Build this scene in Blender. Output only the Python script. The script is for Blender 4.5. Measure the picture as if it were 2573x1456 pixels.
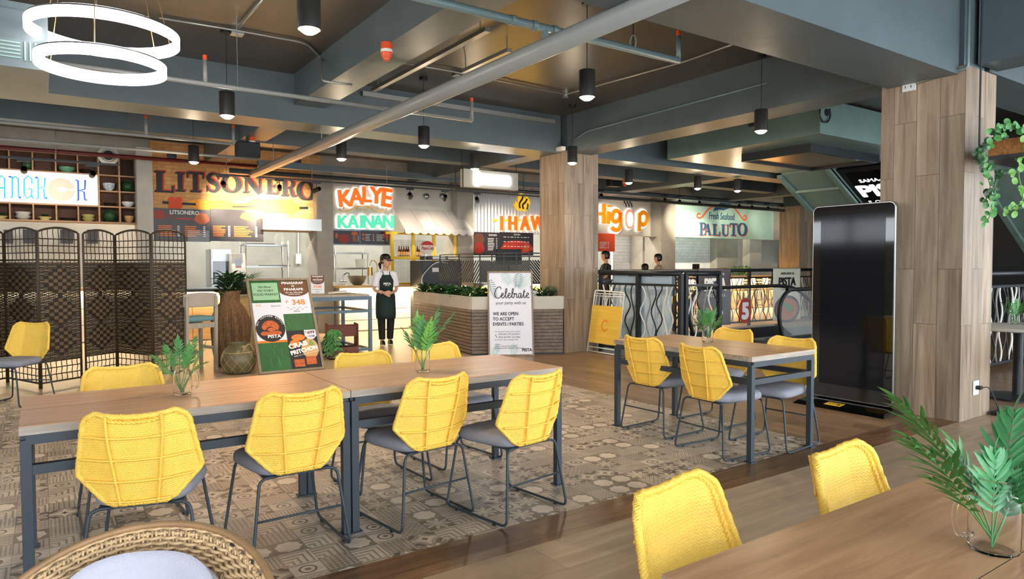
import bpy, bmesh, math, random
from mathutils import Vector, Matrix
R = math.radians
rnd = random.Random(7)
for o in list(bpy.data.objects): bpy.data.objects.remove(o)
SC = bpy.context.scene
COL = SC.collection

# ---------------------------------------------------------------- camera
F, YAW, PIT, ROL, CH = 1713.74, R(55.461), R(2.0036), R(-0.149), 1.3902
fw = Vector((math.cos(YAW)*math.cos(PIT), math.sin(YAW)*math.cos(PIT), -math.sin(PIT)))
r0 = Vector((math.sin(YAW), -math.cos(YAW), 0)); u0 = r0.cross(fw)
rv = r0*math.cos(ROL)+u0*math.sin(ROL); uv = -r0*math.sin(ROL)+u0*math.cos(ROL)
cd = bpy.data.cameras.new('camera'); cam = bpy.data.objects.new('camera', cd); COL.objects.link(cam)
M = Matrix((rv, uv, -fw)).transposed().to_4x4(); M.translation = (0, 0, CH)
cam.matrix_world = M
cd.sensor_width = 36; cd.lens = 36*F/2573; cd.clip_start = .05; cd.clip_end = 200
SC.camera = cam
def W(px, py, **k):
    """point of the room seen at a place of the photograph, on a plane x=, y=, z= or at depth D="""
    d = fw + rv*((px-1286.5)/F) - uv*((py-728)/F); o = Vector((0, 0, CH))
    (kk, v), = k.items()
    t = v if kk == 'D' else (v-o['xyz'.index(kk)])/d['xyz'.index(kk)]
    return o + d*t
# ---------------------------------------------------------------- world, exposure, sun
SC.view_settings.view_transform = 'Standard'; SC.view_settings.look = 'None'
SC.view_settings.gamma = 1; SC.view_settings.use_curve_mapping = False
SC.view_settings.exposure = 1.87
w = bpy.data.worlds.new('sky'); SC.world = w; w.use_nodes = True
bg = w.node_tree.nodes['Background']; bg.inputs[0].default_value = (.86, .93, 1, 1); bg.inputs[1].default_value = 1.7

def light(name, kind, loc, energy, color=(1, 1, 1), size=.1, aim=None, angle=60, blend=.6, sizey=None):
    l = bpy.data.lights.new(name, kind); l.energy = energy; l.color = color
    if kind == 'AREA':
        l.size = size
        if sizey: l.shape = 'RECTANGLE'; l.size_y = sizey
    elif kind == 'SPOT':
        l.spot_size = R(angle); l.spot_blend = blend; l.shadow_soft_size = size
    else: l.shadow_soft_size = size
    o = bpy.data.objects.new(name, l); COL.objects.link(o); o.location = loc
    if aim is not None: o.rotation_euler = (Vector(aim)-Vector(loc)).to_track_quat('-Z', 'Y').to_euler()
    return o

# ---------------------------------------------------------------- materials
MATS = {}
def srgb(r, g, b):
    f = lambda c: (c/255)/12.92 if c/255 <= .04045 else ((c/255+.055)/1.055)**2.4
    return (f(r), f(g), f(b), 1)
def newmat(name):
    m = bpy.data.materials.new(name); m.use_nodes = True; MATS[name] = m
    return m, m.node_tree.nodes, m.node_tree.links, m.node_tree.nodes['Principled BSDF']
def mat(name, col, rough=.5, metal=0, noise=0, scale=6, bump=0, bscale=40, emit=None, estr=0, alpha=1, trans=0, ior=1.45, coat=0, spec=None, stretch=(1, 1, 1)):
    m, N, L, b = newmat(name)
    c = srgb(*col)
    b.inputs['Base Color'].default_value = c; b.inputs['Roughness'].default_value = rough; b.inputs['Metallic'].default_value = metal
    b.inputs['Coat Weight'].default_value = coat
    if spec is not None: b.inputs['Specular IOR Level'].default_value = spec
    if trans: b.inputs['Transmission Weight'].default_value = trans; b.inputs['IOR'].default_value = ior
    if alpha < 1: b.inputs['Alpha'].default_value = alpha
    if emit: b.inputs['Emission Color'].default_value = srgb(*emit); b.inputs['Emission Strength'].default_value = estr
    if noise or bump:
        tc = N.new('ShaderNodeTexCoord'); mp = N.new('ShaderNodeMapping'); mp.inputs['Scale'].default_value = stretch
        L.new(tc.outputs['Object'], mp.inputs[0])
    if noise:
        n = N.new('ShaderNodeTexNoise'); n.inputs['Scale'].default_value = scale; n.inputs['Detail'].default_value = 6; n.inputs['Roughness'].default_value = .6
        L.new(mp.outputs[0], n.inputs['Vector'])
        mr = N.new('ShaderNodeMapRange'); mr.inputs[1].default_value = .3; mr.inputs[2].default_value = .7; mr.inputs[3].default_value = 1-noise; mr.inputs[4].default_value = 1+noise*.6
        L.new(n.outputs[0], mr.inputs[0])
        mx = N.new('ShaderNodeVectorMath'); mx.operation = 'SCALE'; mx.inputs[0].default_value = c[:3]
        L.new(mr.outputs[0], mx.inputs['Scale']); L.new(mx.outputs[0], b.inputs['Base Color'])
    if bump:
        n2 = N.new('ShaderNodeTexNoise'); n2.inputs['Scale'].default_value = bscale; n2.inputs['Detail'].default_value = 3
        L.new(mp.outputs[0], n2.inputs['Vector'])
        bp = N.new('ShaderNodeBump'); bp.inputs['Strength'].default_value = bump; bp.inputs['Distance'].default_value = .01
        L.new(n2.outputs[0], bp.inputs['Height']); L.new(bp.outputs[0], b.inputs['Normal'])
    return m
def grain(name, c1, c2, rough=.4, axis=0, scale=1.0, planks=None, gap=.5, bump=.1, coat=0, var=.25):
    """wood: stretched noise along an axis, optional planks (length, width) in the plane given by axes"""
    m, N, L, b = newmat(name)
    tc = N.new('ShaderNodeTexCoord'); src = tc.outputs['Object']
    sep = N.new('ShaderNodeSeparateXYZ'); L.new(src, sep.inputs[0])
    st = [14, 14, 14]; st[axis] = 1.1
    mp = N.new('ShaderNodeMapping'); mp.inputs['Scale'].default_value = [s*scale for s in st]
    vec = src; brk = None
    if planks:
        ln, wd, oax = planks        # oax = axis across the planks
        cb = N.new('ShaderNodeCombineXYZ')
        L.new(sep.outputs[axis], cb.inputs[0])
        if isinstance(oax, tuple):
            ad = N.new('ShaderNodeMath'); ad.operation = 'SUBTRACT'; L.new(sep.outputs[oax[0]], ad.inputs[0]); L.new(sep.outputs[oax[1]], ad.inputs[1]); L.new(ad.outputs[0], cb.inputs[1])
        else: L.new(sep.outputs[oax], cb.inputs[1])
        br = N.new('ShaderNodeTexBrick'); br.inputs['Color1'].default_value = (0, 0, 0, 1); br.inputs['Color2'].default_value = (1, 1, 1, 1); br.inputs['Mortar'].default_value = (.5, .5, .5, 1)
        br.inputs['Scale'].default_value = 1; br.inputs['Brick Width'].default_value = ln; br.inputs['Row Height'].default_value = wd
        br.inputs['Mortar Size'].default_value = .0022; br.inputs['Mortar Smooth'].default_value = .2; br.offset = .37
        L.new(cb.outputs[0], br.inputs['Vector'])
        vm = N.new('ShaderNodeVectorMath'); vm.operation = 'MULTIPLY_ADD'; L.new(br.outputs['Color'], vm.inputs[0]); vm.inputs[1].default_value = (3.1, 5.3, 7.7); L.new(src, vm.inputs[2])
        vec = vm.outputs[0]
    L.new(vec, mp.inputs[0])
    n = N.new('ShaderNodeTexNoise'); n.inputs['Scale'].default_value = 1.6; n.inputs['Detail'].default_value = 7; n.inputs['Roughness'].default_value = .62; n.inputs['Distortion'].default_value = .9
    L.new(mp.outputs[0], n.inputs['Vector'])
    cr = N.new('ShaderNodeValToRGB'); cr.color_ramp.elements[0].position = .33; cr.color_ramp.elements[1].position = .68
    cr.color_ramp.elements[0].color = srgb(*c1); cr.color_ramp.elements[1].color = srgb(*c2); L.new(n.outputs[0], cr.inputs[0])
    out = cr.outputs[0]
    if planks:
        mr = N.new('ShaderNodeMapRange'); mr.inputs[3].default_value = 1-var; mr.inputs[4].default_value = 1+var*.5
        sp = N.new('ShaderNodeSeparateColor'); L.new(br.outputs['Color'], sp.inputs[0]); L.new(sp.outputs[0], mr.inputs[0])
        sc = N.new('ShaderNodeVectorMath'); sc.operation = 'SCALE'; L.new(out, sc.inputs[0]); L.new(mr.outputs[0], sc.inputs['Scale'])
        mx = N.new('ShaderNodeMixRGB'); mx.inputs[2].default_value = tuple(x*gap for x in srgb(*c1)[:3])+(1,)
        L.new(br.outputs['Fac'], mx.inputs[0]); L.new(sc.outputs[0], mx.inputs[1]); out = mx.outputs[0]
    L.new(out, b.inputs['Base Color'])
    b.inputs['Roughness'].default_value = rough; b.inputs['Coat Weight'].default_value = coat; b.inputs['Coat Roughness'].default_value = .25
    bp = N.new('ShaderNodeBump'); bp.inputs['Strength'].default_value = bump; bp.inputs['Distance'].default_value = .003
    L.new(n.outputs[0], bp.inputs['Height']); L.new(bp.outputs[0], b.inputs['Normal'])
    return m
def brickmat(name, c1, c2, cm, bw, bh, ms, ax=(0, 2), rough=.8, offset=.5, bump=.4):
    m, N, L, b = newmat(name)
    tc = N.new('ShaderNodeTexCoord'); sep = N.new('ShaderNodeSeparateXYZ'); L.new(tc.outputs['Object'], sep.inputs[0])
    cb = N.new('ShaderNodeCombineXYZ'); L.new(sep.outputs[ax[0]], cb.inputs[0]); L.new(sep.outputs[ax[1]], cb.inputs[1])
    br = N.new('ShaderNodeTexBrick'); br.inputs['Color1'].default_value = srgb(*c1); br.inputs['Color2'].default_value = srgb(*c2); br.inputs['Mortar'].default_value = srgb(*cm)
    br.inputs['Scale'].default_value = 1; br.inputs['Brick Width'].default_value = bw; br.inputs['Row Height'].default_value = bh; br.inputs['Mortar Size'].default_value = ms; br.offset = offset
    L.new(cb.outputs[0], br.inputs['Vector'])
    n = N.new('ShaderNodeTexNoise'); n.inputs['Scale'].default_value = 9; n.inputs['Detail'].default_value = 5; L.new(tc.outputs['Object'], n.inputs['Vector'])
    mr = N.new('ShaderNodeMapRange'); mr.inputs[3].default_value = .75; mr.inputs[4].default_value = 1.2; L.new(n.outputs[0], mr.inputs[0])
    sc = N.new('ShaderNodeVectorMath'); sc.operation = 'SCALE'; L.new(br.outputs['Color'], sc.inputs[0]); L.new(mr.outputs[0], sc.inputs['Scale'])
    L.new(sc.outputs[0], b.inputs['Base Color']); b.inputs['Roughness'].default_value = rough
    bp = N.new('ShaderNodeBump'); bp.inputs['Strength'].default_value = bump; bp.inputs['Distance'].default_value = .004; bp.invert = True
    L.new(br.outputs['Fac'], bp.inputs['Height']); L.new(bp.outputs[0], b.inputs['Normal'])
    return m

class X:                                     # math-node expressions
    T = None
    def __init__(s, v): s.v = v
    @staticmethod
    def op(o, *a):
        n = X.T.nodes.new('ShaderNodeMath'); n.operation = o
        for i, q in enumerate(a):
            q = q.v if isinstance(q, X) else q
            if isinstance(q, (int, float)): n.inputs[i].default_value = q
            else: X.T.links.new(q, n.inputs[i])
        return X(n.outputs[0])
    def __add__(s, o): return X.op('ADD', s, o)
    def __sub__(s, o): return X.op('SUBTRACT', s, o)
    def __rsub__(s, o): return X.op('SUBTRACT', o, s)
    def __mul__(s, o): return X.op('MULTIPLY', s, o)
    __radd__ = __add__; __rmul__ = __mul__
    def __truediv__(s, o): return X.op('DIVIDE', s, o)
    def lt(s, o): return X.op('LESS_THAN', s, o)
    def gt(s, o): return X.op('GREATER_THAN', s, o)
def xabs(a): return X.op('ABSOLUTE', a)
def xmin(a, b): return X.op('MINIMUM', a, b)
def xmax(a, b): return X.op('MAXIMUM', a, b)
def xfl(a): return X.op('FLOOR', a)
def xfr(a): return X.op('FRACT', a)
def xsin(a): return X.op('SINE', a)
def xlen(a, b): return X.op('SQRT', a*a+b*b)
def patchwork(name, cell):
    m, N, L, b = newmat(name); X.T = m.node_tree
    tc = N.new('ShaderNodeTexCoord'); sep = N.new('ShaderNodeSeparateXYZ'); L.new(tc.outputs['Object'], sep.inputs[0])
    x, y = X(sep.outputs[0]), X(sep.outputs[1])
    U, V = x/cell, y/cell
    iu, iv = xfl(U), xfl(V)
    u, v = (U-iu)*2-1, (V-iv)*2-1
    wn = N.new('ShaderNodeTexWhiteNoise'); wn.noise_dimensions = '2D'
    cb = N.new('ShaderNodeCombineXYZ'); L.new(iu.v, cb.inputs[0]); L.new(iv.v, cb.inputs[1]); L.new(cb.outputs[0], wn.inputs['Vector'])
    h = X(wn.outputs['Value'])*8
    spc = N.new('ShaderNodeSeparateColor'); L.new(wn.outputs['Color'], spc.inputs[0]); tone = X(spc.outputs[1])
    au, av = xabs(u), xabs(v); r = xlen(u, v)
    rc = xlen(1-au, 1-av)                   # distance to nearest corner
    cu, cv = xabs(au-.5), xabs(av-.5)
    # eight motifs, value 0 dark .. 1 light
    ang = X.op('ARCTAN2', v, u)
    p0 = (r+xsin(ang*8)*.05).lt(.82)*.55+.35
    p1 = rc.lt(.95)*(-.35)+.85 - rc.lt(.62)*.3 + rc.lt(.25)*.45 - (xmin(au, av)*1.6+xmax(au, av)*.9).lt(.28)*.7
    p2 = .75-(xabs(r-.5)).lt(.07)*.5-(r.lt(.2))*.45-(xabs(av-.82)).lt(.05)*.5
    fu, fv = xabs(xfr((u+v)*2.0)-.5), xabs(xfr((u-v)*2.0)-.5)
    p3 = .75-xmax(fu, fv).gt(.4)*.45-xmax(fu, fv).lt(.17)*.4
    s4 = xabs(xsin(ang*4))
    p4 = .3+(r.lt(s4*.85+.12))*.35+(xabs(r-s4*.85-.1)).lt(.07)*.3+(xmin(au, av)).lt(.03)*.25
    mm = xmax(u, v)
    p5 = .75-(xfr(mm*2.4+.3)).lt(.3)*.4-(xfr(mm*4.8)).lt(.15)*.2
    d6u, d6v = xabs(xfr(u*4)-.5), xabs(xfr(v*4)-.5)
    p6 = .72-((d6u+d6v).lt(.36-(au+av)*.1+.12)*.45)
    d7u, d7v = xabs(xfr(u*3)-.5), xabs(xfr(v*3)-.5)
    p7 = .35+(xmax(d7u, d7v).lt(.3))*.4-(xmax(d7u, d7v).lt(.13))*.35
    tot = None
    for i, p in enumerate((p0, p1, p2, p3, p4, p5, p6, p7)):
        t = p*(h.gt(i if i else -1)*h.lt(i+1.0001)); tot = t if tot is None else tot+t
    g = xmax(au, av).gt(.975)
    val = tot*(tone*.3+.8)*(1-g*.35)
    n = N.new('ShaderNodeTexNoise'); n.inputs['Scale'].default_value = 14; n.inputs['Detail'].default_value = 5; L.new(tc.outputs['Object'], n.inputs['Vector'])
    val = val*(X(n.outputs[0])*.5+.75)
    cr = N.new('ShaderNodeValToRGB'); cr.color_ramp.elements[0].position = .1; cr.color_ramp.elements[1].position = .9
    cr.color_ramp.elements[0].color = srgb(58, 49, 42); cr.color_ramp.elements[1].color = srgb(216, 198, 176)
    L.new(val.v, cr.inputs[0]); L.new(cr.outputs[0], b.inputs['Base Color'])
    b.inputs['Roughness'].default_value = .38
    return m
# ---------------------------------------------------------------- mesh helpers
jit = random.Random(11)
class MB:
    def __init__(s): s.v = []; s.f = []; s.mi = []; s.cur = 0
    def add(s, vs, fs):
        k = len(s.v); s.v += [tuple(q) for q in vs]; s.f += [tuple(i+k for i in q) for q in fs]; s.mi += [s.cur]*len(fs); return s
    def bx(s, x0, x1, y0, y1, z0, z1, T=None):
        e = jit.random()*min(.0005, .12*min(abs(x1-x0), abs(y1-y0), abs(z1-z0))); x0, x1, y0, y1, z0, z1 = x0+e, x1-e, y0+e, y1-e, z0+e, z1-e
        vs = [Vector((x, y, z)) for z in (z0, z1) for y in (y0, y1) for x in (x0, x1)]
        if T is not None: vs = [T @ q for q in vs]
        return s.add(vs, [(0, 2, 3, 1), (4, 5, 7, 6), (0, 1, 5, 4), (2, 6, 7, 3), (0, 4, 6, 2), (1, 3, 7, 5)])
    def box(s, c, d, rz=0, T=None):
        m = Matrix.Translation(c) @ Matrix.Rotation(rz, 4, 'Z')
        if T is not None: m = T @ m
        return s.bx(-d[0]/2, d[0]/2, -d[1]/2, d[1]/2, -d[2]/2, d[2]/2, m)
    def bar(s, a, b, w, h=None, up=(0, 0, 1)):
        a, b = Vector(a), Vector(b); h = h or w; e = jit.random()*min(.0006, .1*min(w, h)); w, h = w-e, h-e; d = (b-a).normalized(); u = Vector(up)
        if abs(d.dot(u)) > .98: u = Vector((1, 0, 0))
        r = d.cross(u).normalized(); u = r.cross(d)
        vs = []
        for p in (a, b):
            for i, j in ((-1, -1), (1, -1), (1, 1), (-1, 1)): vs.append(p+r*(i*w/2)+u*(j*h/2))
        return s.add(vs, [(0, 3, 2, 1), (4, 5, 6, 7), (0, 1, 5, 4), (1, 2, 6, 5), (2, 3, 7, 6), (3, 0, 4, 7)])
    def tube(s, pts, r, seg=8, closed=False, cap=True, T=None):
        pts = [Vector(p) for p in pts]; n = len(pts); rr = r if isinstance(r, (list, tuple)) else [r]*n
        prev = None; vs = []
        for i, p in enumerate(pts):
            if closed: d = pts[(i+1) % n]-pts[i-1]
            else: d = pts[min(i+1, n-1)]-pts[max(i-1, 0)]
            d.normalize()
            if prev is None:
                a = Vector((0, 0, 1)) if abs(d.z) < .9 else Vector((1, 0, 0)); prev = d.cross(a).normalized()
            u = (prev-d*prev.dot(d)).normalized(); prev = u; w_ = d.cross(u)
            for k in range(seg):
                t = 2*math.pi*k/seg; vs.append(p+(u*math.cos(t)+w_*math.sin(t))*rr[i])
        if T is not None: vs = [T @ q for q in vs]
        fs = []
        for i in range(n if closed else n-1):
            j = (i+1) % n
            for k in range(seg): fs.append((i*seg+k, i*seg+(k+1) % seg, j*seg+(k+1) % seg, j*seg+k))
        if cap and not closed: fs += [tuple(range(seg-1, -1, -1)), tuple(range((n-1)*seg, n*seg))]
        return s.add(vs, fs)
    def cyl(s, c, r, h, seg=20, r2=None, T=None):
        c = Vector(c); return s.tube([c, c+Vector((0, 0, h))], [r, r if r2 is None else r2], seg, T=T)
    def lathe(s, prof, c=(0, 0, 0), seg=24, T=None, cap=True):
        vs = []; c = Vector(c)
        for r, z in prof:
            for k in range(seg):
                t = 2*math.pi*k/seg; vs.append(c+Vector((r*math.cos(t), r*math.sin(t), z)))
        if T is not None: vs = [T @ q for q in vs]
        fs = []
        for i in range(len(prof)-1):
            for k in range(seg): fs.append((i*seg+k, i*seg+(k+1) % seg, (i+1)*seg+(k+1) % seg, (i+1)*seg+k))
        if cap: fs += [tuple(range(seg-1, -1, -1)), tuple(range((len(prof)-1)*seg, len(prof)*seg))]
        return s.add(vs, fs)
    def prism(s, poly, T, t0=0, t1=.002):
        """2-D outline extruded along the frame's third axis"""
        n = len(poly); t1 = t1-jit.random()*min(.0004, .15*(t1-t0))
        ar = sum(poly[i][0]*poly[(i+1) % n][1]-poly[(i+1) % n][0]*poly[i][1] for i in range(n))
        if ar < 0: poly = poly[::-1]
        vs = [T @ Vector((x, y, t0)) for x, y in poly]+[T @ Vector((x, y, t1)) for x, y in poly]
        fs = [tuple(range(n-1, -1, -1)), tuple(range(n, 2*n))]+[(i, (i+1) % n, n+(i+1) % n, n+i) for i in range(n)]
        return s.add(vs, fs)
    def rect(s, T, x0, y0, x1, y1, t0=0, t1=.002): return s.bx(min(x0, x1), max(x0, x1), min(y0, y1), max(y0, y1), t0, t1, T)
    def stroke(s, pts, w, T, t0=0, t1=.002, closed=False):
        """thick polyline drawn in a frame; w may vary per point"""
        t1 = t1-jit.random()*min(.0004, .15*(t1-t0))
        n = len(pts); ww = w if isinstance(w, (list, tuple)) else [w]*n; P = [Vector(p) for p in pts]; vs = []
        for i, p in enumerate(P):
            d = (P[(i+1) % n]-P[i-1]) if closed else P[min(i+1, n-1)]-P[max(i-1, 0)]
            d.normalize(); nn = Vector((-d.y, d.x))*ww[i]/2
            for t in (t0, t1):
                vs.append(T @ Vector((p.x+nn.x, p.y+nn.y, t))); vs.append(T @ Vector((p.x-nn.x, p.y-nn.y, t)))
        fs = []
        for i in range(n if closed else n-1):
            a, b_ = i*4, ((i+1) % n)*4
            fs += [(a+2, a+3, b_+3, b_+2), (a, b_, b_+1, a+1), (a, a+2, b_+2, b_), (a+1, b_+1, b_+3, a+3)]
        if not closed: fs += [(0, 1, 3, 2), (n*4-4, n*4-2, n*4-1, n*4-3)]
        return s.add(vs, fs)
    def ell(s, T, cx, cy, rx, ry, t0=0, t1=.002, n=28): return s.prism([(cx+rx*math.cos(2*math.pi*k/n), cy+ry*math.sin(2*math.pi*k/n)) for k in range(n)], T, t0, t1)
    def text(s, T, txt, x, y, h, t0=0, t1=.002, bold=.0, align='CENTER', sx=1, space=1, shear=0, maxw=None):
        vs, fs, wd = textmesh(txt, 0, space, shear)
        k = h/.7; kx = k*sx; bd = bold
        if maxw and wd*kx > maxw: kx = maxw/wd
        ox = x-(wd*kx/2 if align == 'CENTER' else wd*kx if align == 'RIGHT' else 0)
        offs = [(0, 0)] if bd <= 0 else [(-bd, 0), (bd, 0), (0, bd*.7), (0, -bd*.7)]+([(-bd*.7, bd*.7), (bd*.7, -bd*.7), (bd*.7, bd*.7), (-bd*.7, -bd*.7)] if bd > .035 else [])
        for q, (dx, dy) in enumerate(offs):
            tt = t1-(t1-t0)*.04*q
            s.add([T @ Vector((ox+a*kx+dx*k, y+b_*k+dy*k, t0 if c < .5 else tt)) for a, b_, c in vs], fs)
        return s
    def build(s, name, m, parent=None, smooth=False, bevel=0, T=None):
        me = bpy.data.meshes.new(name); vs = s.v
        if T is not None: vs = [T @ Vector(q) for q in vs]
        me.from_pydata([tuple(q) for q in vs], [], s.f)
        ms = m if isinstance(m, (list, tuple)) else [m]
        for q in ms: me.materials.append(MATS[q] if isinstance(q, str) else q)
        if len(ms) > 1: me.polygons.foreach_set('material_index', s.mi)
        if smooth:
            me.polygons.foreach_set('use_smooth', [True]*len(me.polygons))
            if smooth != 'all':
                me.update(); me.set_sharp_from_angle(angle=R(40))
        me.update()
        o = bpy.data.objects.new(name, me); COL.objects.link(o)
        if parent is not None:
            o.parent = parent
        if bevel:
            bm = o.modifiers.new('bevel', 'BEVEL'); bm.width = bevel; bm.segments = 2; bm.limit_method = 'ANGLE'
        return o
TXT = {}
def textmesh(txt, bold, space, shear):
    key = (txt, bold, space, shear)
    if key not in TXT:
        c = bpy.data.curves.new('t', 'FONT'); c.body = txt; c.size = 1; c.offset = bold; c.space_character = space; c.shear = shear
        c.extrude = .5; c.resolution_u = 3; c.fill_mode = 'BOTH'
        o = bpy.data.objects.new('t', c); COL.objects.link(o)
        dg = bpy.context.evaluated_depsgraph_get(); dg.update()
        me = bpy.data.meshes.new_from_object(o.evaluated_get(dg))
        vs = [tuple(q.co) for q in me.vertices]; fs = [tuple(p.vertices) for p in me.polygons]
        x0 = min(q[0] for q in vs); x1 = max(q[0] for q in vs)
        TXT[key] = ([(a-x0, b, c_+.5) for a, b, c_ in vs], fs, x1-x0)
        bpy.data.objects.remove(o); bpy.data.curves.remove(c); bpy.data.meshes.remove(me)
    return TXT[key]
def tag(o, label=None, cat=None, group=None, kind=None):
    if label: o['label'] = label
    if cat: o['category'] = cat
    if group: o['group'] = group
    if kind: o['kind'] = kind
    return o
def empty(name, loc=(0, 0, 0), rz=0, label=None, cat=None, group=None):
    o = bpy.data.objects.new(name, None); COL.objects.link(o); o.location = loc; o.rotation_euler = (0, 0, rz); o.empty_display_size = .1
    return tag(o, label, cat, group)
def struct(o): o['kind'] = 'structure'; return o
def dup(root, loc=None, rz=None, label=None, group=None):
    c = root.copy(); COL.objects.link(c)
    for ch in list(root.children):
        d = ch.copy(); COL.objects.link(d); d.parent = c
        for g in list(ch.children):
            e = g.copy(); COL.objects.link(e); e.parent = d
    if loc is not None: c.location = loc
    if rz is not None: c.rotation_euler = (0, 0, rz)
    return tag(c, label, None, group)
def FR(o, r, u):
    """frame: origin, right, up -> third axis faces out of the sheet"""
    r = Vector(r).normalized(); u = Vector(u); n = r.cross(u).normalized(); u = n.cross(r)
    m = Matrix((r, u, n)).transposed().to_4x4(); m.translation = o; return m
def wallfr(y, x=0, z=0): return FR((x, y, z), (1, 0, 0), (0, 0, 1))     # faces -y
def arc(cx, cy, r, a0, a1, n=10, ry=None): return [(cx+r*math.cos(R(a0+(a1-a0)*i/n)), cy+(ry or r)*math.sin(R(a0+(a1-a0)*i/n))) for i in range(n+1)]
def smoothpts(pts, n=6):
    """Catmull-Rom through the points (any dimension)"""
    P = [Vector(p) for p in pts]; out = []
    for i in range(len(P)-1):
        a, b, c, d = P[max(i-1, 0)], P[i], P[i+1], P[min(i+2, len(P)-1)]
        for k in range(n):
            t = k/n; out.append(.5*((2*b)+(c-a)*t+(2*a-5*b+4*c-d)*t*t+(3*b-a-3*c+d)*t**3))
    return out+[P[-1]]
def fillet(pts, r, n=5):
    """round the corners of a 3-D polyline"""
    P = [Vector(p) for p in pts]; out = [P[0]]
    for i in range(1, len(P)-1):
        a, b = (P[i-1]-P[i]), (P[i+1]-P[i]); q = min(r, a.length*.45, b.length*.45)
        a, b = P[i]+a.normalized()*q, P[i]+b.normalized()*q
        for k in range(n+1):
            t = k/n; out.append(a*(1-t)**2+P[i]*2*t*(1-t)+b*t*t)
    return out+[P[-1]]
# ---------------------------------------------------------------- palette
mat('ceiling_paint', (74, 70, 64), .35, noise=.25, scale=1.2, bump=.15, bscale=8)
mat('beam_paint', (86, 98, 102), .42, noise=.12, scale=2, bump=.2, bscale=10)
mat('green_paint', (112, 136, 130), .4, noise=.15, scale=3, bump=.2, bscale=12)
mat('pipe_grey', (140, 142, 138), .35, noise=.05)
mat('pipe_teal', (112, 134, 136), .35, noise=.08)
mat('pipe_red', (100, 28, 32), .4); mat('conduit', (165, 165, 160), .35, metal=.6)
mat('orange_plastic', (222, 82, 30), .4); mat('white_plastic', (228, 228, 222), .35); mat('black_plastic', (24, 24, 26), .4)
mat('black_metal', (28, 33, 38), .42); mat('table_metal', (48, 58, 66), .45); mat('dark_grey_metal', (52, 58, 62), .45)
mat('lamp_black', (44, 42, 40), .35); mat('silver', (190, 192, 194), .25, metal=1); mat('steel', (168, 172, 172), .28, metal=.9); mat('brass', (190, 150, 90), .3, metal=1)
mat('concrete', (168, 162, 150), .8, noise=.16, scale=3, bump=.2); mat('concrete_light', (196, 192, 180), .8, noise=.1, scale=3, bump=.15); mat('concrete_grey', (150, 152, 146), .75, noise=.15, scale=2.5)
mat('lit_lamp', (255, 240, 210), .5, emit=(255, 232, 190), estr=9); mat('lit_white', (255, 255, 255), .5, emit=(255, 250, 244), estr=.42); mat('ring_white', (255, 255, 255), .5, emit=(255, 250, 248), estr=2.6)
mat('lit_panel', (255, 255, 255), .4, emit=(250, 252, 255), estr=.12); mat('strip_warm', (255, 230, 180), .5, emit=(255, 214, 140), estr=6)
mat('yellow_wicker', (251, 207, 86), .42, noise=.06, scale=30); mat('seat_fabric', (146, 148, 158), .9, noise=.1, scale=14, bump=.25, bscale=300)
mat('yellow_paint', (246, 204, 50), .45); mat('white_paint', (232, 232, 228), .45); mat('off_white', (238, 236, 228), .6)
grain('table_top', (172, 128, 90), (210, 164, 120), .3, 0, coat=.15, bump=.05); grain('table_top_y', (172, 128, 90), (210, 164, 120), .3, 1, coat=.15, bump=.05)
grain('table_edge', (140, 128, 116), (188, 176, 160), .5, 0, bump=.05)
grain('wood_panel', (122, 102, 84), (178, 158, 134), .45, 2, .5, planks=(1.35, .2, (0, 1)), gap=.45, bump=.06, var=.22)
grain('wood_slat', (98, 82, 68), (132, 114, 96), .55, 0, bump=.15); grain('wood_slat_y', (98, 82, 68), (132, 114, 96), .55, 1, bump=.15)
grain('floor_wood', (104, 80, 56), (152, 122, 90), .32, 1, planks=(1.2, .19, 0), gap=.6, bump=.05); grain('band_wood', (84, 60, 40), (128, 96, 66), .3, 0, planks=(1.2, .155, 1), gap=.6, bump=.05)
grain('floor_near', (140, 120, 98), (170, 148, 122), .4, 0, .5, planks=(1.2, .6, 1), gap=.75, bump=.05, var=.1)
mat('floor_far', (176, 154, 128), .35, noise=.1, scale=2)
patchwork('floor_tiles', .15)
grain('light_wood', (206, 168, 112), (230, 196, 142), .5, 0, bump=.05); grain('shelf_wood', (150, 112, 80), (184, 146, 108), .6, 0); mat('shelf_back', (78, 52, 42), .8, noise=.2)
grain('ash_wood', (150, 138, 122), (180, 168, 150), .6, 2, bump=.05); grain('frame_wood', (122, 104, 84), (150, 132, 108), .55, 2, bump=.05); grain('crate_wood', (92, 48, 36), (122, 70, 54), .7, 0)
brickmat('orange_brick', (206, 150, 92), (228, 176, 112), (188, 140, 92), .24, .075, .005)
brickmat('white_tile', (226, 228, 230), (234, 236, 238), (200, 202, 204), 1.2, .1, .006, bump=.2)
mat('screen_cane', (66, 52, 34), .5, noise=.2, scale=20); mat('screen_light', (112, 92, 64), .45, noise=.1); mat('screen_dark', (44, 32, 22), .5)
mat('rattan', (196, 164, 122), .4, noise=.18, scale=18); mat('rattan_brown', (146, 112, 76), .5, noise=.2, scale=18); mat('cushion', (172, 172, 184), .9, noise=.05, bump=.2, bscale=250)
mat('leaf', (76, 140, 70), .45, noise=.25, scale=14); mat('leaf_light', (106, 160, 66), .45, noise=.2, scale=14); mat('leaf_dark', (34, 72, 36), .5, noise=.3, scale=14); mat('leaf_bluish', (74, 146, 90), .35, noise=.2, scale=14)
mat('glass', (252, 253, 253), .02, trans=1, ior=1.18); mat('pane', (235, 245, 245), .02, alpha=.09); mat('water', (240, 248, 248), .0, trans=1, ior=1.33)
mat('black_gloss', (6, 7, 10), .06, coat=1); mat('black_rubber', (18, 18, 20), .5)
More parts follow.
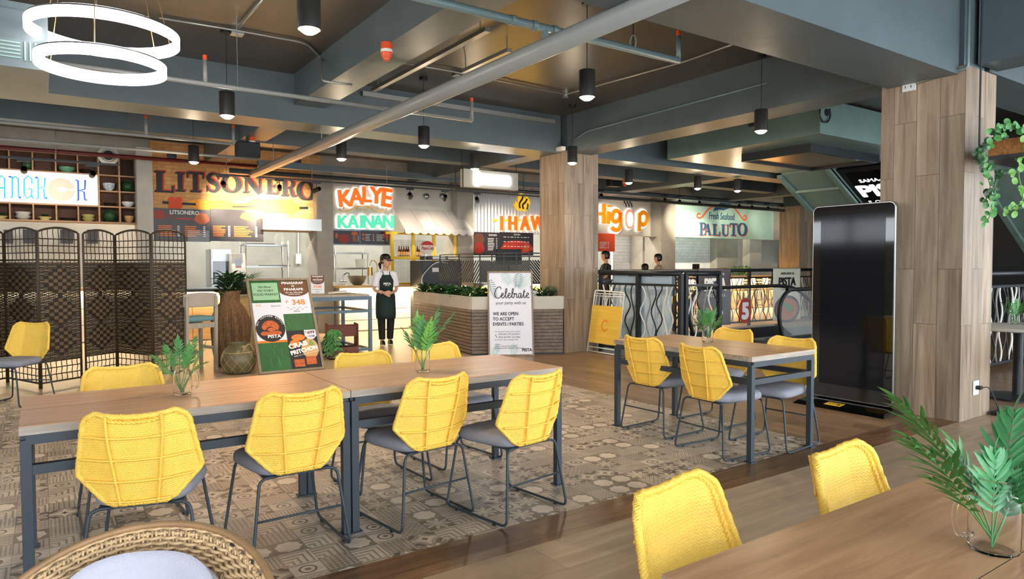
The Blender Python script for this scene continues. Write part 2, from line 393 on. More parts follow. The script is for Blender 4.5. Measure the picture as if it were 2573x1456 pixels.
mat('ink', (34, 32, 34), .6); mat('white_ink', (244, 244, 242), .6); mat('grey_ink', (120, 120, 124), .6); mat('orange_ink', (240, 128, 48), .6); mat('red_ink', (200, 54, 40), .6)
mat('paper', (226, 228, 238), .5); mat('green_print', (38, 98, 50), .5, noise=.2, scale=6); mat('mint_print', (150, 196, 154), .5); mat('palm_print', (34, 112, 108), .5); mat('palm_print_light', (150, 196, 188), .5)
mat('teal_paint', (176, 216, 204), .7, noise=.06); mat('navy_ink', (52, 98, 136), .6); mat('food_orange', (204, 98, 46), .5, noise=.5, scale=40); mat('food_brown', (110, 66, 44), .5, noise=.5, scale=40); mat('food_red', (160, 40, 30), .5, noise=.5, scale=30)
mat('menu_dark', (52, 44, 48), .4, noise=.2); mat('skin', (206, 158, 130), .5); mat('hair', (22, 18, 17), .4); mat('apron', (24, 44, 42), .8); mat('shirt', (232, 232, 240), .8); mat('trousers', (26, 24, 26), .8)
mat('beige_fabric', (176, 162, 150), .9, noise=.06); mat('teal_fabric', (104, 142, 146), .9); mat('awning', (222, 214, 208), .8)
def gradglow(name, c, s): return mat(name, c, .5, emit=c, estr=s)
gradglow('lit_orange', (250, 110, 24), .2); gradglow('lit_mint', (90, 226, 176), .16); gradglow('lit_blue', (50, 190, 235), .14); gradglow('lit_yellow', (250, 200, 40), .16); gradglow('lit_cream', (255, 236, 200), .4); gradglow('lit_pink', (240, 150, 120), .12)
gradglow('screen_white', (240, 245, 255), .5); gradglow('screen_blue', (90, 110, 210), .2)
# ---------------------------------------------------------------- room shell
CZ = 3.75; BZ = 3.17
def slab(name, x0, x1, y0, y1, z0, z1, m): return struct(MB().bx(x0, x1, y0, y1, z0, z1).build(name, m))
slab('floor', -5, 4.985, 2.97, 8.85, -.12, 0, 'floor_tiles')
slab('floor', -5, 9, -3, 2.69, -.12, 0, 'floor_near')
slab('floor', -5, 6.6, 2.69, 2.97, -.12, 0, 'band_wood')
slab('floor', 4.985, 7.42, 2.97, 8.85, -.12, 0, 'floor_wood')
slab('floor', 6.6, 26, 2.69, 2.97, -.12, 0, 'floor_wood'); slab('floor', 9, 26, -3, 2.69, -.12, 0, 'floor_wood')
slab('floor', 7.42, 26, 2.97, 6.5, -.12, 0, 'floor_wood')
slab('floor', -5, 7.42, 8.85, 19, -.12, 0, 'floor_far'); slab('floor', 7.42, 26, 9.75, 19, -.12, 0, 'floor_far')
slab('floor', 9.6, 10.9, 6.5, 8.15, -.12, -.005, 'dark_grey_metal')
slab('floor', 7.42, 26, 6.4, 9.85, -3.3, -3.2, 'concrete_grey')
slab('wall_well', 7.3, 7.42, 6.4, 9.85, -3.3, -.12, 'concrete_grey'); slab('wall_well', 7.42, 26, 9.75, 9.87, -3.3, -.12, 'concrete_grey'); slab('wall_well', 7.42, 26, 6.38, 6.5, -3.3, -.12, 'concrete_grey'); slab('wall_right', 26, 26.2, -3, 19, -3.3, CZ, 'concrete_grey'); slab('wall_right', 19, 19.2, -3, 8.2, 0, 2.95, 'dark_grey_metal')
slab('ceiling', -5, 26, -3.2, 19, CZ, CZ+.25, 'ceiling_paint')
slab('wall_left', -5.2, -5, -3, 19, 0, 2.0, 'concrete'); slab('wall_left', -5.2, -5, -3, 19, 2.6, CZ, 'concrete')
for k in range(12): slab('window_%d' % (k+2), -5.15, -5.08, -2.6+k*1.8, -2.5+k*1.8, 2.0, 2.6, 'black_metal')
slab('wall_left', -5.2, -5, 13.5, 19, 2.0, 2.6, 'concrete'); slab('wall_back', -5, 26, 17.2, 17.4, 0, CZ, 'concrete_grey')
# beams along x and y between the columns
slab('ceiling_beam', -5, 6.79, 8.5, 9.05, BZ, CZ+.01, 'beam_paint'); slab('ceiling_beam', 7.5, 26, 8.55, 9.0, BZ, CZ+.01, 'beam_paint')
slab('ceiling_beam', 6.85, 7.35, 3.42, 8.42, BZ, CZ+.01, 'beam_paint'); slab('ceiling_beam', 6.9, 7.3, 9.1, 14.2, BZ+.1, CZ+.01, 'beam_paint')
slab('ceiling_beam', -5, 6.62, 2.74, 3.34, 3.05, CZ+.01, 'beam_paint'); slab('ceiling_beam', 7.25, 26, 2.74, 3.3, BZ, CZ+.01, 'beam_paint')
slab('ceiling_beam', 2.6, 2.98, 3.34, 8.5, 3.38, CZ+.01, 'beam_paint'); slab('ceiling_beam', 2.6, 2.98, 9.05, 14.2, 3.38, CZ+.01, 'beam_paint')
slab('ceiling_beam', -5, 26, 11.3, 11.65, 3.36, CZ+.01, 'beam_paint'); slab('ceiling_beam', 12.2, 12.7, 9.0, 14.2, BZ+.1, CZ+.01, 'beam_paint')
slab('ceiling_beam', 16.5, 16.9, 9.0, 14.2, BZ+.1, CZ+.01, 'beam_paint')
slab('ceiling_beam', -5, 26, 14.32, 14.7, 3.42, CZ+.01, 'concrete')
slab('ceiling_beam', 6.9, 7.3, -3, 2.7, BZ, CZ+.01, 'beam_paint'); slab('ceiling_beam', 12, 12.4, -3, 2.7, 3.3, CZ+.01, 'beam_paint')
# wood clad pillars with painted necks
def pillar(x0, x1, y0, y1, zt, label):
    o = struct(empty('pillar', (x0, y0, 0)))
    T = Matrix.Translation((-x0, -y0, 0))
    MB().bx(x0, x1, y0, y1, 0, zt, T).build('wood_cladding', 'wood_panel', o)
    MB().bx(x0+.1, x1-.1, y0+.06, y1-.06, zt-.3, CZ, T).build('column_neck', 'beam_paint', o)
    return tag(o, label, 'pillar')
pillar(6.62, 7.24, 2.68, 3.4, 3.12, 'nearest wood clad pillar behind the dark screen kiosk')
pillar(6.79, 7.5, 8.41, 9.05, 3.2, 'wood clad pillar in the middle beside the planter')
p3 = W(2008, 700, y=12.2).x; pillar(p3, p3+.7, 12.2, 12.9, 3.2, 'far wood clad pillar behind the escalator')
MB().bx(6.62, 6.66, 3.0, 3.4, 3.12, 3.2).build  # (neck only)
o = MB().bx(6.70, 6.78, 8.36, 9.08, 3.19, 3.25).build('trim_1', 'off_white'); struct(o)
# landing box of the escalator above, with its underside
y0, z0 = 5.47, 3.23
slab('stair_landing', 9.0, 12.4, y0, 8.3, z0, 3.72, 'green_paint')
o = struct(MB().bx(8.96, 9.0, 6.5, 6.62, z0+.28, z0+.45).build('trim_2', 'dark_grey_metal'))
lp = empty('landing_light_frame', (10.6, 6.6, 3.1), 0, 'black box frame hanging under the green stair landing', 'frame')
m = MB(); hx, hy = 1.0, .62
for (a, b, c, d) in ((-hx, hx, -hy, -hy+.04), (-hx, hx, hy-.04, hy), (-hx, -hx+.04, -hy, hy), (hx-.04, hx, -hy, hy)): m.bx(a, b, c, d, 0, .13)
m.build('box_frame', 'black_metal', lp); MB().bx(-hx+.04, hx-.04, -hy+.04, hy-.04, .04, .06).build('bronze_panel', mat('bronze', (150, 118, 84), .2, metal=.7, noise=.3, scale=2), lp)
# escalator truss sloping down to the right
def truss(name, x, ya, yb, z, L, label, th=.5):
    e = empty(name, (x, ya, z), 0, label, 'escalator'); s = math.tan(R(30)); w_ = yb-ya
    m = MB(); m.add([(0, 0, 0), (0, w_, 0), (L, w_, -L*s), (L, 0, -L*s), (0, 0, .04), (0, w_, .04), (L, w_, -L*s+.04), (L, 0, -L*s+.04)], [(0, 1, 2, 3), (4, 7, 6, 5), (0, 3, 7, 4), (1, 5, 6, 2), (0, 4, 5, 1), (3, 2, 6, 7)])
    m.build('soffit', 'green_paint', e)
    for yy in (0, w_-.1):
        m = MB(); m.add([(0, yy, -.06), (0, yy+.1, -.06), (L, yy+.1, -L*s-.06), (L, yy, -L*s-.06), (0, yy, th), (0, yy+.1, th), (L, yy+.1, th-L*s), (L, yy, th-L*s)], [(0, 1, 2, 3), (4, 7, 6, 5), (0, 3, 7, 4), (1, 5, 6, 2), (0, 4, 5, 1), (3, 2, 6, 7)])
        m.build('stringer', 'green_paint', e)
    for k in range(int(L/.9)):
        x_ = .5+k*.9; MB().bar((x_, .1, -x_*s-.03), (x_, w_-.1, -x_*s-.03), .05, .05).build('soffit_rib', 'green_paint', e)
    return e
a = W(1945, 440, z=3.2); b = W(2083, 427, z=3.2)
e = truss('escalator_truss', a.x+.1, b.y-.1, a.y, 3.2, 5.4, 'sloping underside of the escalator descending from the landing')
# led sign lying in the slope beside it
s3 = math.tan(R(30)); LT = FR((b.x+.15, b.y-.14, 3.12), (0, -1, 0), (-1, 0, s3))
ls = empty('led_screen', LT.translation, 0, 'black tilted screen with food hall name above the kiosk', 'screen')
LT0 = LT.copy(); LT0.translation = (0, 0, 0)
MB().rect(LT0, 0, -2.3, 1.5, .12, -.12, 0).build('casing', 'black_plastic', ls)
MB().rect(LT0, .06, -2.2, 1.44, 0, .0, .004).build('display', 'black_gloss', ls)
m = MB(); m.text(LT0, 'SAMA-SAMA SA', .72, -.34, .1, .005, .008, .02); m.text(LT0, 'PISTA', .72, -.8, .36, .005, .008, .05); m.text(LT0, 'FOOD HALL', .72, -1.05, .1, .005, .008, .0, space=1.8)
m.build('lettering', 'screen_white', ls)
m = MB(); n = 30; m.stroke([(.72+.48*math.cos(2*math.pi*k/n), -1.66+.5*math.sin(2*math.pi*k/n)) for k in range(n)], .05, LT0, .005, .008, True); m.ell(LT0, .62, -1.55, .14, .1, .009, .012); m.ell(LT0, .86, -1.72, .12, .15, .009, .012); m.build('plate_picture', 'screen_blue', ls)

# second escalator flight and open stair seen right of the near pillar
a = W(2400, 360, y=5.2)
truss('escalator_truss', a.x, 3.9, 5.1, 3.2, 5.6, 'teal escalator underside right of the nearest pillar', .75)
g = empty('escalator_balustrade', (a.x, 3.88, 3.2), 0, 'glass side of the escalator right of the nearest pillar', 'balustrade')
m = MB(); L_ = 5.6; m.add([(0, 0, .75), (L_, 0, .75-L_*s3), (L_, 0, 1.45-L_*s3), (0, 0, 1.45), (0, .02, .75), (L_, .02, .75-L_*s3), (L_, .02, 1.45-L_*s3), (0, .02, 1.45)], [(0, 1, 2, 3), (4, 7, 6, 5), (0, 4, 5, 1), (3, 2, 6, 7), (0, 3, 7, 4), (1, 5, 6, 2)])
m.build('glass_side', 'pane', g); MB().tube([(0, 0, 1.48), (L_, 0, 1.48-L_*s3)], .04).build('handrail', 'black_rubber', g)
for k in range(7):
    x_ = .3+k*.8; MB().box((x_, -.02, .95-x_*s3), (.16, .03, .42)).build('steel_clamp', 'steel', g)
# ---------------------------------------------------------------- lights of the room
for (x, y) in ((1.2, 5.9), (4.8, 5.9), (1.2, 11), (4.8, 12.2), (10, 12.4), (15, 12.4), (19, 12.6)):
    pass
# daylight comes in from the open sides; warm spots stand with their track heads further down
# ---------------------------------------------------------------- yellow wicker chair
def backw(v):       # half width of the back at height fraction v
    if v < .34: q = .118+(.232-.118)*(v/.34)
    else: q = .232-(.232-.188)*((v-.34)/.66)
    if v < .05: q -= .02*(1-v/.05)**2
    if v > .88: q -= .042*((v-.88)/.12)**3
    return q
def backpt(x, v, off=0):
    z = .418+.372*v; ax = abs(x)
    y = -.222-.085*v+max(0, ax-.10)*.42+ax*ax*.25-off
    if v > .7: z += (min(ax, .16)/.16)**2*.02*(v-.7)/.3-(max(0, ax-.15)*.25)*(v-.7)/.3
    if v < .2: z -= 0
    return Vector((x, y, z))
def weave_back(side):
    NU, NV = 290, 260; vs = []; fs = []; sx, sz = .0066, .0094
    for j in range(NV+1):
        v = j/NV; hw = backw(v)-.004
        for i in range(NU+1):
            x = (i/NU*2-1)*hw; z = v*.372
            row = math.floor(x/sx); rp = abs(math.sin(math.pi*x/sx))**.6
            h = rp*(.45+.55*math.cos(2*math.pi*z/sz+math.pi*row+.5*math.sin(math.pi*x/sx)))
            h = h*(.0027 if side > 0 else .0022)
            vs.append(backpt(x, v, (.004+h) if side < 0 else -(.004+h)))
    for j in range(NV):
        for i in range(NU):
            a = j*(NU+1)+i; q = (a, a+1, a+NU+2, a+NU+1); fs.append(q if side < 0 else q[::-1])
    return vs, fs
def rope(m, pts, r, pitch=.012, seg=6, amp=.18):
    pts = [Vector(p) for p in pts]; out = [pts[0]]
    step = pitch/3
    for a, b in zip(pts, pts[1:]):
        n = max(1, int((b-a).length/step))
        for k in range(1, n+1): out.append(a.lerp(b, k/n))
    m.tube(out, [r*(1+amp*math.sin(2*math.pi*i/3+.5)) for i in range(len(out))], seg)
def braid(m, pts, r, strands=3, pitch=.045, sr=None, closed=False):
    """strands twisted round a path"""
    pts = [Vector(p) for p in pts]; P = [pts[0]]
    seq = list(zip(pts, pts[1:]+[pts[0]])) if closed else list(zip(pts, pts[1:]))
    for a, b in seq:
        n = max(1, int((b-a).length/(pitch/6)))
        for k in range(1, n+1): P.append(a.lerp(b, k/n))
    if closed: P = P[:-1]
    n = len(P); fr = []; prev = None
    for i in range(n):
        d = ((P[(i+1) % n]-P[i-1]) if closed else (P[min(i+1, n-1)]-P[max(i-1, 0)])).normalized()
        if prev is None: prev = d.cross(Vector((0, 1, .01))).normalized()
        u = (prev-d*prev.dot(d)).normalized(); prev = u; fr.append((u, d.cross(u)))
    turns = round(sum((P[i+1]-P[i]).length for i in range(n-1))/pitch)
    for s in range(strands):
        q = []
        for i in range(n):
            t = 2*math.pi*(s/strands+turns*i/n); q.append(P[i]+fr[i][0]*math.cos(t)*r*.55+fr[i][1]*math.sin(t)*r*.55)
        m.tube(q, sr or r*.62, 5, closed=closed)
def make_chair():
    t = empty('wicker_chair', (0, 0, 0))
    m = MB(); vs, fs = weave_back(-1); m.add(vs, fs); vs, fs = weave_back(1); m.add(vs, fs)
    bk = m.build('backrest', 'yellow_wicker', t, smooth='all')
    out = [backpt(-backw(v), v) for v in [i/24 for i in range(25)]]+[backpt(x, 1) for x in [(-.8+1.6*i/14)*backw(1) for i in range(15)]]+[backpt(backw(v), v) for v in [1-i/24 for i in range(25)]]+[backpt(x, 0) for x in [(.8-1.6*i/8)*backw(0) for i in range(9)]]
    m = MB(); braid(m, out, .0135, 4, .034, .0062, closed=True); m.build('woven_rim', 'yellow_wicker', t, smooth='all')
    # raised outer band behind the rim
    m = MB(); inn = [p+Vector((-.022*(1 if p.x > 0 else -1)*min(1, abs(p.x)/.1), -.008, (-.02 if i > 24 and i < 40 else 0))) for i, p in enumerate(out)]
    braid(m, inn, .008, 2, .03, closed=True); m.build('woven_band', 'yellow_wicker', t, smooth='all')
    for x0, x1 in ((-.07, -.1), (.07, .1)):
        m = MB(); rope(m, [backpt(x0+(x1-x0)*min(1, v*1.3), v, .018) for v in [i/12 for i in range(13)]], .0062); m.build('back_rib', 'yellow_wicker', t, smooth='all')
    for v in (.04, .28, .53, .78):
        hw = backw(v)-.01; m = MB(); rope(m, [backpt(-hw+2*hw*i/14, v-.015*(1-abs(i/7-1)), .018) for i in range(15)], .0048, .009); m.build('back_rib', 'yellow_wicker', t, smooth='all')
    # seat cushion: a rounded trapezoid that domes
    m = MB(); n = 40; rings = []
    def ring(s, z):
        q = []
        for k in range(n):
            a = 2*math.pi*k/n; c, d = math.cos(a), math.sin(a); e = .42
            x = math.copysign(abs(c)**e, c); y = math.copysign(abs(d)**e, d)
            w_ = .205+.028*y; q.append(Vector((x*w_*s, y*.215*s, z)))
        return q
    prof = ((.90, .40), (.985, .412), (1.0, .43), (.985, .448), (.93, .461), (.8, .468), (.5, .472), (.15, .473))
    vs = [p for s_, z in prof for p in ring(s_, z)]; fs = [(i*n+k, i*n+(k+1) % n, (i+1)*n+(k+1) % n, (i+1)*n+k) for i in range(len(prof)-1) for k in range(n)]+[tuple(range(n-1, -1, -1)), tuple(range((len(prof)-1)*n, len(prof)*n))]
    m.add(vs, fs); m.build('seat', 'seat_fabric', t, smooth='all')
    for s in (-1, 1):
        p = [(s*.10, -.20, .40), (s*.185, -.215, .40), (s*.235, -.262, .012), (s*.245, .235, .012), (s*.19, .20, .40), (s*.10, .20, .40)]
        m = MB(); m.tube(fillet(p, .045, 6), .0075, 8); m.build('sled_leg', 'table_metal', t, smooth='all')
        for y in (-.17, .15): m2 = MB(); m2.cyl((s*.24, y, 0), .011, .014, 8); m2.build('foot_pad', 'black_rubber', t)
    MB().tube([(-.208, -.237, .21), (.208, -.237, .21)], .006, 8).build('stretcher', 'table_metal', t, smooth='all')
    MB().bx(-.16, .16, -.2, .2, .392, .402).build('seat_plate', 'table_metal', t)
    return t
chair0 = make_chair(); used = [False]
def chair(px, py, deg, label, z=.80, dist=None):
    """chair whose back top stands at this point; deg = heading of its front"""
    p = W(px, py, z=z); a = R(deg); f = Vector((math.cos(a), math.sin(a), 0)); loc = p+f*.305; loc.z = 0
    rz = a-math.pi/2
    if not used[0]:
        used[0] = True; c = chair0; c.location = loc; c.rotation_euler = (0, 0, rz); tag(c, label)
    else: c = dup(chair0, loc, rz, label)
    c['category'] = 'chair'; c['group'] = 'yellow wicker chairs'
    return c
chair(337, 1042, 74, 'yellow wicker chair at the left end of the long table, back to the viewer')
chair(765, 988, 91, 'yellow wicker chair in front of the joint of the two long tables, left of it')
chair(1115, 950, 97, 'yellow wicker chair second from the right along the near side of the long table')
chair(1366, 942, 99, 'yellow wicker chair at the right end of the long table near side')
chair(305, 922, -88, 'yellow wicker chair beyond the long table in front of the cane screen')
chair(905, 888, -88, 'yellow wicker chair beyond the long table beside the joint, left of the jar')
chair(1085, 866, -85, 'yellow wicker chair beyond the long table behind the tall glass jar')
chair(1604, 850, 3, 'yellow wicker chair at the left side of the four-seat table, farther one')
chair(1745, 872, -3, 'yellow wicker chair at the left side of the four-seat table, nearer one')
chair(1852, 829, 182, 'yellow wicker chair behind the four-seat table near the escalator')
chair(1998, 851, 184, 'yellow wicker chair at the four-seat table next to the dark kiosk')
chair(88, 812, 232, 'yellow wicker chair standing alone before the cane screen')
chair(1665, 1218, -80, 'nearest yellow wicker chair, facing the viewer at the table corner')
chair(2086, 1132, -84, 'yellow wicker chair behind the foreground table beside the palm fronds')

# ---------------------------------------------------------------- dining tables
def table(name, x0, x1, y0, y1, along, label, group=None, h=.75):
    t = empty(name, ((x0+x1)/2, (y0+y1)/2, 0), 0, label, 'table', group); a, b = (x1-x0)/2, (y1-y0)/2
    tm = 'table_top' if along == 'x' else 'table_top_y'
    top = MB().bx(-a, a, -b, b, h-.004, h).build('tabletop', tm, t)
    MB().bx(-a, a, -b, b, h-.038, h-.004).build('top_edge', 'table_edge', t)
    if along == 'x': MB().bx(-a, a, -.0008, .0008, h-.001, h+.0002).build('laminate_seam', 'ink', top)
    else: MB().bx(-.0008, .0008, -b, b, h-.001, h+.0002).build('laminate_seam', 'ink', top)
    i = .022; w_ = .04
    m = MB(); z = h-.038-.02
    for (p, q) in (((-a+i, -b+i), (a-i, -b+i)), ((a-i, -b+i), (a-i, b-i)), ((a-i, b-i), (-a+i, b-i)), ((-a+i, b-i), (-a+i, -b+i))): m.bar((p[0], p[1], z), (q[0], q[1], z), w_, w_)
    m.build('apron_frame', 'table_metal', t)
    for (p, q) in (((-a+i, -b+i), (a-i, -b+i)), ((a-i, -b+i), (a-i, b-i)), ((a-i, b-i), (-a+i, b-i)), ((-a+i, b-i), (-a+i, -b+i))):
        MB().bar((p[0], p[1], z-.125), (q[0], q[1], z-.125), w_*.9, w_).build('lower_rail', 'table_metal', t)
    for sx in (-1, 1):
        for sy in (-1, 1):
            l = MB().bx(sx*(a-i)-w_/2, sx*(a-i)+w_/2, sy*(b-i)-w_/2, sy*(b-i)+w_/2, .004, z).build('leg', 'table_metal', t, bevel=.002)
            MB().bx(sx*(a-i)-w_*.8, sx*(a-i)+w_*.8, sy*(b-i)-w_*.8, sy*(b-i)+w_*.8, 0, .008).build('foot_plate', 'table_metal', l)
    return t
table('dining_table', -.0925, 1.293, 3.349, 4.117, 'x', 'left one of the two joined long wooden tables')
table('dining_table', 1.297, 2.69, 3.349, 4.117, 'x', 'right one of the two joined long wooden tables')
table('dining_table', 4.056, 4.822, 2.948, 4.34, 'y', 'four-seat wooden table beside the dark screen kiosk')
table('dining_table', 1.043, 2.43, .205, .972, 'x', 'foreground wooden table at the lower right corner with jar of palm fronds')

# ---------------------------------------------------------------- rattan armchair, lower left
def rattan_arm():
    c = Vector((.092, 1.443, 0)); t = empty('rattan_armchair', c, R(-26), 'round rattan armchair with pale back cushion, lower left corner', 'armchair')
    def sp(a, v, off=0):                        # shell point: a angle, v height fraction
        s_ = 1-(abs(a)/R(125))**2; hgt = .36+.425*max(0, s_)**.7
        z = .38+(hgt-.38+.02)*v if hgt > .38 else .38
        r = (.222+.046*v)+off
        return Vector((r*math.sin(a)*1.02, r*math.cos(a)*.95, z))
    A = R(112); n = 120
    m = MB()                                    # vertical canes and weft rows
    for k in range(0, n+1, 1):
        a = -A+2*A*k/n; m.tube([sp(a, v, .004*math.sin(v*26+k*math.pi)) for v in [i/22 for i in range(23)]], .003, 4)
    m.build('cane_weave', 'rattan', t, smooth='all')
    m = MB()
    for j in range(1, 16):
        v = j/16.5; m.tube([sp(-A+2*A*k/90, v, -.002) for k in range(91)], .0028, 4)
    m.build('cane_rows', 'rattan_brown', t, smooth='all')
    m = MB(); 
    for q, (dv, off) in enumerate(((1.0, .012), (.985, .003), (.965, -.004), (.942, -.008), (.918, -.011), (.893, -.012), (.868, -.013))):
        pts = []
        for k in range(241):
            a = -A+2*A*k/240; w_ = .0035*math.sin(k*.85+q*math.pi); pts.append(sp(a, dv, off+w_))
        m.tube(pts, .0042, 5)
    m.build('braided_rim', 'rattan', t, smooth='all')
    m = MB(); m.tube([sp(-A+2*A*k/60, 1.02, .016) for k in range(61)], .008, 6); m.build('rim_cane', 'rattan_brown', t, smooth='all')
    for a in (R(-32), R(28)):
        m = MB(); braid(m, [sp(a, v, -.009) for v in (.6, .72, .86)], .004, 2, .018); m.build('rope_rib', 'rattan', t, smooth='all')
    # cushions: a curved back pad and a seat pad
    def pad(name, fn, nu, nv):
        vs = [fn(i/nu, j/nv, s_) for s_ in (0, 1) for j in range(nv+1) for i in range(nu+1)]; k = (nu+1)*(nv+1); fs = []
        for j in range(nv):
            for i in range(nu):
                a = j*(nu+1)+i; fs.append((a, a+1, a+nu+2, a+nu+1)); fs.append((k+a, k+a+nu+1, k+a+nu+2, k+a+1))
        for i in range(nu): fs += [(i, k+i, k+i+1, i+1), (nv*(nu+1)+i, nv*(nu+1)+i+1, k+nv*(nu+1)+i+1, k+nv*(nu+1)+i)]
        for j in range(nv): a = j*(nu+1); fs += [(a, a+nu+1, k+a+nu+1, k+a), (a+nu, k+a+nu, k+a+2*nu+1, a+2*nu+1)]
        return MB().add(vs, fs).build(name, 'cushion', t, smooth='all')
    def bf(u, v, s_):
        a = (u*2-1)*R(72); e = (max(0, 1-(2*u-1)**4)*max(0, 1-(2*v-1)**6))**.4
        top = .475+.285*(1-abs(2*u-1)**3.2)**.5; z = .42+(top-.42+.03)*v
        r = .236-.012-(.028+.028*e if s_ else .028-.026*e)
        return Vector((r*math.sin(a), r*math.cos(a)*.95-.005, z))
    pad('back_cushion', bf, 36, 16)
    m = MB(); m.lathe([(.20, .37), (.21, .385), (.215, .41), (.2, .435), (.15, .445), (.02, .447)], (0, 0, 0), 36); m.build('seat_cushion', 'cushion', t, smooth='all')
    m = MB(); m.lathe([(.18, .34), (.24, .35), (.24, .375), (.18, .37)], (0, 0, 0), 32); m.build('seat_ring', 'rattan_brown', t, smooth='all')
    for sx in (-1, 1):
        for sy in (-1, 1): MB().tube([(sx*.15, sy*.15, .35), (sx*.18, sy*.18, 0)], .012).build('leg', 'black_metal', t, smooth='all')
    return t
rattan_arm()

# ---------------------------------------------------------------- jars and palm fronds
def leaflet(m, p, d, up, L, w_, curl=.15):
    d = d.normalized(); sd = d.cross(up).normalized(); nn = sd.cross(d)
    n = 5; vs = []
    for i in range(n+1):
        t = i/n; wd = w_*(math.sin(math.pi*min(1, t*.93+.07))**.8); c = p+d*L*t-nn*curl*L*t*t
        vs += [c-sd*wd+nn*wd*.35, c, c+sd*wd+nn*wd*.35]
    fs = []
    for i in range(n): a = i*3; fs += [(a, a+1, a+4, a+3), (a+1, a+2, a+5, a+4)]
    m.add(vs, fs)
def frond(base, tip, bend, nl, ll, lw, m, loc, name='palm_frond', label=None, group=None, start=.35, cat='plant', r=.0022, spread=62):
    """stem curve from base to tip with leaflets on both sides"""
    b, t = Vector(base), Vector(tip); mid = (b+t)/2+Vector(bend); o = Vector(loc)
    P = [(b*(1-s)**2+mid*2*s*(1-s)+t*s*s)-o for s in [i/20 for i in range(21)]]
    me = MB(); me.tube(P, [r*(1-.6*i/20) for i in range(21)], 5)
    for k in range(nl):
        s = start+(1-start)*k/(nl-1); i = min(19, int(s*20)); p = P[i].lerp(P[i+1], s*20-i); d = (P[i+1]-P[i]).normalized()
        up = Vector((0, 0, 1)); sd = d.cross(up)
        if sd.length < .2: sd = Vector((rv.x, rv.y, 0))
        sd.normalize(); nn = sd.cross(d); sh = math.sin(math.pi*(.25+.7*(k/(nl-1))))**.6
        for q in (-1, 1):
            a = R(spread*(1-.45*k/nl)+rnd.uniform(-7, 7)); dd = d*math.cos(a)+sd*q*math.sin(a)+nn*rnd.uniform(-.05, .2)
            leaflet(me, p, dd, nn, ll*sh*rnd.uniform(.85, 1.1), lw, rnd.uniform(.05, .3))
    leaflet(me, P[-1], P[-1]-P[-2], Vector((0, .3, 1)), ll*.7, lw)
    return tag(me.build(name, m, None, smooth='all', T=None), label, cat, group), me
def placefrond(loc, *a, **k):
    o, _ = frond(*a, loc=loc, **k); o.location = loc; return o
def mugjar(loc, h, r, rz, label, handle=True, water=.0, scale=1):
    t = empty('mason_jar', loc, rz, label, 'jar'); wl = .0035
    prof = [(r*.86, 0), (r*.97, h*.03), (r, h*.1), (r, h*.66), (r*.95, h*.74), (r*.78, h*.82), (r*.76, h*.86), (r*.8, h*.87), (r*.76, h*.885), (r*.76, h*.91), (r*.8, h*.92), (r*.76, h*.935), (r*.77, h*1.0)]
    inn = [(q-wl, z+(.006 if z < h*.05 else 0)) for q, z in prof[::-1]]
    m = MB(); m.lathe(prof+inn, (0, 0, 0), 36, cap=False); n = 36; k = len(prof+inn)
    m.f += [tuple(range(n-1, -1, -1)), tuple(range((k-1)*n, k*n))]; m.mi += [0, 0]
    m.build('glass_body', 'glass', t, smooth='all')
    if handle: MB().tube(smoothpts([(r*.9, 0, h*.72), (r*1.35, 0, h*.76), (r*1.75, 0, h*.62), (r*1.75, 0, h*.36), (r*1.5, 0, h*.22), (r*.95, 0, h*.24)], 6), [.0055]*31, 10).build('handle', 'glass', t, smooth='all')
    return t
# the near jar on the foreground table
J = W(2497, 1385, z=.75); J.z = .7505
mugjar(J, .165, .05, math.atan2(-rv.y, -rv.x), 'nearest glass mug jar with handle on the foreground table')
def at(px, py, D): return W(px, py, D=D)
DJ = (J-Vector((0, 0, CH))).dot(fw)
G = 'palm fronds in the nearest jar'
LB = 'green palm frond standing in the nearest glass jar'
b1 = J+Vector((-.012, .0, .008)); b2 = J+Vector((.016, .004, .008))
for (px, py, dd, bend, base, nl, ll) in ((2262, 1015, -.02, (0, 0, .06), b2, 15, .10), (2290, 1110, -.05, (0, 0, .045), b2, 13, .095), (2400, 1130, .08, (0, 0, .03), b2, 10, .08), (2548, 1050, .03, (0, 0, 0), b1, 11, .095), (2600, 1120, -.02, (0, 0, .0), b1, 11, .09), (2340, 1205, -.06, (0, 0, .04), b2, 9, .07), (2500, 1150, .0, (0, 0, 0), b1, 10, .08), (2580, 1180, .04, (0, 0, 0), b1, 10, .08)):
    placefrond(J, base, at(px, py, DJ+dd), bend, nl, ll, .0066, 'leaf' if px < 2500 else 'leaf_bluish', label=LB, group=G, start=.4, r=.0022, spread=50)
# jar on the left long table
J = W(459, 991, z=.75); J.z = .7505
mugjar(J, .15, .043, math.atan2(rv.y, rv.x)+.2, 'glass mug jar with handle on the left long table')
D2 = (J-Vector((0, 0, CH))).dot(fw); G = 'palm fronds on the left long table'; LB = 'feathery green palm frond in the jar on the left long table'
for (px, py, dd, bz) in ((383, 895, 0, .05), (415, 870, .05, .02), (447, 852, .0, 0), (475, 868, -.05, 0), (513, 868, 0, .02), (517, 912, -.04, .06), (400, 925, .08, .05), (492, 850, .08, 0)):
    placefrond(J, J+Vector((rnd.uniform(-.01, .01), rnd.uniform(-.01, .01), .01)), at(px, py, D2+dd), (0, 0, bz), 20, .042, .0028, 'leaf', label=LB, group=G, start=.5)
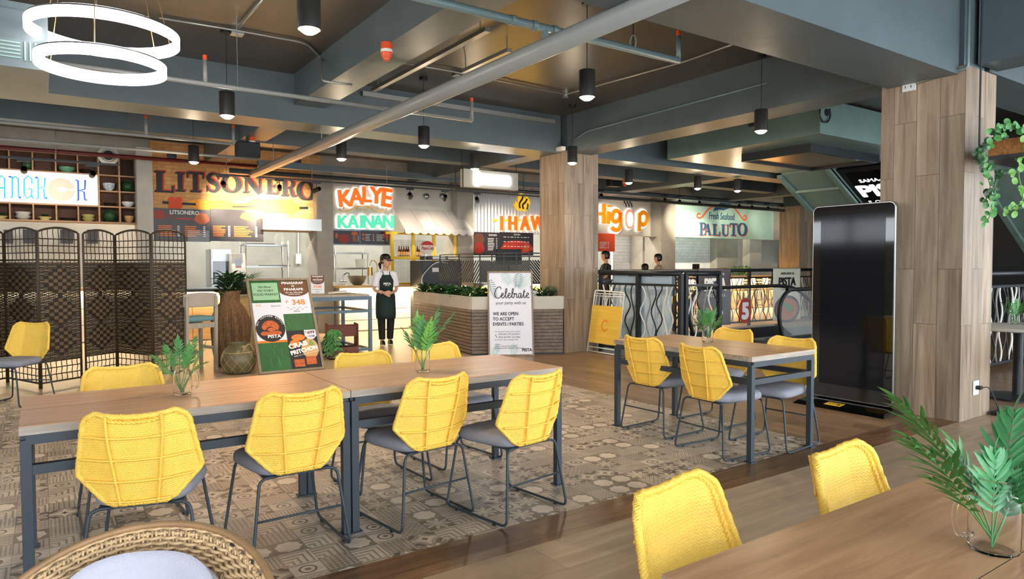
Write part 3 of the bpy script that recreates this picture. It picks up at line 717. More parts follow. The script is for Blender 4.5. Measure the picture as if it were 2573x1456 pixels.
# tall glass on the right long table
J = W(1062, 934, z=.75); J.z = .7505
mugjar(J, .165, .044, 0, 'tall clear glass jar on the right long table', handle=False)
D2 = (J-Vector((0, 0, CH))).dot(fw); G = 'palm fronds on the right long table'; LB = 'broad-leaved palm frond in the clear jar on the right long table'
for (px, py, dd, bz, mm) in ((1018, 838, 0, .03, 'leaf'), (1050, 800, .05, .0, 'leaf_light'), (1062, 812, -.03, 0, 'leaf'), (1132, 798, 0, .06, 'leaf_bluish'), (1100, 785, .04, .0, 'leaf_bluish'), (1082, 815, -.05, 0, 'leaf_light')):
    placefrond(J, J+Vector((rnd.uniform(-.01, .01), 0, .01)), at(px, py, D2+dd), (0, 0, bz), 9, .08, .0085, mm, label=LB, group=G, start=.42, spread=56)
# jar on the four-seat table
J = W(1778, 860, z=.75); J.z = .7505
mugjar(J, .16, .045, 0, 'glass jar on the four-seat table', handle=False)
D2 = (J-Vector((0, 0, CH))).dot(fw); G = 'palm fronds on the four-seat table'; LB = 'small spiky palm frond in the jar on the four-seat table'
for (px, py, dd) in ((1742, 800, 0), (1758, 782, .06), (1778, 778, 0), (1798, 778, -.06), (1815, 792, 0), (1772, 790, -.1), (1750, 812, -.05), (1806, 808, .05), (1788, 785, .1)):
    placefrond(J, J+Vector((0, 0, .03)), at(px, py, D2+dd), (0, 0, .02), 18, .05, .0032, 'leaf', label=LB, group=G, start=.45)

# ---------------------------------------------------------------- screen kiosk
def kiosk():
    a = Vector((6.46, 3.98, 0)); t = empty('screen_kiosk', (6.46, 3.58, 0), 0, 'tall black display kiosk with silver frame before the nearest pillar', 'kiosk')
    T = FR((-.0, .41, 0), (0, -1, 0), (0, 0, 1))      # faces -x
    def rr(x0, y0, x1, y1, r): return arc(x1-r, y0+r, r, -90, 0, 6)+arc(x1-r, y1-r, r, 0, 90, 6)+arc(x0+r, y1-r, r, 90, 180, 6)+arc(x0+r, y0+r, r, 180, 270, 6)
    m = MB(); m.prism(rr(0, .06, .82, 1.98, .06), T, -.06, .0); m.build('silver_frame', 'silver', t, bevel=.006)
    m = MB(); m.prism(rr(.012, .072, .808, 1.968, .05), T, .0005, .004); m.build('glass_front', 'black_gloss', t)
    m = MB(); m.prism([(.09, .2), (.73, .2), (.73, 1.88), (.09, 1.88)], T, .0045, .005); m.build('display', mat('display_black', (14, 17, 24), .08, spec=.35), t)
    m = MB(); m.add([(-.26, -.46, 0), (.12, -.46, 0), (.12, .45, 0), (-.26, .45, 0), (-.2, -.43, .03), (.1, -.43, .06), (.1, .43, .06), (-.2, .43, .03)], [(0, 3, 2, 1), (4, 5, 6, 7), (0, 1, 5, 4), (1, 2, 6, 5), (2, 3, 7, 6), (3, 0, 4, 7)])
    m.build('base', 'black_gloss', t, bevel=.004)
    q = FR((-.20, .08, .0305), (0, -1, 0), (1, 0, .1)); m = MB(); s_ = m.rect(q, -.07, .0, .09, .10, .0, .003); st = m.build('warning_sticker', 'yellow_paint', t)
    m = MB(); m.text(q, 'WARNING', .01, .065, .022, .0032, .004, .02); m.rect(q, -.06, .045, .03, .05, .0032, .004); m.rect(q, -.06, .03, .03, .035, .0032, .004); m.ell(q, .06, .035, .02, .02, .0032, .004); m.build('lettering', 'ink', st)
kiosk()
# ---------------------------------------------------------------- stall fronts along the far side (plane y = YW)
YW = 14.3
def xz(px, py, y=YW): p = W(px, py, y=y); return p.x, p.z
def px_poly(pts, y, ox, oz): return [(xz(a, b, y)[0]-ox, xz(a, b, y)[1]-oz) for a, b in pts]
class WP:                       # a panel on the wall plane y, drawn in photograph coordinates
    def __init__(s, y, px, py): s.y = y; s.ox, s.oz = xz(px, py, y); s.T = wallfr(0); s.loc = Vector((s.ox, y, s.oz))
    def q(s, px, py): a, b = xz(px, py, s.y); return a-s.ox, b-s.oz
    def poly(s, m, pts, t0, t1): m.prism([s.q(*p) for p in pts], s.T, t0, t1)
    def stroke(s, m, pts, w_, t0, t1, closed=False, k=0): m.stroke([s.q(*p) for p in pts], w_, s.T, t0, t1, closed)
    def text(s, m, txt, px, py, hpx, t0=.0, t1=.003, **k):
        x, z = s.q(px, py); x2, z2 = s.q(px, py-hpx); m.text(s.T, txt, x, z, z2-z, t0, t1, **k)
def panel(name, m, y, x0, y0, x1, y1, th=.05, **k):
    """upright board between two photograph corners (left top, right bottom), its face at y"""
    a = xz(x0, y1, y); b = xz(x1, y0, y); o = MB().bx(0, b[0]-a[0], 0, th, 0, b[1]-a[1]).build(name, m); o.location = (a[0], y, a[1]); return o
SERIF = {
 'L': ([(.08, 0, .34, 1), (0, .9, .44, 1), (0, 0, .8, .1), (.7, .1, .8, .34)], [], .82),
 'I': ([(.12, .05, .38, .95), (0, .9, .5, 1), (0, 0, .5, .1)], [], .52),
 'T': ([(.31, .05, .57, .95), (0, .88, .88, 1), (0, .68, .09, .9), (.79, .68, .88, .9), (.16, 0, .72, .1)], [], .9),
 'E': ([(.1, 0, .36, 1), (0, .9, .76, 1), (0, 0, .8, .1), (.36, .46, .6, .55), (.52, .38, .6, .63), (.68, .7, .76, .9), (.71, .1, .8, .32)], [], .82),
 'N': ([(.1, .05, .2, .95), (.76, .0, .86, .95), (0, 0, .3, .1), (.62, .9, 1.0, 1), (0, .9, .3, 1)], [([(.16, .98), (.82, .02)], .26)], 1.0),
 'R': ([(.1, .0, .36, 1), (0, 0, .46, .1), (0, .92, .5, 1), (.3, .45, .5, .54), (.66, 0, .94, .1)], [([(.48, .96), (.62, .92), (.7, .82), (.71, .72), (.66, .6), (.55, .52), (.45, .5)], [.09, .14, .22, .24, .22, .14, .09]), ([(.48, .5), (.58, .4), (.68, .1), (.78, .03)], [.1, .2, .22, .1])], .95),
 'O': ([], [('ring', .48, .5, .37, .42)], .98),
 'S': ([(.66, .66, .75, .98), (.03, .02, .12, .34)], [([(.70, .72), (.62, .88), (.45, .95), (.26, .9), (.16, .76), (.24, .6), (.42, .52), (.6, .42), (.68, .26), (.58, .1), (.4, .04), (.2, .1), (.08, .28)], [.06, .1, .12, .18, .24, .26, .28, .26, .24, .18, .12, .1, .06])], .8),
 'P': ([(.1, .0, .36, 1), (0, 0, .46, .1), (0, .92, .5, 1)], [([(.42, .96), (.6, .92), (.7, .82), (.71, .72), (.66, .6), (.55, .5), (.38, .47)], [.09, .14, .22, .24, .22, .14, .09])], .86),
 'A': ([(0, 0, .32, .09), (.56, 0, 1, .09), (.25, .3, .65, .38)], [([(.16, .03), (.46, 1)], .1), ([(.46, 1), (.78, .03)], .26)], 1.0),
 'U': ([(.1, .25, .36, 1), (0, .92, .46, 1), (.72, .25, .82, 1), (.6, .92, .94, 1)], [([(.23, .3), (.27, .14), (.42, .06), (.58, .06), (.72, .14), (.77, .3)], [.26, .24, .16, .12, .11, .1])], .96)}
def glyph(m, ch, T, x, y, h, wd, t0, t1):
    rects, strokes, gw = SERIF[ch]; kx = wd/gw; G2 = T @ Matrix.Translation((x, y, 0)) @ Matrix.Diagonal((kx, h, 1, 1))
    z = t0; H_ = h
    for a, b, c, d in rects: m.bx(a, c, b, d, t0, z+(t1-t0), G2)
    for s_ in strokes:
        if s_[0] == 'ring':
            n = 32; _, cx, cy, rx, ry = s_; m.stroke([(cx+rx*math.cos(2*math.pi*k/n), cy+ry*math.sin(2*math.pi*k/n)) for k in range(n)], [.08+.2*abs(math.cos(2*math.pi*k/n))**1.2 for k in range(n)], G2, t0, t1, True)
        else: m.stroke(smoothpts(s_[0], 4) if len(s_[0]) > 2 else s_[0], (s_[1] if not isinstance(s_[1], list) else [s_[1][min(len(s_[1])-1, i//4)]*(1-(i % 4)/4)+s_[1][min(len(s_[1])-1, i//4+1)]*(i % 4)/4 for i in range(4*(len(s_[0])-1)+1)]), G2, t0, t1)

# --- shelf wall with the neon noodle sign
sh = empty('display_shelf', (0, 14.3, 0), 0, 'brown wooden shelf grid of bowls around the white lit sign', 'shelf')
XL = xz(-60, 500)[0]; XR = xz(352, 500)[0]; cols = [xz(p, 500)[0] for p in (-60, -2, 24, 82, 140, 195, 249, 301)]; colsT = [XL]+[xz(p, 420)[0] for p in (22, 82, 140, 195)]+[xz(249, 500)[0], xz(301, 500)[0], XR]
zr = [xz(352, q)[1] for q in (562, 523, 485, 446, 399)]
SX = xz(249, 500)[0]; DY = .30
MB().bx(XL, XR, DY, DY+.03, zr[0], zr[4]).build('back_board', 'shelf_back', sh)
for z in (zr[0], zr[4]): MB().bx(XL, XR, 0, DY, z-.014, z+.014).build('shelf_board', 'shelf_wood', sh)
for z in (zr[1], zr[3]): MB().bx(XL, XR, 0, DY, z-.012, z+.012).build('shelf_board', 'shelf_wood', sh)
MB().bx(SX, XR, 0, DY, zr[2]-.012, zr[2]+.012).build('shelf_board', 'shelf_wood', sh)
for x in (SX, xz(301, 500)[0], XR): MB().bx(x-.014, x+.014, 0, DY, zr[0], zr[4]).build('upright', 'shelf_wood', sh)
for p in (-34, 25, 84, 142, 197):
    x = xz(p, 540)[0]; MB().bx(x-.012, x+.012, 0, DY, zr[0], zr[1]).build('upright', 'shelf_wood', sh)
    x = xz(p-2, 420)[0]; MB().bx(x-.012, x+.012, 0, DY, zr[3], zr[4]).build('upright', 'shelf_wood', sh)
sg = WP(14.27, 0, 515); sn = empty('neon_sign', sg.loc, 0, 'white glowing sign with blue and turquoise neon letters over a bowl', 'sign')
x0, z0_ = XL, zr[1]+.015-sg.oz; x1 = SX-.02-sg.ox
MB().bx(XL-sg.ox, x1, -.0, .12, zr[1]+.015-sg.oz, zr[3]-.015-sg.oz).build('light_panel', 'lit_panel', sn)
m = MB(); H0 = .0
def tubeletter(m, pts, r=.012): m.tube([sg.T @ Vector((*sg.q(a, b), .03)) for a, b in pts], r, 6)
for pts in ([(-2, 492), (-4, 450), (4, 442), (12, 450), (12, 497), (18, 497)], [(0, 473), (14, 473)], [(27, 445), (31, 446), (31, 496), (27, 498)], [(31, 450), (38, 444), (46, 450), (47, 497), (52, 497)], [(80, 462), (80, 450), (70, 443), (61, 452), (61, 488), (68, 499), (79, 492), (80, 476), (72, 474)], [(79, 492), (84, 499)], [(91, 448), (96, 449), (96, 500), (91, 499)], [(113, 448), (112, 470), (97, 474), (110, 476), (112, 500), (117, 500)]): tubeletter(m, pts)
m.build('turquoise_letters', 'lit_blue', sn, smooth='all')
m = MB()
for pts in ([(190, 453), (196, 455), (197, 503), (193, 504)], [(214, 453), (213, 476), (198, 480), (211, 483), (213, 503), (219, 503)], [(22, 445), (29, 445)], [(88, 447), (95, 447)], [(115, 499), (118, 497)], [(48, 498), (53, 496)]): tubeletter(m, pts, .014)
m.build('blue_letters', mat('neon_blue', (40, 90, 250), .5, emit=(40, 100, 255), estr=.15), sn, smooth='all')
m = MB(); cx, cz = sg.q(154, 477); m.ell(sg.T, cx, cz, .2, .2, .0, .03, 40); m.build('bowl_disc', mat('disc', (226, 206, 190), .6, emit=(226, 206, 190), estr=.05), sn)
m = MB(); m.ell(sg.T, cx+.01, cz, .075, .045, .031, .036); m.stroke([(cx+.05, cz), (cx+.22, cz+.01)], .03, sg.T, .031, .036); m.build('spoon', 'white_ink', sn)
# bowls on the shelf
def bowl(px, pyb, wpx, hpx, m, label, kind='bowl'):
    a = xz(px, pyb); k = 1/136.; r = wpx*.5*k*1.0; h = hpx*k
    zb = min(zr, key=lambda q: abs(q-a[1]))+(.014 if True else 0)
    o = empty({'ball': 'moss_ball'}.get(kind, kind), (a[0], 14.42, zb), 0)
    if kind == 'ball':
        g = MB(); vs = []; n, nn = 16, 10
        g.lathe([(r*math.sin(math.pi*i/nn)*(1+.0)+.001, r-r*math.cos(math.pi*i/nn)) for i in range(nn+1)], (0, 0, 0), 18)
        for i in range(160):
            z = rnd.uniform(-1, 1); t = rnd.uniform(0, 6.283); q = math.sqrt(1-z*z); d = Vector((q*math.cos(t), q*math.sin(t), z)); leaflet(g, d*r*.9+Vector((0, 0, r)), (d+Vector((rnd.uniform(-.6, .6), rnd.uniform(-.6, .6), .2))), Vector((.3, .5, 1)), r*.3, r*.1)
        bpy.data.objects.remove(o); o = g.build('moss_ball', m); o.location = (a[0], 14.42, zb)
    else:
        bpy.data.objects.remove(o); g = MB(); 
        if kind == 'plate': pr = [(r*.5, 0), (r*.55, h*.3), (r, h), (r*.97, h*1.02), (r*.5, h*.45), (.004, h*.4)]
        elif kind == 'bowl_stack': pr = [(r*.5, 0), (r*.85, h*.25), (r, h*.5), (r*.9, h*.52), (r*.7, h*.52), (r*.9, h*.75), (r, h), (r*.95, h), (r*.6, h*.7), (.004, h*.6)]
        else: pr = [(r*.45, 0), (r*.47, h*.1), (r*.8, h*.35), (r*.97, h*.75), (r, h), (r*.95, h), (r*.75, h*.4), (r*.4, h*.18), (.004, h*.15)]
        g.lathe(pr, (0, 0, 0), 24); o = g.build(kind if kind != 'plate' else 'plate', m, smooth=True); o.location = (a[0], 14.42, zb)
    return tag(o, label, 'plant' if kind == 'ball' else 'bowl' if 'bowl' in kind else 'plate', 'tableware on the shelf grid')
mat('c_green', (94, 150, 120), .3, noise=.2, scale=30); mat('c_blue', (186, 196, 206), .3, noise=.6, scale=22); mat('c_black', (40, 34, 34), .3); mat('c_white', (220, 222, 224), .3); mat('c_speck', (196, 192, 186), .4, noise=.3, scale=50); mat('c_yellow', (206, 190, 130), .4); mat('c_olive', (170, 164, 96), .4); mat('c_tan', (206, 160, 100), .4)
bowl(168, 434, 34, 13, 'c_green', 'flat green bowl in the top row of the shelf grid'); bowl(216, 434, 30, 9, 'c_black', 'dark shallow bowl in the top row behind the spotlight', 'plate'); bowl(70, 428, 24, 26, 'leaf_dark', 'dark green moss ball in the top row, left end', 'ball')
bowl(275, 480, 28, 19, 'c_blue', 'blue and white painted bowl right of the lit sign'); bowl(323, 482, 27, 24, 'leaf_dark', 'moss ball beside the blue and white bowl', 'ball'); bowl(277, 518, 30, 8, 'c_black', 'black low plate under the blue and white bowl', 'plate'); bowl(323, 521, 29, 13, 'c_white', 'plain white bowl at the right of the shelf grid')
bowl(2, 552, 30, 7, 'c_yellow', 'cream plate in the bottom row at the left edge', 'plate'); bowl(58, 552, 32, 18, 'c_speck', 'two stacked speckled white bowls in the bottom row', 'bowl_stack'); bowl(113, 554, 32, 8, 'c_yellow', 'cream plate carrying a small green plant', 'plate'); bowl(171, 554, 38, 7, 'c_black', 'wide black plate in the bottom row', 'plate'); bowl(223, 556, 28, 17, 'c_olive', 'olive and cream bowl in the bottom row', 'bowl_stack'); bowl(277, 558, 30, 25, 'leaf_dark', 'moss ball in the bottom row beside the tan cup', 'ball'); bowl(326, 560, 22, 17, 'c_tan', 'small tan cup bowl at the bottom right of the grid')
for (px, lab) in ((113, 'small green plant on the cream plate in the shelf'), (4, 'small green plant at the left edge of the shelf')):
    g = MB(); a = xz(px, 549)
    for i in range(60):
        t = rnd.uniform(0, 6.28); d = Vector((math.cos(t), math.sin(t), rnd.uniform(.3, 1.6))); leaflet(g, Vector((rnd.uniform(-.03, .03), rnd.uniform(-.03, .03), 0)), d, Vector((0, 0, 1)), .06, .012)
    o = g.build('small_plant', 'leaf_dark'); o.location = (a[0], 14.42, zr[0]+.08); tag(o, lab, 'plant')
# concrete piers, brick panel, lintels
struct(panel('wall_pier', 'concrete_light', 14.1, 352, 372, 382, 850, .5))
brk = struct(panel('wall_brick', 'orange_brick', 14.25, 380, 392, 806, 574, .2))
def sl(name, x0, x1, y0, y1, z0, z1, m): return struct(MB().bx(x0, x1, y0, y1, z0, z1).build(name, m))
a = xz(797, 600, 14.0)[0]; b = xz(838, 600, 14.0)[0]; sl('column_front', a, b, 14.0, 14.75, 0, 3.5, 'concrete'); CXR = b
# wall lettering painted on the bricks
wl = WP(14.245, 600, 470); m = MB(); m2 = MB()
L_ = [('L', 388, 437, 432, 483), ('I', 441, 465, 434, 482), ('T', 469, 513, 434, 483), ('S', 517, 552, 436, 483), ('O', 556, 606, 440, 484), ('N', 610, 662, 446, 486), ('E', 668, 700, 450, 489), ('R', 706, 746, 452, 494), ('O', 746, 794, 456, 503)]
for ch, a, b, t_, bt in L_:
    if ch == 'O': bt += 2
    x, z = wl.q(a, bt); x2, z2 = wl.q(b, t_)
    glyph(m2, ch, wl.T, x+.025, z+.02, z2-z, x2-x, .0005, .0015); glyph(m, ch, wl.T, x, z, z2-z, x2-x, .002, .003)
ws = empty('wall_lettering', wl.loc, 0, 'dark serif wall lettering with red outline on orange bricks', 'sign'); m.build('dark_letters', mat('wall_ink', (66, 64, 66), .8, noise=.3, scale=20), ws); m2.build('red_outline', 'red_ink', ws)
pa = WP(14.245, 560, 515); pg = empty('roast_mural', pa.loc, 0, 'painted orange mural of roasts on long spits under the dark lettering', 'mural')
m = MB(); pa.poly(m, [(420, 500), (430, 494), (440, 498), (452, 494), (458, 502), (456, 510), (459, 520), (450, 528), (440, 524), (430, 528), (421, 520), (424, 511)], .001, .002); m.build('red_rosette', mat('rosette', (226, 84, 44), .7), pg)
m = MB(); pa.poly(m, [(470, 508), (482, 503), (496, 500), (505, 502), (530, 504), (560, 503), (575, 508), (600, 512), (620, 511), (634, 501), (650, 500), (662, 503), (700, 502), (725, 504), (732, 500), (738, 510), (758, 519), (770, 521), (758, 526), (740, 536), (732, 543), (722, 537), (690, 535), (640, 536), (622, 528), (600, 526), (575, 524), (560, 530), (520, 532), (500, 530), (488, 522), (470, 516)], .001, .002); m.build('orange_roast', mat('roast', (248, 170, 60), .7), pg)
m = MB(); pa.stroke(m, [(408, 509), (424, 510)], .05, .0025, .0035); pa.stroke(m, [(457, 512), (492, 514)], .045, .0025, .0035); pa.stroke(m, [(752, 523), (774, 523)], .05, .0025, .0035); pa.stroke(m, [(584, 520), (640, 520)], .03, .0025, .0035); m.build('spit', 'ink', pg)
# menu boards under the bricks
def menu(x0, y0, x1, y1, label, y=14.18, base='menu_dark', title=None, cols_=((.1, .4), (.55, .85)), rows=6, ink='orange_ink', pic=None, titlecol='white_ink', th=.04, top=.45):
    t = empty('menu_board', (0, 0, 0), 0, label, 'menu'); a = xz(x0, y1, y); b = xz(x1, y0, y); w_, h = b[0]-a[0], b[1]-a[1]; t.location = (a[0], y, a[1])
    MB().bx(0, w_, 0, th, 0, h).build('board', base, t); T = wallfr(0)
    m = MB(); m2 = MB(); rr_ = random.Random(int(x0))
    for c0, c1 in cols_:
        for k in range(rows):
            z = h*(top-.35*k/rows*(top/.45)); m.rect(T, w_*c0, z, w_*(c0+(c1-c0)*rr_.uniform(.55, .95)), z+h*.028, .001, .003); m2.rect(T, w_*(c1+.02), z, w_*(c1+.06), z+h*.03, .001, .003)
    m.build('menu_lines', ink, t)
    if title: m2.text(T, title[0], w_*title[1], h*title[2], h*title[3], .001, .003, bold=.015, maxw=w_*.5)
    m2.build('prices', titlecol, t)
    for (cx, cy, rx, ry, mm) in (pic or ()):
        m = MB(); n = 24; m.prism([(w_*(cx+rx*math.cos(2*math.pi*k/n)*(1+.08*math.sin(5*k))), h*(cy+ry*math.sin(2*math.pi*k/n))) for k in range(n)], T, .0005, .0025); m.build('food_picture', mm, t)
    return t
menu(383, 528, 528, 606, 'dark menu board with dish names below the orange bricks, left half', title=('LITSONERO', .55, .83, .12), pic=((.12, .8, .1, .14, 'food_red'), (.3, .76, .07, .09, 'food_brown'), (.85, .72, .13, .18, 'food_orange'), (.55, .7, .16, .02, 'red_ink')))
menu(530, 530, 661, 606, 'dark menu board below the orange bricks, right half', cols_=((.04, .3), (.43, .82)), rows=7, pic=((.75, .8, .2, .14, 'food_orange'),))
o = tag(panel('hood_lintel', 'steel', 14.0, 661, 552, 808, 577, .6), 'brushed metal hood ledge right of the menu boards', 'hood')
# back kitchen of the roast stall
def counter(name, x0, x1, yf, label, m='light_wood', h=1.0, top='steel', depth=.6, ov=.05, slat=0, recess=0, warm=True):
    t = empty(name, (x0, yf, 0), 0, label, 'counter'); w_ = x1-x0
    MB().bx(-ov*.2, w_, -ov, depth, h-.05, h).build('worktop', top, t)
    MB().bx(0, w_, .02, depth, .0, h-.05).build('carcass', 'concrete_grey', t)
    n = max(1, round(w_/.55))
    if slat:
        for k in range(slat): MB().bx(0, w_, 0, .02, .03+(h-.1)*k/slat, .03+(h-.1)*(k+1)/slat-.012).build('front_plank', m, t)
    else:
        for k in range(n): MB().bx(w_*k/n+.004, w_*(k+1)/n-.004, 0, .02, .03, h-.06).build('front_panel', m, t)
    if warm: MB().bx(0, w_, -ov+.004, -ov+.012, h-.062, h-.052).build('light_strip', 'strip_warm', t); light('counter_light', 'AREA', (x0+w_/2, yf-ov+.02, h-.07), (5 if ov < .1 else 9)*w_, (1, .80, .50), w_*.95, aim=(x0+w_/2, yf+.12, .2), sizey=.03)
    return t
c1x = xz(385, 800, 13.75)[0]; c2x = xz(797, 800, 13.75)[0]
counter('stall_counter', c1x+.1, c2x-.15, 13.75, 'wood fronted service counter of the roast stall with dark top', top='dark_grey_metal', h=.97)
# glass sneeze guard, oven, water dispenser, steel rack
g = empty('glass_guard', (xz(474, 700, 13.95)[0], 13.95, .97), 0, 'clear glass guard on the counter of the roast stall', 'guard')
gw = xz(528, 700, 13.95)[0]-xz(474, 700, 13.95)[0]; MB().bx(0, gw, 0, .012, 0, 1.1).build('glass_sheet', 'pane', g); MB().bx(0, gw+.3, .3, .32, -.0, .02).build('foot_rail', 'steel', g)
ka = xz(532, 700, 15.2)[0]; kb = xz(582, 700, 15.2)[0]
t = empty('oven', ((ka+kb)/2, 15.2, 0), 0, 'stainless oven with dark glass door behind the counter', 'oven'); w_ = (kb-ka)/2
MB().bx(-w_, w_, .02, .6, 0, 1.75).build('body', 'steel', t); dr = MB().bx(-w_+.03, w_-.03, -.01, .02, 1.02, 1.5).build('door', 'black_gloss', t); MB().tube([(w_-.06, -.04, 1.1), (w_-.06, -.04, 1.4)], .012).build('handle', 'silver', dr); MB().bx(-w_+.02, w_-.02, 0, .02, .75, .98).build('drawer', 'steel', t); MB().bx(-w_+.02, w_-.02, 0, .02, 1.54, 1.72).build('control_panel', 'steel', t)
ka = xz(583, 700, 14.9)[0]; t = empty('water_dispenser', (ka, 14.9, 0), 0, 'white upright dispenser with small black panel beside the oven', 'dispenser')
MB().bx(0, .27, 0, .35, 0, 1.66).build('body', 'white_plastic', t, bevel=.01); MB().bx(.07, .19, -.006, 0, 1.36, 1.53).build('panel', 'black_gloss', t); MB().bx(.08, .18, -.008, -.006, 1.37, 1.39).build('buttons', 'red_ink', t)
def rack(px0, px1, y, zs, label, depth=.45, zt=None):
    x0 = xz(px0, 650, y)[0]; x1 = xz(px1, 650, y)[0]; t = empty('steel_rack', (x0, y, 0), 0, label, 'rack'); w_ = x1-x0
    for a in (0, w_):
        for b in (0, depth): MB().tube([(a, b, 0), (a, b, max(zs)+.08)], .018).build('post', 'steel', t, smooth='all')
    for z in zs: MB().bx(-.01, w_+.01, -.01, depth+.01, z-.04, z).build('rack_shelf', 'steel', t)
    return t
rk = rack(617, 724, 15.3, (.45, 1.4, 1.87), 'stainless shelving rack between oven and pipe column')
o = MB().lathe([(.09, 0), (.1, .02), (.1, .2), (.07, .23), (.07, .26)], seg=20).build('storage_jar', 'pane', smooth=True); a = xz(702, 614, 15.5); o.location = (a[0], 15.5, 1.87); tag(o, 'clear storage jar on the top of the steel rack', 'jar')
o = MB().bx(-.3, .3, -.18, .18, 0, .015).build('baking_tray', 'black_metal'); o.location = (xz(650, 614, 15.5)[0], 15.5, 1.87); tag(o, 'flat black tray on the top rack shelf', 'tray')
o = MB().bx(-.3, .3, -.18, .18, 0, .015).build('baking_tray', 'black_metal'); o.location = (xz(690, 660, 15.5)[0], 15.5, 1.4); tag(o, 'flat black tray on the middle rack shelf', 'tray')
t = empty('wall_socket', (xz(752, 640, 17.1)[0], 17.15, 1.45), 0, 'white surface box with cable on the kitchen wall', 'socket'); MB().bx(-.06, .06, 0, .05, 0, .25).build('box', 'white_plastic', t); MB().tube([(0, .02, .25), (.01, .02, 2.0)], .012).build('conduit', 'white_plastic', t)
# --- the street food stall
sl('wall_street_food', CXR, xz(1190, 600, 14.3)[0], 14.3, 14.5, xz(985, 583)[1], 3.45, 'concrete_light')
pier2 = xz(1150, 600, 14.0)[0]; pier2b = xz(1190, 600, 14.0)[0]; sl('column_front', pier2, pier2b, 14.0, 14.7, 0, 3.45, 'concrete')
ks = WP(14.28, 910, 530); kt = empty('glowing_sign', ks.loc, 0, 'orange and mint glowing letters with a scroll ornament between', 'sign')
mo = MB(); mr = MB(); cxs = [(868, 478, 519, 36, 6), (894, 474, 514, 34, 3), (920, 470, 508, 28, 0), (943, 471, 511, 34, -3), (968, 474, 519, 26, -6)]
for ch, (px, t_, bt, wpx, an) in zip('KALYE', cxs):
    x, z = ks.q(px, bt); x2, z2 = ks.q(px, t_); h = z2-z; T2 = ks.T @ Matrix.Translation((x, z, 0)) @ Matrix.Rotation(R(an), 4, 'Z')
    mo.text(T2, ch, 0, 0, h, .03, .07, bold=.04, sx=.95); mr.text(T2, ch, 0, 0, h, .0, .03, bold=.075, sx=.95)
mo.build('orange_letters', 'lit_orange', kt); mr.build('letter_backing', 'lit_white', kt)
mo = MB(); mr = MB()
for ch, px in zip('KAINAN', (860, 885, 906, 924, 948, 973)):
    x, z = ks.q(px, 573); x2, z2 = ks.q(px, 542); mo.text(ks.T, ch, x, z, z2-z, .03, .07, bold=.04, sx=.95); mr.text(ks.T, ch, x, z, z2-z, 0, .03, bold=.075, sx=.95)
mo.build('mint_letters', 'lit_mint', kt); mr.build('letter_backing', 'lit_white', kt)
m = MB()
for sgn in (1, -1):
    f = lambda px: 912+sgn*(px-912)
    ks.stroke(m, smoothpts([(f(912), 519), (f(895), 520), (f(880), 528), (f(865), 532), (f(855), 528), (f(854), 521), (f(861), 520), (f(863), 525)], 5), .025, .0, .02); ks.stroke(m, smoothpts([(f(906), 528), (f(899), 526), (f(900), 519), (f(908), 518)], 5), .02, .0, .02)
m.build('scroll_ornament', 'brass', kt)
menu(838, 581, 904, 613, 'dark menu screen with food pictures, left one under mint letters', y=14.22, cols_=((.72, .9),), rows=5, pic=((.4, .4, .2, .35, 'food_red'), (.12, .6, .06, .2, 'food_orange'), (.8, .8, .12, .14, 'food_orange')), top=.6)
menu(907, 582, 984, 614, 'dark menu screen with round red dish, right one under mint letters', y=14.22, cols_=((.14, .36), (.5, .8)), rows=5, ink='white_ink', pic=((.86, .75, .16, .3, 'food_red'), (.07, .7, .04, .1, 'food_orange'), (.07, .4, .04, .1, 'food_orange')), top=.7)
f_ = empty('screen_surround', (xz(836, 600, 14.24)[0], 14.24, 0), 0, 'pale blue frame around the two menu screens', 'frame'); fw_ = xz(986, 600, 14.24)[0]-f_.location.x; zt_, zb_ = xz(910, 577, 14.24)[1], xz(910, 617, 14.24)[1]
MB().bx(0, fw_, 0, .06, zb_, zt_).build('frame_panel', mat('pale_blue', (160, 180, 198), .5), f_)
kc0 = CXR; kc1 = xz(1045, 730, 13.7)[0]+.4
kcn = counter('stall_counter', kc0+.01, pier2-.02, 13.7, 'glowing white plank fronted counter behind the standing woman', m='off_white', h=.98, top='light_wood', slat=4, ov=.12)
rack(842, 925, 15.6, (1.35, 1.72), 'steel wall shelf behind the street food counter', .35)
o = MB().lathe([(.11, 0), (.13, .2), (.14, .21), (.12, .2), (.1, .02)], seg=20, cap=True).build('bucket', 'white_plastic', smooth=True); o.location = (xz(906, 655, 15.75)[0], 15.75, 1.35); tag(o, 'white plastic tub on the steel shelf', 'bucket')
o = MB().lathe([(.08, 0), (.15, .06), (.2, .2), (.21, .2), (.15, .05), (.06, .015)], seg=24).build('mixing_bowl', 'steel', smooth=True); o.location = (xz(898, 705, 14.0)[0], 14.0, .98); tag(o, 'large stainless mixing bowl on the counter', 'bowl')
t = empty('tap', (xz(862, 700, 14.1)[0], 14.1, .98), 0, 'dark mixer tap with swan neck on the counter', 'tap'); MB().tube(fillet([(0, 0, 0), (0, 0, .22), (.12, 0, .28), (.14, 0, .2)], .06), .012).build('spout', 'steel', t); MB().tube([(-.08, 0, .08), (.08, 0, .08)], .014).build('mixer_body', 'steel', t); MB().tube([(-.08, 0, 0), (-.08, 0, .14)], .014).build('valve', 'steel', t)
for i, px in enumerate((846, 858)):
    o = MB().bx(-.07, .07, -.05, .05, 0, .07).build('napkin_block', 'off_white', bevel=.006); o.location = (xz(px, 720, 13.75)[0], 13.75, .981); tag(o, 'cream block on the counter, %s of two' % ('left' if i == 0 else 'right'), 'block', 'cream blocks on the counter')
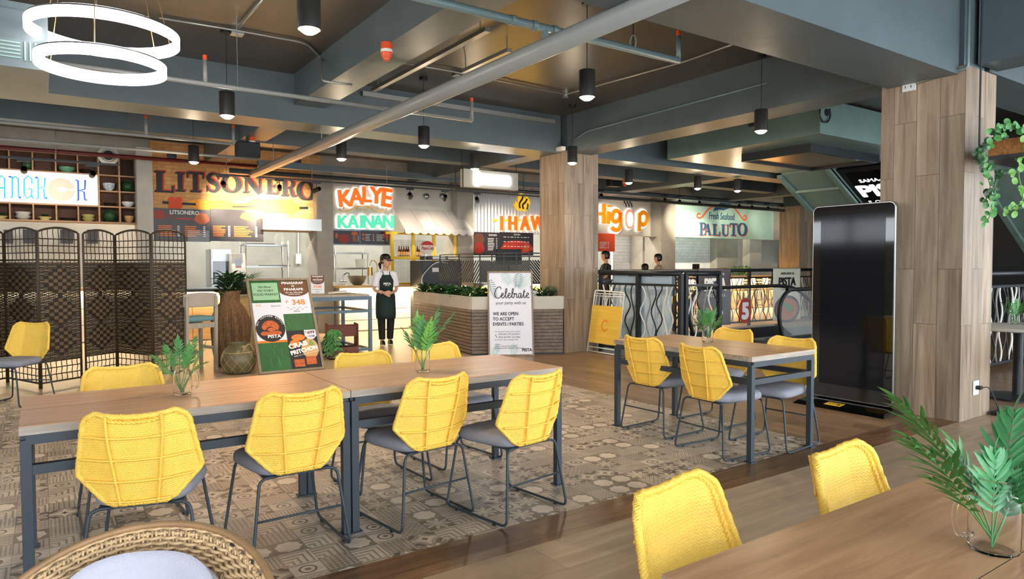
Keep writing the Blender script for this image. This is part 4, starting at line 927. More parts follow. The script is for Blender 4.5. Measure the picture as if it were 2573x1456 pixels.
t = empty('heat_lamp', (xz(948, 700, 14.1)[0], 14.1, .98), 0, 'brass heat lamp on curved neck beside the woman', 'lamp'); MB().tube(smoothpts([(0, 0, 0), (0, 0, .35), (-.02, 0, .48), (-.1, 0, .54), (-.17, 0, .46), (-.17, 0, .38)], 6), .01).build('neck', 'brass', t, smooth='all'); MB().lathe([(.03, .40), (.055, .38), (.06, .2), (.055, .2)], (-.17, 0, 0)).build('lamp_shade', 'brass', t, smooth=True)
# awning
A0 = xz(987, 523, 14.28); A1 = xz(1150, 527, 14.28); t = empty('awning', (A0[0], 14.28, 0), 0, 'pale striped fabric awning with scalloped edge over the bottle shelf', 'awning'); wd = A1[0]-A0[0]; zt_ = A0[1]; zb_ = zt_-.48; yo = -.62; ex = .32
m = MB(); m.add([(0, 0, zt_), (wd, 0, zt_), (wd+ex-.25, yo, zb_), (-.02, yo, zb_), (0, 0, zt_-.02), (wd, 0, zt_-.02), (wd+ex-.25, yo+.01, zb_-.02), (-.02, yo+.01, zb_-.02)], [(0, 3, 2, 1), (4, 5, 6, 7), (0, 1, 5, 4), (3, 7, 6, 2), (0, 4, 7, 3), (1, 2, 6, 5)]); m.build('canopy', 'awning', t)
m = MB(); n = 9; pts = [(-.02, zb_)]; 
for k in range(n):
    x0_ = -.02+(wd+ex-.23)*k/n; x1_ = -.02+(wd+ex-.23)*(k+1)/n
    for q in range(1, 7): tt = q/6; pts.append((x0_+(x1_-x0_)*tt, zb_-.09-.045*math.sin(math.pi*tt)))
pts.append((wd+ex-.25, zb_)); m.prism(pts, FR((0, yo, 0), (1, 0, 0), (0, 0, 1)), -.006, .006); m.build('scalloped_valance', 'awning', t)
for x in (0, wd+ex*.2):
    m = MB(); m.add([(x, 0, zt_-.02), (x, 0, zb_-.1), (x-.02, yo+.02, zb_-.1), (x-.02, yo+.02, zb_), (x+.006, 0, zt_-.02), (x+.006, 0, zb_-.1), (x-.014, yo+.02, zb_-.1), (x-.014, yo+.02, zb_)], [(0, 1, 2, 3), (7, 6, 5, 4), (0, 4, 5, 1), (2, 6, 7, 3), (0, 3, 7, 4), (1, 5, 6, 2)]); m.build('side_panel', 'awning', t)
for k in range(1, 4): MB().bar((wd*k/4, -.002, zt_+.002), ((wd+ex-.25)*k/4, yo, zb_+.002), .006, .004).build('seam', 'concrete', t)
# three round wall lamps over the awning
for px, n in ((1030, 'left'), (1071, 'middle'), (1112, 'right')):
    a = xz(px, 494, 14.28); o = MB().lathe([(.075, 0), (.078, .02), (.06, .04), (.055, .07), (.02, .09)], seg=24, T=Matrix.Rotation(R(90), 4, 'X')).build('wall_lamp', 'steel', smooth=True); o.location = (a[0], 14.299, a[1]); tag(o, 'round steel bulkhead lamp above the awning, %s of three' % n, 'lamp', 'bulkhead lamps above the awning')
# yellow bottle cabinet
c0 = xz(972, 700, 14.05)[0]; c1_ = xz(1150, 700, 14.05)[0]; t = empty('yellow_cabinet', (c0, 14.05, .98), 0, 'yellow framed display cabinet with wire mesh and bottles', 'cabinet'); cw = c1_-c0
def zc(py): return xz(1000, py, 14.05)[1]-.98
for px in (986, 1040, 1092, 1147): x = xz(px, 640, 14.05)[0]-c0; MB().bx(x-.035, x+.035, 0, .06, 0, zc(583)).build('upright', 'yellow_paint', t)
for py in (586, 648, 714): MB().bx(0, cw, -.001, .059, zc(py)-.03, zc(py)+.03).build('cross_bar', 'yellow_paint', t)
MB().bx(xz(1040, 640, 14.05)[0]-c0, cw, .0, .05, zc(683)-.02, zc(683)+.02).build('cross_bar', 'yellow_paint', t)
MB().bx(0, cw, .06, .4, zc(651), zc(647)).build('glass_shelf', 'yellow_paint', t)
m = MB(); x0_, x1_ = .08, cw*.62
for k in range(36): m.bx(x0_+(x1_-x0_)*k/36-.002, x0_+(x1_-x0_)*k/36+.002, .36, .364, .02, zc(600))
for k in range(26): m.bx(x0_, x1_, .358, .36, .02+(zc(600)-.02)*k/26, .024+(zc(600)-.02)*k/26)
tag(m.build('wire_mesh', 'black_metal', t), kind='stuff')
def bottle(px, py, y, h, r, m, cap, label, grp, lab=True):
    o = empty('glass_bottle', (xz(px, py, y)[0], y, zc(648)+.98+.03), 0, label, 'bottle', grp)
    MB().lathe([(r, 0), (r, h*.5), (r*.85, h*.62), (r*.38, h*.8), (r*.36, h), (.002, h)], seg=14).build('body', m, o, smooth=True)
    MB().cyl((0, 0, h), r*.42, h*.04, 10).build('cap', cap, o)
    if lab: MB().lathe([(r*1.03, h*.12), (r*1.03, h*.45)], seg=14, cap=False).build('paper_label', 'c_tan', o, smooth=True)
mat('brown_glass', (92, 44, 22), .15, coat=.5)
for i, px in enumerate((1003, 1009, 1015, 1021, 1026)): bottle(px, 648, 14.2, .24, .029, 'brown_glass', 'brass', 'brown beer bottle in the front row of the yellow cabinet', 'brown bottles in the yellow cabinet')
for i, px in enumerate((994, 1031, 1036)): bottle(px, 648, 14.2, .3, .03, 'pane', 'white_plastic', 'tall clear bottle in the yellow cabinet', 'clear bottles in the yellow cabinet', False)
for i, px in enumerate((1049, 1055)): bottle(px, 648, 14.2, .25, .03, 'brown_glass', 'white_plastic', 'brown bottle left of the bottle cap sign', 'bottles left of the cap sign')
for i in range(9): 
    o = MB().lathe([(.025, 0), (.03, .11), (.028, .11), (.022, .01)], seg=12).build('drinking_glass', 'pane', smooth=True); o.location = (xz(1100+i*5, 640, 14.2)[0], 14.25, zc(648)+1.01); tag(o, 'clear drinking glass in the row on the yellow cabinet shelf', 'glass', 'glasses on the yellow cabinet shelf')
# bottle-cap sign, drinks fountain, till machines
cp = WP(13.1, 1073, 615); t = empty('bottle_cap_sign', cp.loc, 0, 'red and white round bottle cap sign with cursive script', 'sign')
m = MB(); n = 44; cx, cz = cp.q(1071, 622); rr_ = .17; m.prism([(cx+(rr_*(1+.05*(k % 2)))*math.cos(2*math.pi*k/n), cz+(rr_*(1+.05*(k % 2)))*.8*math.sin(2*math.pi*k/n)) for k in range(n)], cp.T, 0, .05); m.build('cap_disc', mat('cap_cream', (236, 226, 204), .5), t)
m = MB(); m.prism([(cx+rr_*.97*math.cos(R(a)), cz+rr_*.78*math.sin(R(a))) for a in range(20, 161, 10)], cp.T, .051, .054); m.build('red_top', 'red_ink', t); m = MB(); m.text(cp.T, 'Pepsi-Cola', cx, cz-.05, .075, .055, .058, shear=.3, maxw=.28, bold=.01); m.build('lettering', 'red_ink', t); MB().bx(cx-.015, cx+.015, .02, .05, 1.5-cp.oz, cz).build('pole', 'steel', t)
fx0 = xz(1062, 690, 12.95)[0]; fx1 = xz(1160, 690, 12.95)[0]; t = empty('drinks_machine', (fx0, 12.95, 0), 0, 'black drinks machine with pale hose behind the planter', 'machine'); fwid = fx1-fx0
MB().bx(0, fwid, 0, .6, 0, 1.5).build('body', 'black_plastic', t, bevel=.01); MB().bx(fwid*.2, fwid*.98, -.02, .5, 1.52, 1.6).build('top_unit', 'dark_grey_metal', t)
for a in (.24, .64): MB().bx(fwid*a, fwid*(a+.32), -.03, -.02, 1.535, 1.59).build('white_lid', 'white_plastic', t)
MB().tube(smoothpts([(fwid*.62, -.03, 1.45), (fwid*.3, -.03, 1.45), (0, -.03, 1.2), (-.02, -.03, 1.0), (.12, -.03, .85)], 6), .012).build('hose', 'white_plastic', t, smooth='all'); MB().bx(fwid*.24, fwid*.4, -.004, 0, 1.26, 1.35).build('sticker', 'white_plastic', t)
# --- the grill stall: corrugated sheet, flame, stick letters
gx0, gz0 = xz(1189, 586, 14.3); gx1 = xz(1500, 586, 14.3)[0]; zt_ = 3.4
m = MB(); n = 330; vs = [(gx0+(gx1-gx0)*k/n, 14.26+.018*math.sin(k*2*math.pi/8), z) for z in (gz0, zt_) for k in range(n+1)]; m.add(vs, [(k, k+1, n+2+k, n+1+k) for k in range(n)])
o = m.build('wall_corrugated', mat('corrugated', (204, 206, 208), .4, metal=.3), smooth='all'); struct(o)
fl = WP(14.22, 1310, 508); t = empty('flame_sign', fl.loc, 0, 'yellow and dark flame emblem on the corrugated sheet', 'sign')
m = MB(); fl.poly(m, [(1300, 529), (1292, 520), (1290, 512), (1296, 516), (1293, 506), (1301, 512), (1300, 497), (1307, 487), (1309, 483), (1312, 492), (1318, 500), (1321, 497), (1320, 492), (1327, 500), (1330, 510), (1326, 524), (1318, 531)], 0, .04); m.build('flame_body', 'lit_yellow', t)
m = MB(); fl.stroke(m, smoothpts([(1304, 524), (1303, 512), (1310, 500), (1311, 492)], 5), .05, .041, .045); fl.stroke(m, smoothpts([(1313, 526), (1311, 516), (1318, 508), (1322, 500)], 5), .05, .041, .045); fl.stroke(m, smoothpts([(1321, 527), (1324, 518), (1323, 512)], 5), .04, .041, .045); m.build('dark_tongues', mat('flame_dark', (70, 34, 30), .6), t)
ih = WP(14.22, 1290, 555); t = empty('stick_letter_sign', ih.loc, 0, 'glowing orange capital letters threaded on a skewer', 'sign'); m = MB(); m2 = MB()
for ch, px in zip('IHAW', (1258, 1286, 1317, 1349)): x, z = ih.q(px, 578); x2, z2 = ih.q(px, 544); m.text(ih.T, ch, x, z, z2-z, .02, .06, bold=.05, sx=.8); m2.text(ih.T, ch, x, z, z2-z, .0, .02, bold=.08, sx=.8)
m.build('orange_letters', 'lit_orange', t); m2.build('letter_backing', 'lit_cream', t)
m = MB()
for px in (1243, 1271, 1302, 1335): ih.stroke(m, [(px-5, 554), (px+5, 554)], .05, .0, .04)
m.build('skewer_pieces', 'lit_yellow', t)
menu(1189, 585, 1255, 642, 'brown menu board with skewers photo left of the grill menu', y=14.2, cols_=((.55, .85),), rows=8, ink='white_ink', pic=((.22, .7, .2, .25, 'food_brown'), (.22, .3, .2, .28, 'food_red')), title=('SKEWERS', .74, .85, .07), top=.72)
menu(1257, 586, 1340, 642, 'brown menu board with orange band and round dishes', y=14.2, cols_=((.1, .2), (.3, .4), (.5, .6), (.7, .8)), rows=3, ink='white_ink', pic=((.5, .35, .48, .3, 'red_ink'), (.2, .35, .09, .17, 'food_brown'), (.48, .35, .09, .17, 'food_brown'), (.78, .35, .09, .17, 'food_orange')), title=('SIZZLERS', .5, .88, .06), top=.78)
counter('stall_counter', pier2b+.03, xz(1503, 700, 13.7)[0], 13.7, 'yellow lit counter of the grill stall behind the chevron railing', m='yellow_paint', h=.98, top='steel', ov=.12)
t = empty('monitor', (xz(1280, 640, 13.2)[0], 13.2, 0), 0, 'black monitor seen from behind above the chevron railing', 'monitor'); MB().bx(-.36, .36, 0, .05, 1.42, 1.78).build('screen_back', 'black_plastic', t, bevel=.01); MB().tube([(0, .03, 0), (0, .03, 1.45)], .02).build('stand', 'black_plastic', t)
# --- soup stall and seafood stall on the right
b0 = xz(1503, 500)[0]; b1 = xz(1635, 500)[0]; b2 = xz(1661, 500, 14.6)[0]
zt_, zb_ = xz(1560, 497)[1], xz(1560, 592)[1]
sl('wall_soup_panel', b0-1.5, b1, 14.3, 14.5, zb_, 3.4, 'concrete_light'); sl('wall_soup_side', b1, xz(1661, 550, 14.45)[0], 14.45, 14.8, zb_, 3.4, 'concrete')
hg = WP(14.28, 1570, 555); t = empty('soup_sign', hg.loc, 0, 'amber rounded lowercase letters with glowing pink oval and steam', 'sign')
m = MB(); mb = MB(); S_ = lambda mm, pts, wd, a, b_, c=False: hg.stroke(mm, smoothpts(pts, 5) if not c else pts, wd, a, b_, c)
def lets(mm, ex, a, b_):
    S_(mm, [(1494, 512), (1496, 562)], .13+ex, a, b_); S_(mm, [(1514, 513), (1513, 563)], .13+ex, a, b_); S_(mm, [(1495, 538), (1513, 538)], .1+ex, a, b_)
    S_(mm, [(1526, 532), (1524, 563)], .13+ex, a, b_); S_(mm, [(1527, 516), (1527, 521)], .14+ex, a, b_)
    S_(mm, [(1553, 535), (1543, 530), (1535, 540), (1535, 552), (1543, 558), (1552, 550), (1554, 534), (1555, 566), (1549, 578), (1538, 577), (1534, 571)], .12+ex, a, b_)
    S_(mm, [(1603, 536), (1602, 582)], .12+ex, a, b_); S_(mm, [(1603, 542), (1612, 534), (1621, 541), (1621, 557), (1612, 566), (1604, 560)], .12+ex, a, b_)
lets(m, 0, .03, .08); lets(mb, .09, 0, .03); m.build('amber_letters', mat('amber', (232, 140, 20), .5, emit=(240, 150, 20), estr=.08), t); mb.build('letter_backing', 'lit_white', t)
cx, cz = hg.q(1579, 551); m = MB(); m.ell(hg.T, cx, cz, .2, .31, 0, .03); m.build('oval_halo', 'lit_white', t); m = MB(); m.ell(hg.T, cx, cz, .175, .285, .031, .06); m.build('oval_rim', 'lit_pink', t); m = MB(); m.ell(hg.T, cx, cz-.01, .12, .21, .061, .08); m.build('oval_light', 'lit_white', t)
m = MB()
for px in (1571, 1578, 1585): S_(m, [(px-2, 503), (px-3, 508), (px+1, 514), (px+2, 521)], .02, 0, .02)
m.build('steam_lines', 'ink', t)
o = menu(1480, 588, 1545, 632, 'red orange menu board under the soup sign', y=14.26, base=mat('menu_orange', (226, 84, 44), .5), cols_=((.4, .7),), rows=5, ink='white_ink', top=.5)
# hanging beyond: white tiles, piers
sl('wall_tile_back', xz(1540, 650, 15.6)[0], xz(1603, 650, 15.6)[0], 15.6, 15.7, 0, 3.3, 'white_tile'); sl('wall_pier', xz(1603, 650, 15.2)[0], xz(1668, 650, 15.2)[0], 15.0, 15.5, 0, 3.3, 'concrete')
sl('wall_pier', xz(1661, 600, 14.3)[0], xz(1697, 600, 14.3)[0], 14.3, 15.0, 0, 3.4, 'concrete')
sl('wall_tile_back', xz(1690, 650, 15.6)[0], xz(1796, 650, 15.6)[0], 15.6, 15.7, 0, 3.3, 'white_tile'); sl('wall_pier', xz(1796, 650, 15.4)[0], xz(1848, 650, 15.4)[0], 15.3, 15.6, 0, 3.3, 'concrete')
sl('wall_pier', xz(1884, 650, 15.0)[0], xz(1913, 650, 15.0)[0], 15.0, 15.3, 0, 3.3, 'concrete_light'); sl('wall_low', xz(1905, 720, 15.1)[0], xz(2100, 720, 15.1)[0], 15.1, 15.3, 0, xz(1950, 662, 15.1)[1], 'concrete_light')
struct(panel('window_1', 'pane', 15.2, 1913, 600, 2100, 662, .02))
# unseen tube lights added behind the sign panels to brighten the kitchens
for kx in (-1.5, 1.0, 3.4, 6.8, 10.5, 14.0, 17.2, 20.5):
    kt_ = empty('kitchen_fill_tube', (kx, 15.9, 3.62), 0, 'unseen tube light added behind the sign panels to brighten the kitchen', 'lamp', 'added kitchen fill tubes'); MB().bx(-.6, .6, -.05, .05, .03, .13).build('housing', 'white_plastic', kt_); MB().tube([(-.58, 0, .0), (.58, 0, .0)], .018).build('tube', 'lit_lamp', kt_)
    light('kitchen_fill', 'AREA', (kx, 15.9, 3.58), 42 if kx > 2 else 16, (1, .96, .88), 1.2, aim=(kx, 15.9, 0), sizey=.3)
# menus and white wall beyond the cane screens
sl('wall_white_back', -3, xz(350, 600, 16.2)[0], 16.2, 16.3, 0, 3.3, 'concrete_light')
for i, (a_, b_, tx) in enumerate(((10, 32, ''), (58, 94, 'LAKSA'), (152, 184, 'MEE GORENG'), (220, 246, 'MEE SOK'))):
    o = panel('noodle_menu', 'menu_dark', 16.1, a_, 578, b_, 612, .08); tag(o, 'dark purple menu card behind the cane screens, number %s from the left' % ('one', 'two', 'three', 'four')[i], 'menu', 'dark menu cards behind the cane screen')
counter('stall_counter', -3, xz(350, 600, 14.6)[0], 14.6, 'white counter of the noodle stall behind the cane screens', m='off_white', top='light_wood', slat=3)
q0 = xz(1697, 550)[0]; q1 = xz(1944, 550)[0]; zb_ = xz(1800, 599)[1]; sl('wall_seafood_panel', q0, q1, 14.3, 14.5, zb_, 3.3, 'teal_paint'); sl('wall_beige_panel', q1, xz(2100, 550)[0], 14.3, 14.5, zb_, 3.3, 'concrete'); sl('wall_beam_grey', xz(1976, 550)[0], xz(2100, 550)[0], 14.22, 14.3, zb_, 3.2, 'concrete_grey')
sf = WP(14.29, 1820, 560); t = empty('seafood_sign', sf.loc, 0, 'blue painted seafood lettering with orange curls on turquoise wall', 'sign')
m = MB(); sf.poly(m, [(1792, 531), (1797, 520), (1794, 514), (1802, 517), (1812, 508), (1824, 506), (1834, 509), (1838, 515), (1832, 524), (1818, 529), (1806, 527)], .001, .003); m.build('fish', 'navy_ink', t)
m = MB(); sf.stroke(m, smoothpts([(1790, 518), (1776, 530), (1762, 547), (1752, 546), (1753, 538), (1759, 538)], 5), .06, .001, .003); sf.stroke(m, smoothpts([(1842, 520), (1855, 535), (1868, 552), (1875, 550), (1873, 542), (1868, 545)], 5), .06, .001, .003); m.build('orange_curls', mat('coral', (238, 112, 70), .6), t)
m = MB(); sf.text(m, 'Fresh Seafood', 1814, 552, 17, .001, .003, sx=.72, shear=.15, bold=.01)
m2 = MB()
for ch, a, b, t_, bt in (('P', 1757, 1776, 560, 592), ('A', 1768, 1789, 564, 591), ('L', 1790, 1811, 564, 592), ('U', 1812, 1834, 565, 593), ('T', 1833, 1855, 562, 593), ('O', 1853, 1879, 560, 594)):
    x, z = sf.q(a, bt); x2, z2 = sf.q(b, t_); glyph(m2, ch, sf.T, x+.03, z-.02, z2-z, (x2-x)*.95, .0005, .002); glyph(m, ch, sf.T, x, z, z2-z, (x2-x)*.95, .0025, .004)
m.build('blue_letters', 'navy_ink', t); m2.build('coral_outline', MATS['coral'], t)
o = panel('lit_box', 'lit_cream', 14.02, 1983, 562, 2007, 582, .2); tag(o, 'small white glowing box lamp beside the far wood pillar', 'lamp')
# counters on the right, lit yellow
t = counter('bar_counter', xz(1640, 740, 13.6)[0], xz(2005, 740, 13.6)[0], 13.6, 'long glowing wood bar counter beyond the escalator', h=1.05, m='light_wood', slat=4, ov=.12, top='light_wood')
# thin screen beside the far pillar
o = panel('cane_divider', 'screen_cane', 15.04, 1957, 617, 2008, 790, .04); tag(o, 'brown patterned cane divider beside the far wood pillar', 'divider')
t = empty('monitor', (xz(1750, 670, 13.9)[0], 13.9, 1.05), 0, 'small black monitor seen from behind on the right bar counter', 'monitor'); MB().bx(-.14, .14, 0, .04, .06, .38).build('screen_back', 'black_plastic', t); MB().bx(-.05, .05, -.02, .1, 0, .07).build('stand', 'black_plastic', t)
o = MB().lathe([(.08, 0), (.17, .05), (.2, .12), (.15, .2), (.09, .23), (.1, .26)], seg=22).build('wicker_vase', 'c_tan', smooth=True); o.location = (xz(1820, 672, 13.9)[0], 13.9, 1.05); tag(o, 'round tan vase on the right bar counter', 'vase')
def bush(name, loc, r, h, n, m, label, cat='plant', ll=.08, lw=.02, group=None, flat=0):
    g = MB()
    for i in range(n):
        t = rnd.uniform(0, 6.283); q = math.sqrt(rnd.random())*r; z = rnd.uniform(0, h); d = Vector((math.cos(t), math.sin(t), rnd.uniform(.1, 1.3))); leaflet(g, Vector((q*math.cos(t), q*math.sin(t), z)), d, Vector((rnd.uniform(-.3, .3), rnd.uniform(-.3, .3), 1)), ll*rnd.uniform(.6, 1.2), lw*rnd.uniform(.7, 1.2), .3)
    g.tube([(0, 0, 0), (0, 0, h*.6)], .006, 5)
    o = g.build(name, m); o.location = loc; return tag(o, label, cat, group)
bush('leafy_plant', (xz(1862, 672, 13.9)[0], 13.9, 1.05), .26, .28, 170, 'leaf_light', 'light green leafy plant on the right bar counter', ll=.1, lw=.03)
# ---------------------------------------------------------------- folding cane screens
def sp_(px, py=None): return W(px, py, z=0)
def cane_panel(parent, a, b, H=1.83, flip=0, shade=0):
    """one leaf of the folding screen between two floor points; its own frame, grid and weave"""
    a = Vector(a); b = Vector(b); wd = (b-a).length; T = FR(a, b-a, (0, 0, 1)); H2 = H*(.975)
    leaf = MB(); top = [(wd*i/16, H2+.06*math.sin(math.pi*i/16)**.8) for i in range(17)]
    fr = [(.012, .0)]+[(.012, H2)]+top[1:-1]+[(wd-.012, H2), (wd-.012, 0)]
    P3 = [T @ Vector((x, y, 0)) for x, y in fr]; leaf.tube(P3, .013, 6)
    for z in (.06, .30, H-.36): leaf.tube([T @ Vector((.01, z, 0)), T @ Vector((wd-.01, z, 0))], .011, 6)
    o = leaf.build('leaf_frame', 'screen_cane', parent, smooth='all', T=Matrix.Translation(-Vector(parent.location)))
    # open grids (top and bottom)
    n = 8
    for z0_, z1_, rows in ((.06, .30, 3), (H-.36, H2+.05, 4)):
        g = MB()
        for k in range(1, n):
            x = wd*k/n; zt = z1_ if z1_ < 1 else H2+.06*math.sin(math.pi*k/n)**.8
            g.tube([T @ Vector((x+.004*math.sin(j*1.57), z0_+(zt-z0_)*j/8, 0)) for j in range(9)], .0042, 4)
        for j in range(1, rows): z = z0_+(H-.36+.32-z0_ if z1_ > 1 else z1_-z0_)*j/rows; g.tube([T @ Vector((x_*wd/16, z+.004*(x_ % 2), 0)) for x_ in range(17)], .006, 4)
        g.build('open_grid', 'screen_cane', o, T=Matrix.Translation(-Vector(parent.location)))
    # woven field: bowed weft strips over stakes, with chequer diamonds
    g = MB(); z0_, z1_ = .30, H-.37; ns = 9; dz = .0145; rows = int((z1_-z0_)/dz)
    for j in range(rows):
        z = z0_+.008+dz*j; pts = []
        for i in range(ns*4+1): pts.append((wd*(.03+.94*i/(ns*4)), z, .006*math.cos(math.pi*i/4+math.pi*(j % 2))))
        h = dz*.5; vs = []
        for x, zz, y in pts: vs += [T @ Vector((x, zz-h, y)), T @ Vector((x, zz+h, y))]
        g.cur = 0 if (j % 3) else 1
        g.add(vs, [(2*i, 2*i+2, 2*i+3, 2*i+1) for i in range(len(pts)-1)])
    g.cur = 0
    for k in range(ns+1): x = wd*(.03+.94*k/ns); g.bx(x-.004, x+.004, z0_, z1_, -.003, .003, T)
    g.cur = 1; cw = wd*.94/ns; ch = .045
    for c in (z0_+(z1_-z0_)*q for q in (.80, .5, .2)):
        for r_ in range(-4, 5):
            for k in range(-3, 4):
                if abs(r_)+abs(k)*1.2 <= 4.6:
                    g.cur = 1 if (r_+k) % 2 else 2; x = wd/2+k*cw; z = c+r_*ch*.9; g.bx(x-cw*.48, x+cw*.48, z-ch*.43, z+ch*.43, -.009, .009, T)
    w_ = g.build('woven_field', ['screen_cane', 'screen_light', 'screen_dark'], o, T=Matrix.Translation(-Vector(parent.location)))
    return o
def cane_screen(pts, label):
    t = empty('cane_screen', (pts[0][0], pts[0][1], 0), 0, label, 'screen')
    for a, b in zip(pts, pts[1:]): cane_panel(t, (a[0], a[1], 0), (b[0], b[1], 0))
    return t
pa_ = [W(473, 938, z=0), W(390, 952, z=0), W(302, 944, z=0), W(214, 955, z=0), ]
def flat(p): return (p.x, p.y)
s1 = [flat(W(215, 958, z=0)), flat(W(296, 943, z=0)), flat(W(386, 954, z=0)), flat(W(473, 939, z=0))]
s2 = [flat(W(-95, 985, z=0)), flat(W(20, 962, z=0)), flat(W(102, 978, z=0)), flat(W(208, 960, z=0))]
cane_screen(s1, 'dark brown folding cane screen, the right group of leaves')
cane_screen(s2, 'dark brown folding cane screen, the left group of leaves at the photo edge')
# ---------------------------------------------------------------- bar stool, urns, boards
def bar_stool(loc, rz, label):
    t = empty('bar_stool', loc, rz, label, 'stool'); a = .2
    for sx in (-1, 1):
        MB().add(*([[(sx*a-.02, -.2, 0), (sx*a+.02, -.2, 0), (sx*a+.02, -.155, 0), (sx*a-.02, -.155, 0), (sx*a-.02, -.22, 1.0), (sx*a+.02, -.22, 1.0), (sx*a+.02, -.18, 1.0), (sx*a-.02, -.18, 1.0)], [(0, 3, 2, 1), (4, 5, 6, 7), (0, 1, 5, 4), (1, 2, 6, 5), (2, 3, 7, 6), (3, 0, 4, 7)]])).build('rear_leg', 'ash_wood', t)
        MB().bx(sx*a-.02, sx*a+.02, .16, .2, 0, .66).build('front_leg', 'ash_wood', t); MB().bx(sx*a-.015, sx*a+.015, -.16, .16, .28, .32).build('side_rail', 'ash_wood', t)
    for y in (-.18, .17): MB().bx(-a, a, y-.015, y+.015, .58, .65).build('seat_rail', 'ash_wood', t)
    MB().bx(-a, a, .165, .195, .2, .245).build('foot_rail', 'ash_wood', t)
    MB().bx(-.225, .225, -.19, .22, .665, .73).build('seat', 'teal_fabric', t, bevel=.025)
    m = MB(); T = Matrix.Identity(4); P = [(x, -.2-.0+.9*x*x) for x in [-.23+.46*i/12 for i in range(13)]]; vs = []
    for x, y in P: vs += [(x, y-.035, .86), (x, y+.015, .86), (x, y-.035, 1.03+.02*math.cos(x*7)), (x, y+.015, 1.03+.02*math.cos(x*7))]
    fs = [(0, 1, 3, 2), (48, 50, 51, 49)]
    for i in range(12): a_ = i*4; b_ = a_+4; fs += [(a_, b_, b_+1, a_+1), (a_+2, a_+3, b_+3, b_+2), (a_, a_+2, b_+2, b_), (a_+1, b_+1, b_+3, a_+3)]
    m.add(vs, fs).build('backrest', 'beige_fabric', t, smooth=True, bevel=.01); return t
bar_stool((1.64, 9.85, 0), R(20), 'pale wood bar stool with beige back and teal seat beside the cane screen')
# tall twig urn with leaves
U = Vector((2.16, 10.12, 0)); t = empty('twig_urn', U, 0, 'tall brown twig-wrapped urn behind the poster board', 'vase')
prof = [(.15, 0), (.2, .05), (.235, .25), (.25, .5), (.245, .66), (.19, .8), (.125, .88), (.12, .98), (.15, 1.05)]
MB().lathe([(r*.94, z) for r, z in prof], seg=28).build('urn_body', mat('twig_dark', (92, 64, 40), .8), t, smooth=True)
m = MB()
for k in range(90):
    a = 2*math.pi*k/90; m.tube([(r*math.cos(a+.02*math.sin(k+i)), r*math.sin(a+.02*math.sin(k*3+i)), z) for i, (r, z) in enumerate(prof)], .0075, 4)
m.build('twig_wrap', mat('twig', (150, 112, 76), .7, noise=.4, scale=30), t, smooth='all')
bush('leafy_bunch', U+Vector((0, 0, 1.0)), .16, .28, 230, 'leaf_dark', 'bunch of dark green leaves in the tall twig urn', ll=.1, lw=.028)
# round clay pot with rope net
U = Vector((2.08, 9.30, 0)); t = empty('clay_pot', U, 0, 'olive clay pot in a rope net beside the foot of the poster board', 'vase')
prof = [(.13, 0), (.18, .04), (.215, .14), (.21, .24), (.16, .33), (.115, .37), (.125, .40), (.12, .4), (.11, .37)]
MB().lathe(prof, seg=30).build('pot_body', mat('olive_glaze', (104, 96, 66), .35, noise=.3, scale=9), t, smooth=True)
def pr_r(z):
    for (r0_, z0_), (r1_, z1_) in zip(prof, prof[1:]):
        if z0_ <= z <= z1_: return r0_+(r1_-r0_)*(z-z0_)/(z1_-z0_)
    return .13
m = MB()
for q in (-1, 1):
    for k in range(10):
        m.tube([((pr_r(z)+.003)*math.cos(2*math.pi*k/10+q*z*4), (pr_r(z)+.003)*math.sin(2*math.pi*k/10+q*z*4), z) for z in [.02+.26*i/12 for i in range(13)]], .003, 4)
m.tube([((pr_r(.28)+.004)*math.cos(R(a)), (pr_r(.28)+.004)*math.sin(R(a)), .28) for a in range(0, 360, 15)], .006, 5, closed=True); m.build('rope_net', mat('rope', (176, 152, 104), .8), t, smooth='all')
MB().tube([(pr_r(.3)*math.cos(R(-60+s*30))*1.05, pr_r(.3)*math.sin(R(-60+s*30))*1.05, .27+.12*math.cos(s*1.5)) for s in [-1+.2*i for i in range(11)]], .007, 6).build('rope_handle', MATS['rope'], t, smooth='all')
# second feathery plant behind the board
bush('feathery_plant', (2.75, 11.9, .98), .18, .22, 240, 'leaf', 'feathery green plant rising behind the poster board', ll=.2, lw=.008)
o = MB().lathe([(.09, 0), (.13, .1), (.12, .2), (.1, .2), (.1, .1)], seg=20).build('plant_pot', 'black_plastic', smooth=True); o.location = (2.75, 11.9, .93); tag(o, 'dark pot of the feathery plant behind the poster board', 'pot')
t = empty('side_cabinet', (2.75, 11.9, 0), 0, 'low pale cabinet behind the poster board', 'cabinet'); MB().bx(-.3, .3, -.25, .25, 0, .9).build('body', 'light_wood', t); MB().bx(-.32, .32, -.27, .27, .9, .93).build('top', 'ash_wood', t)
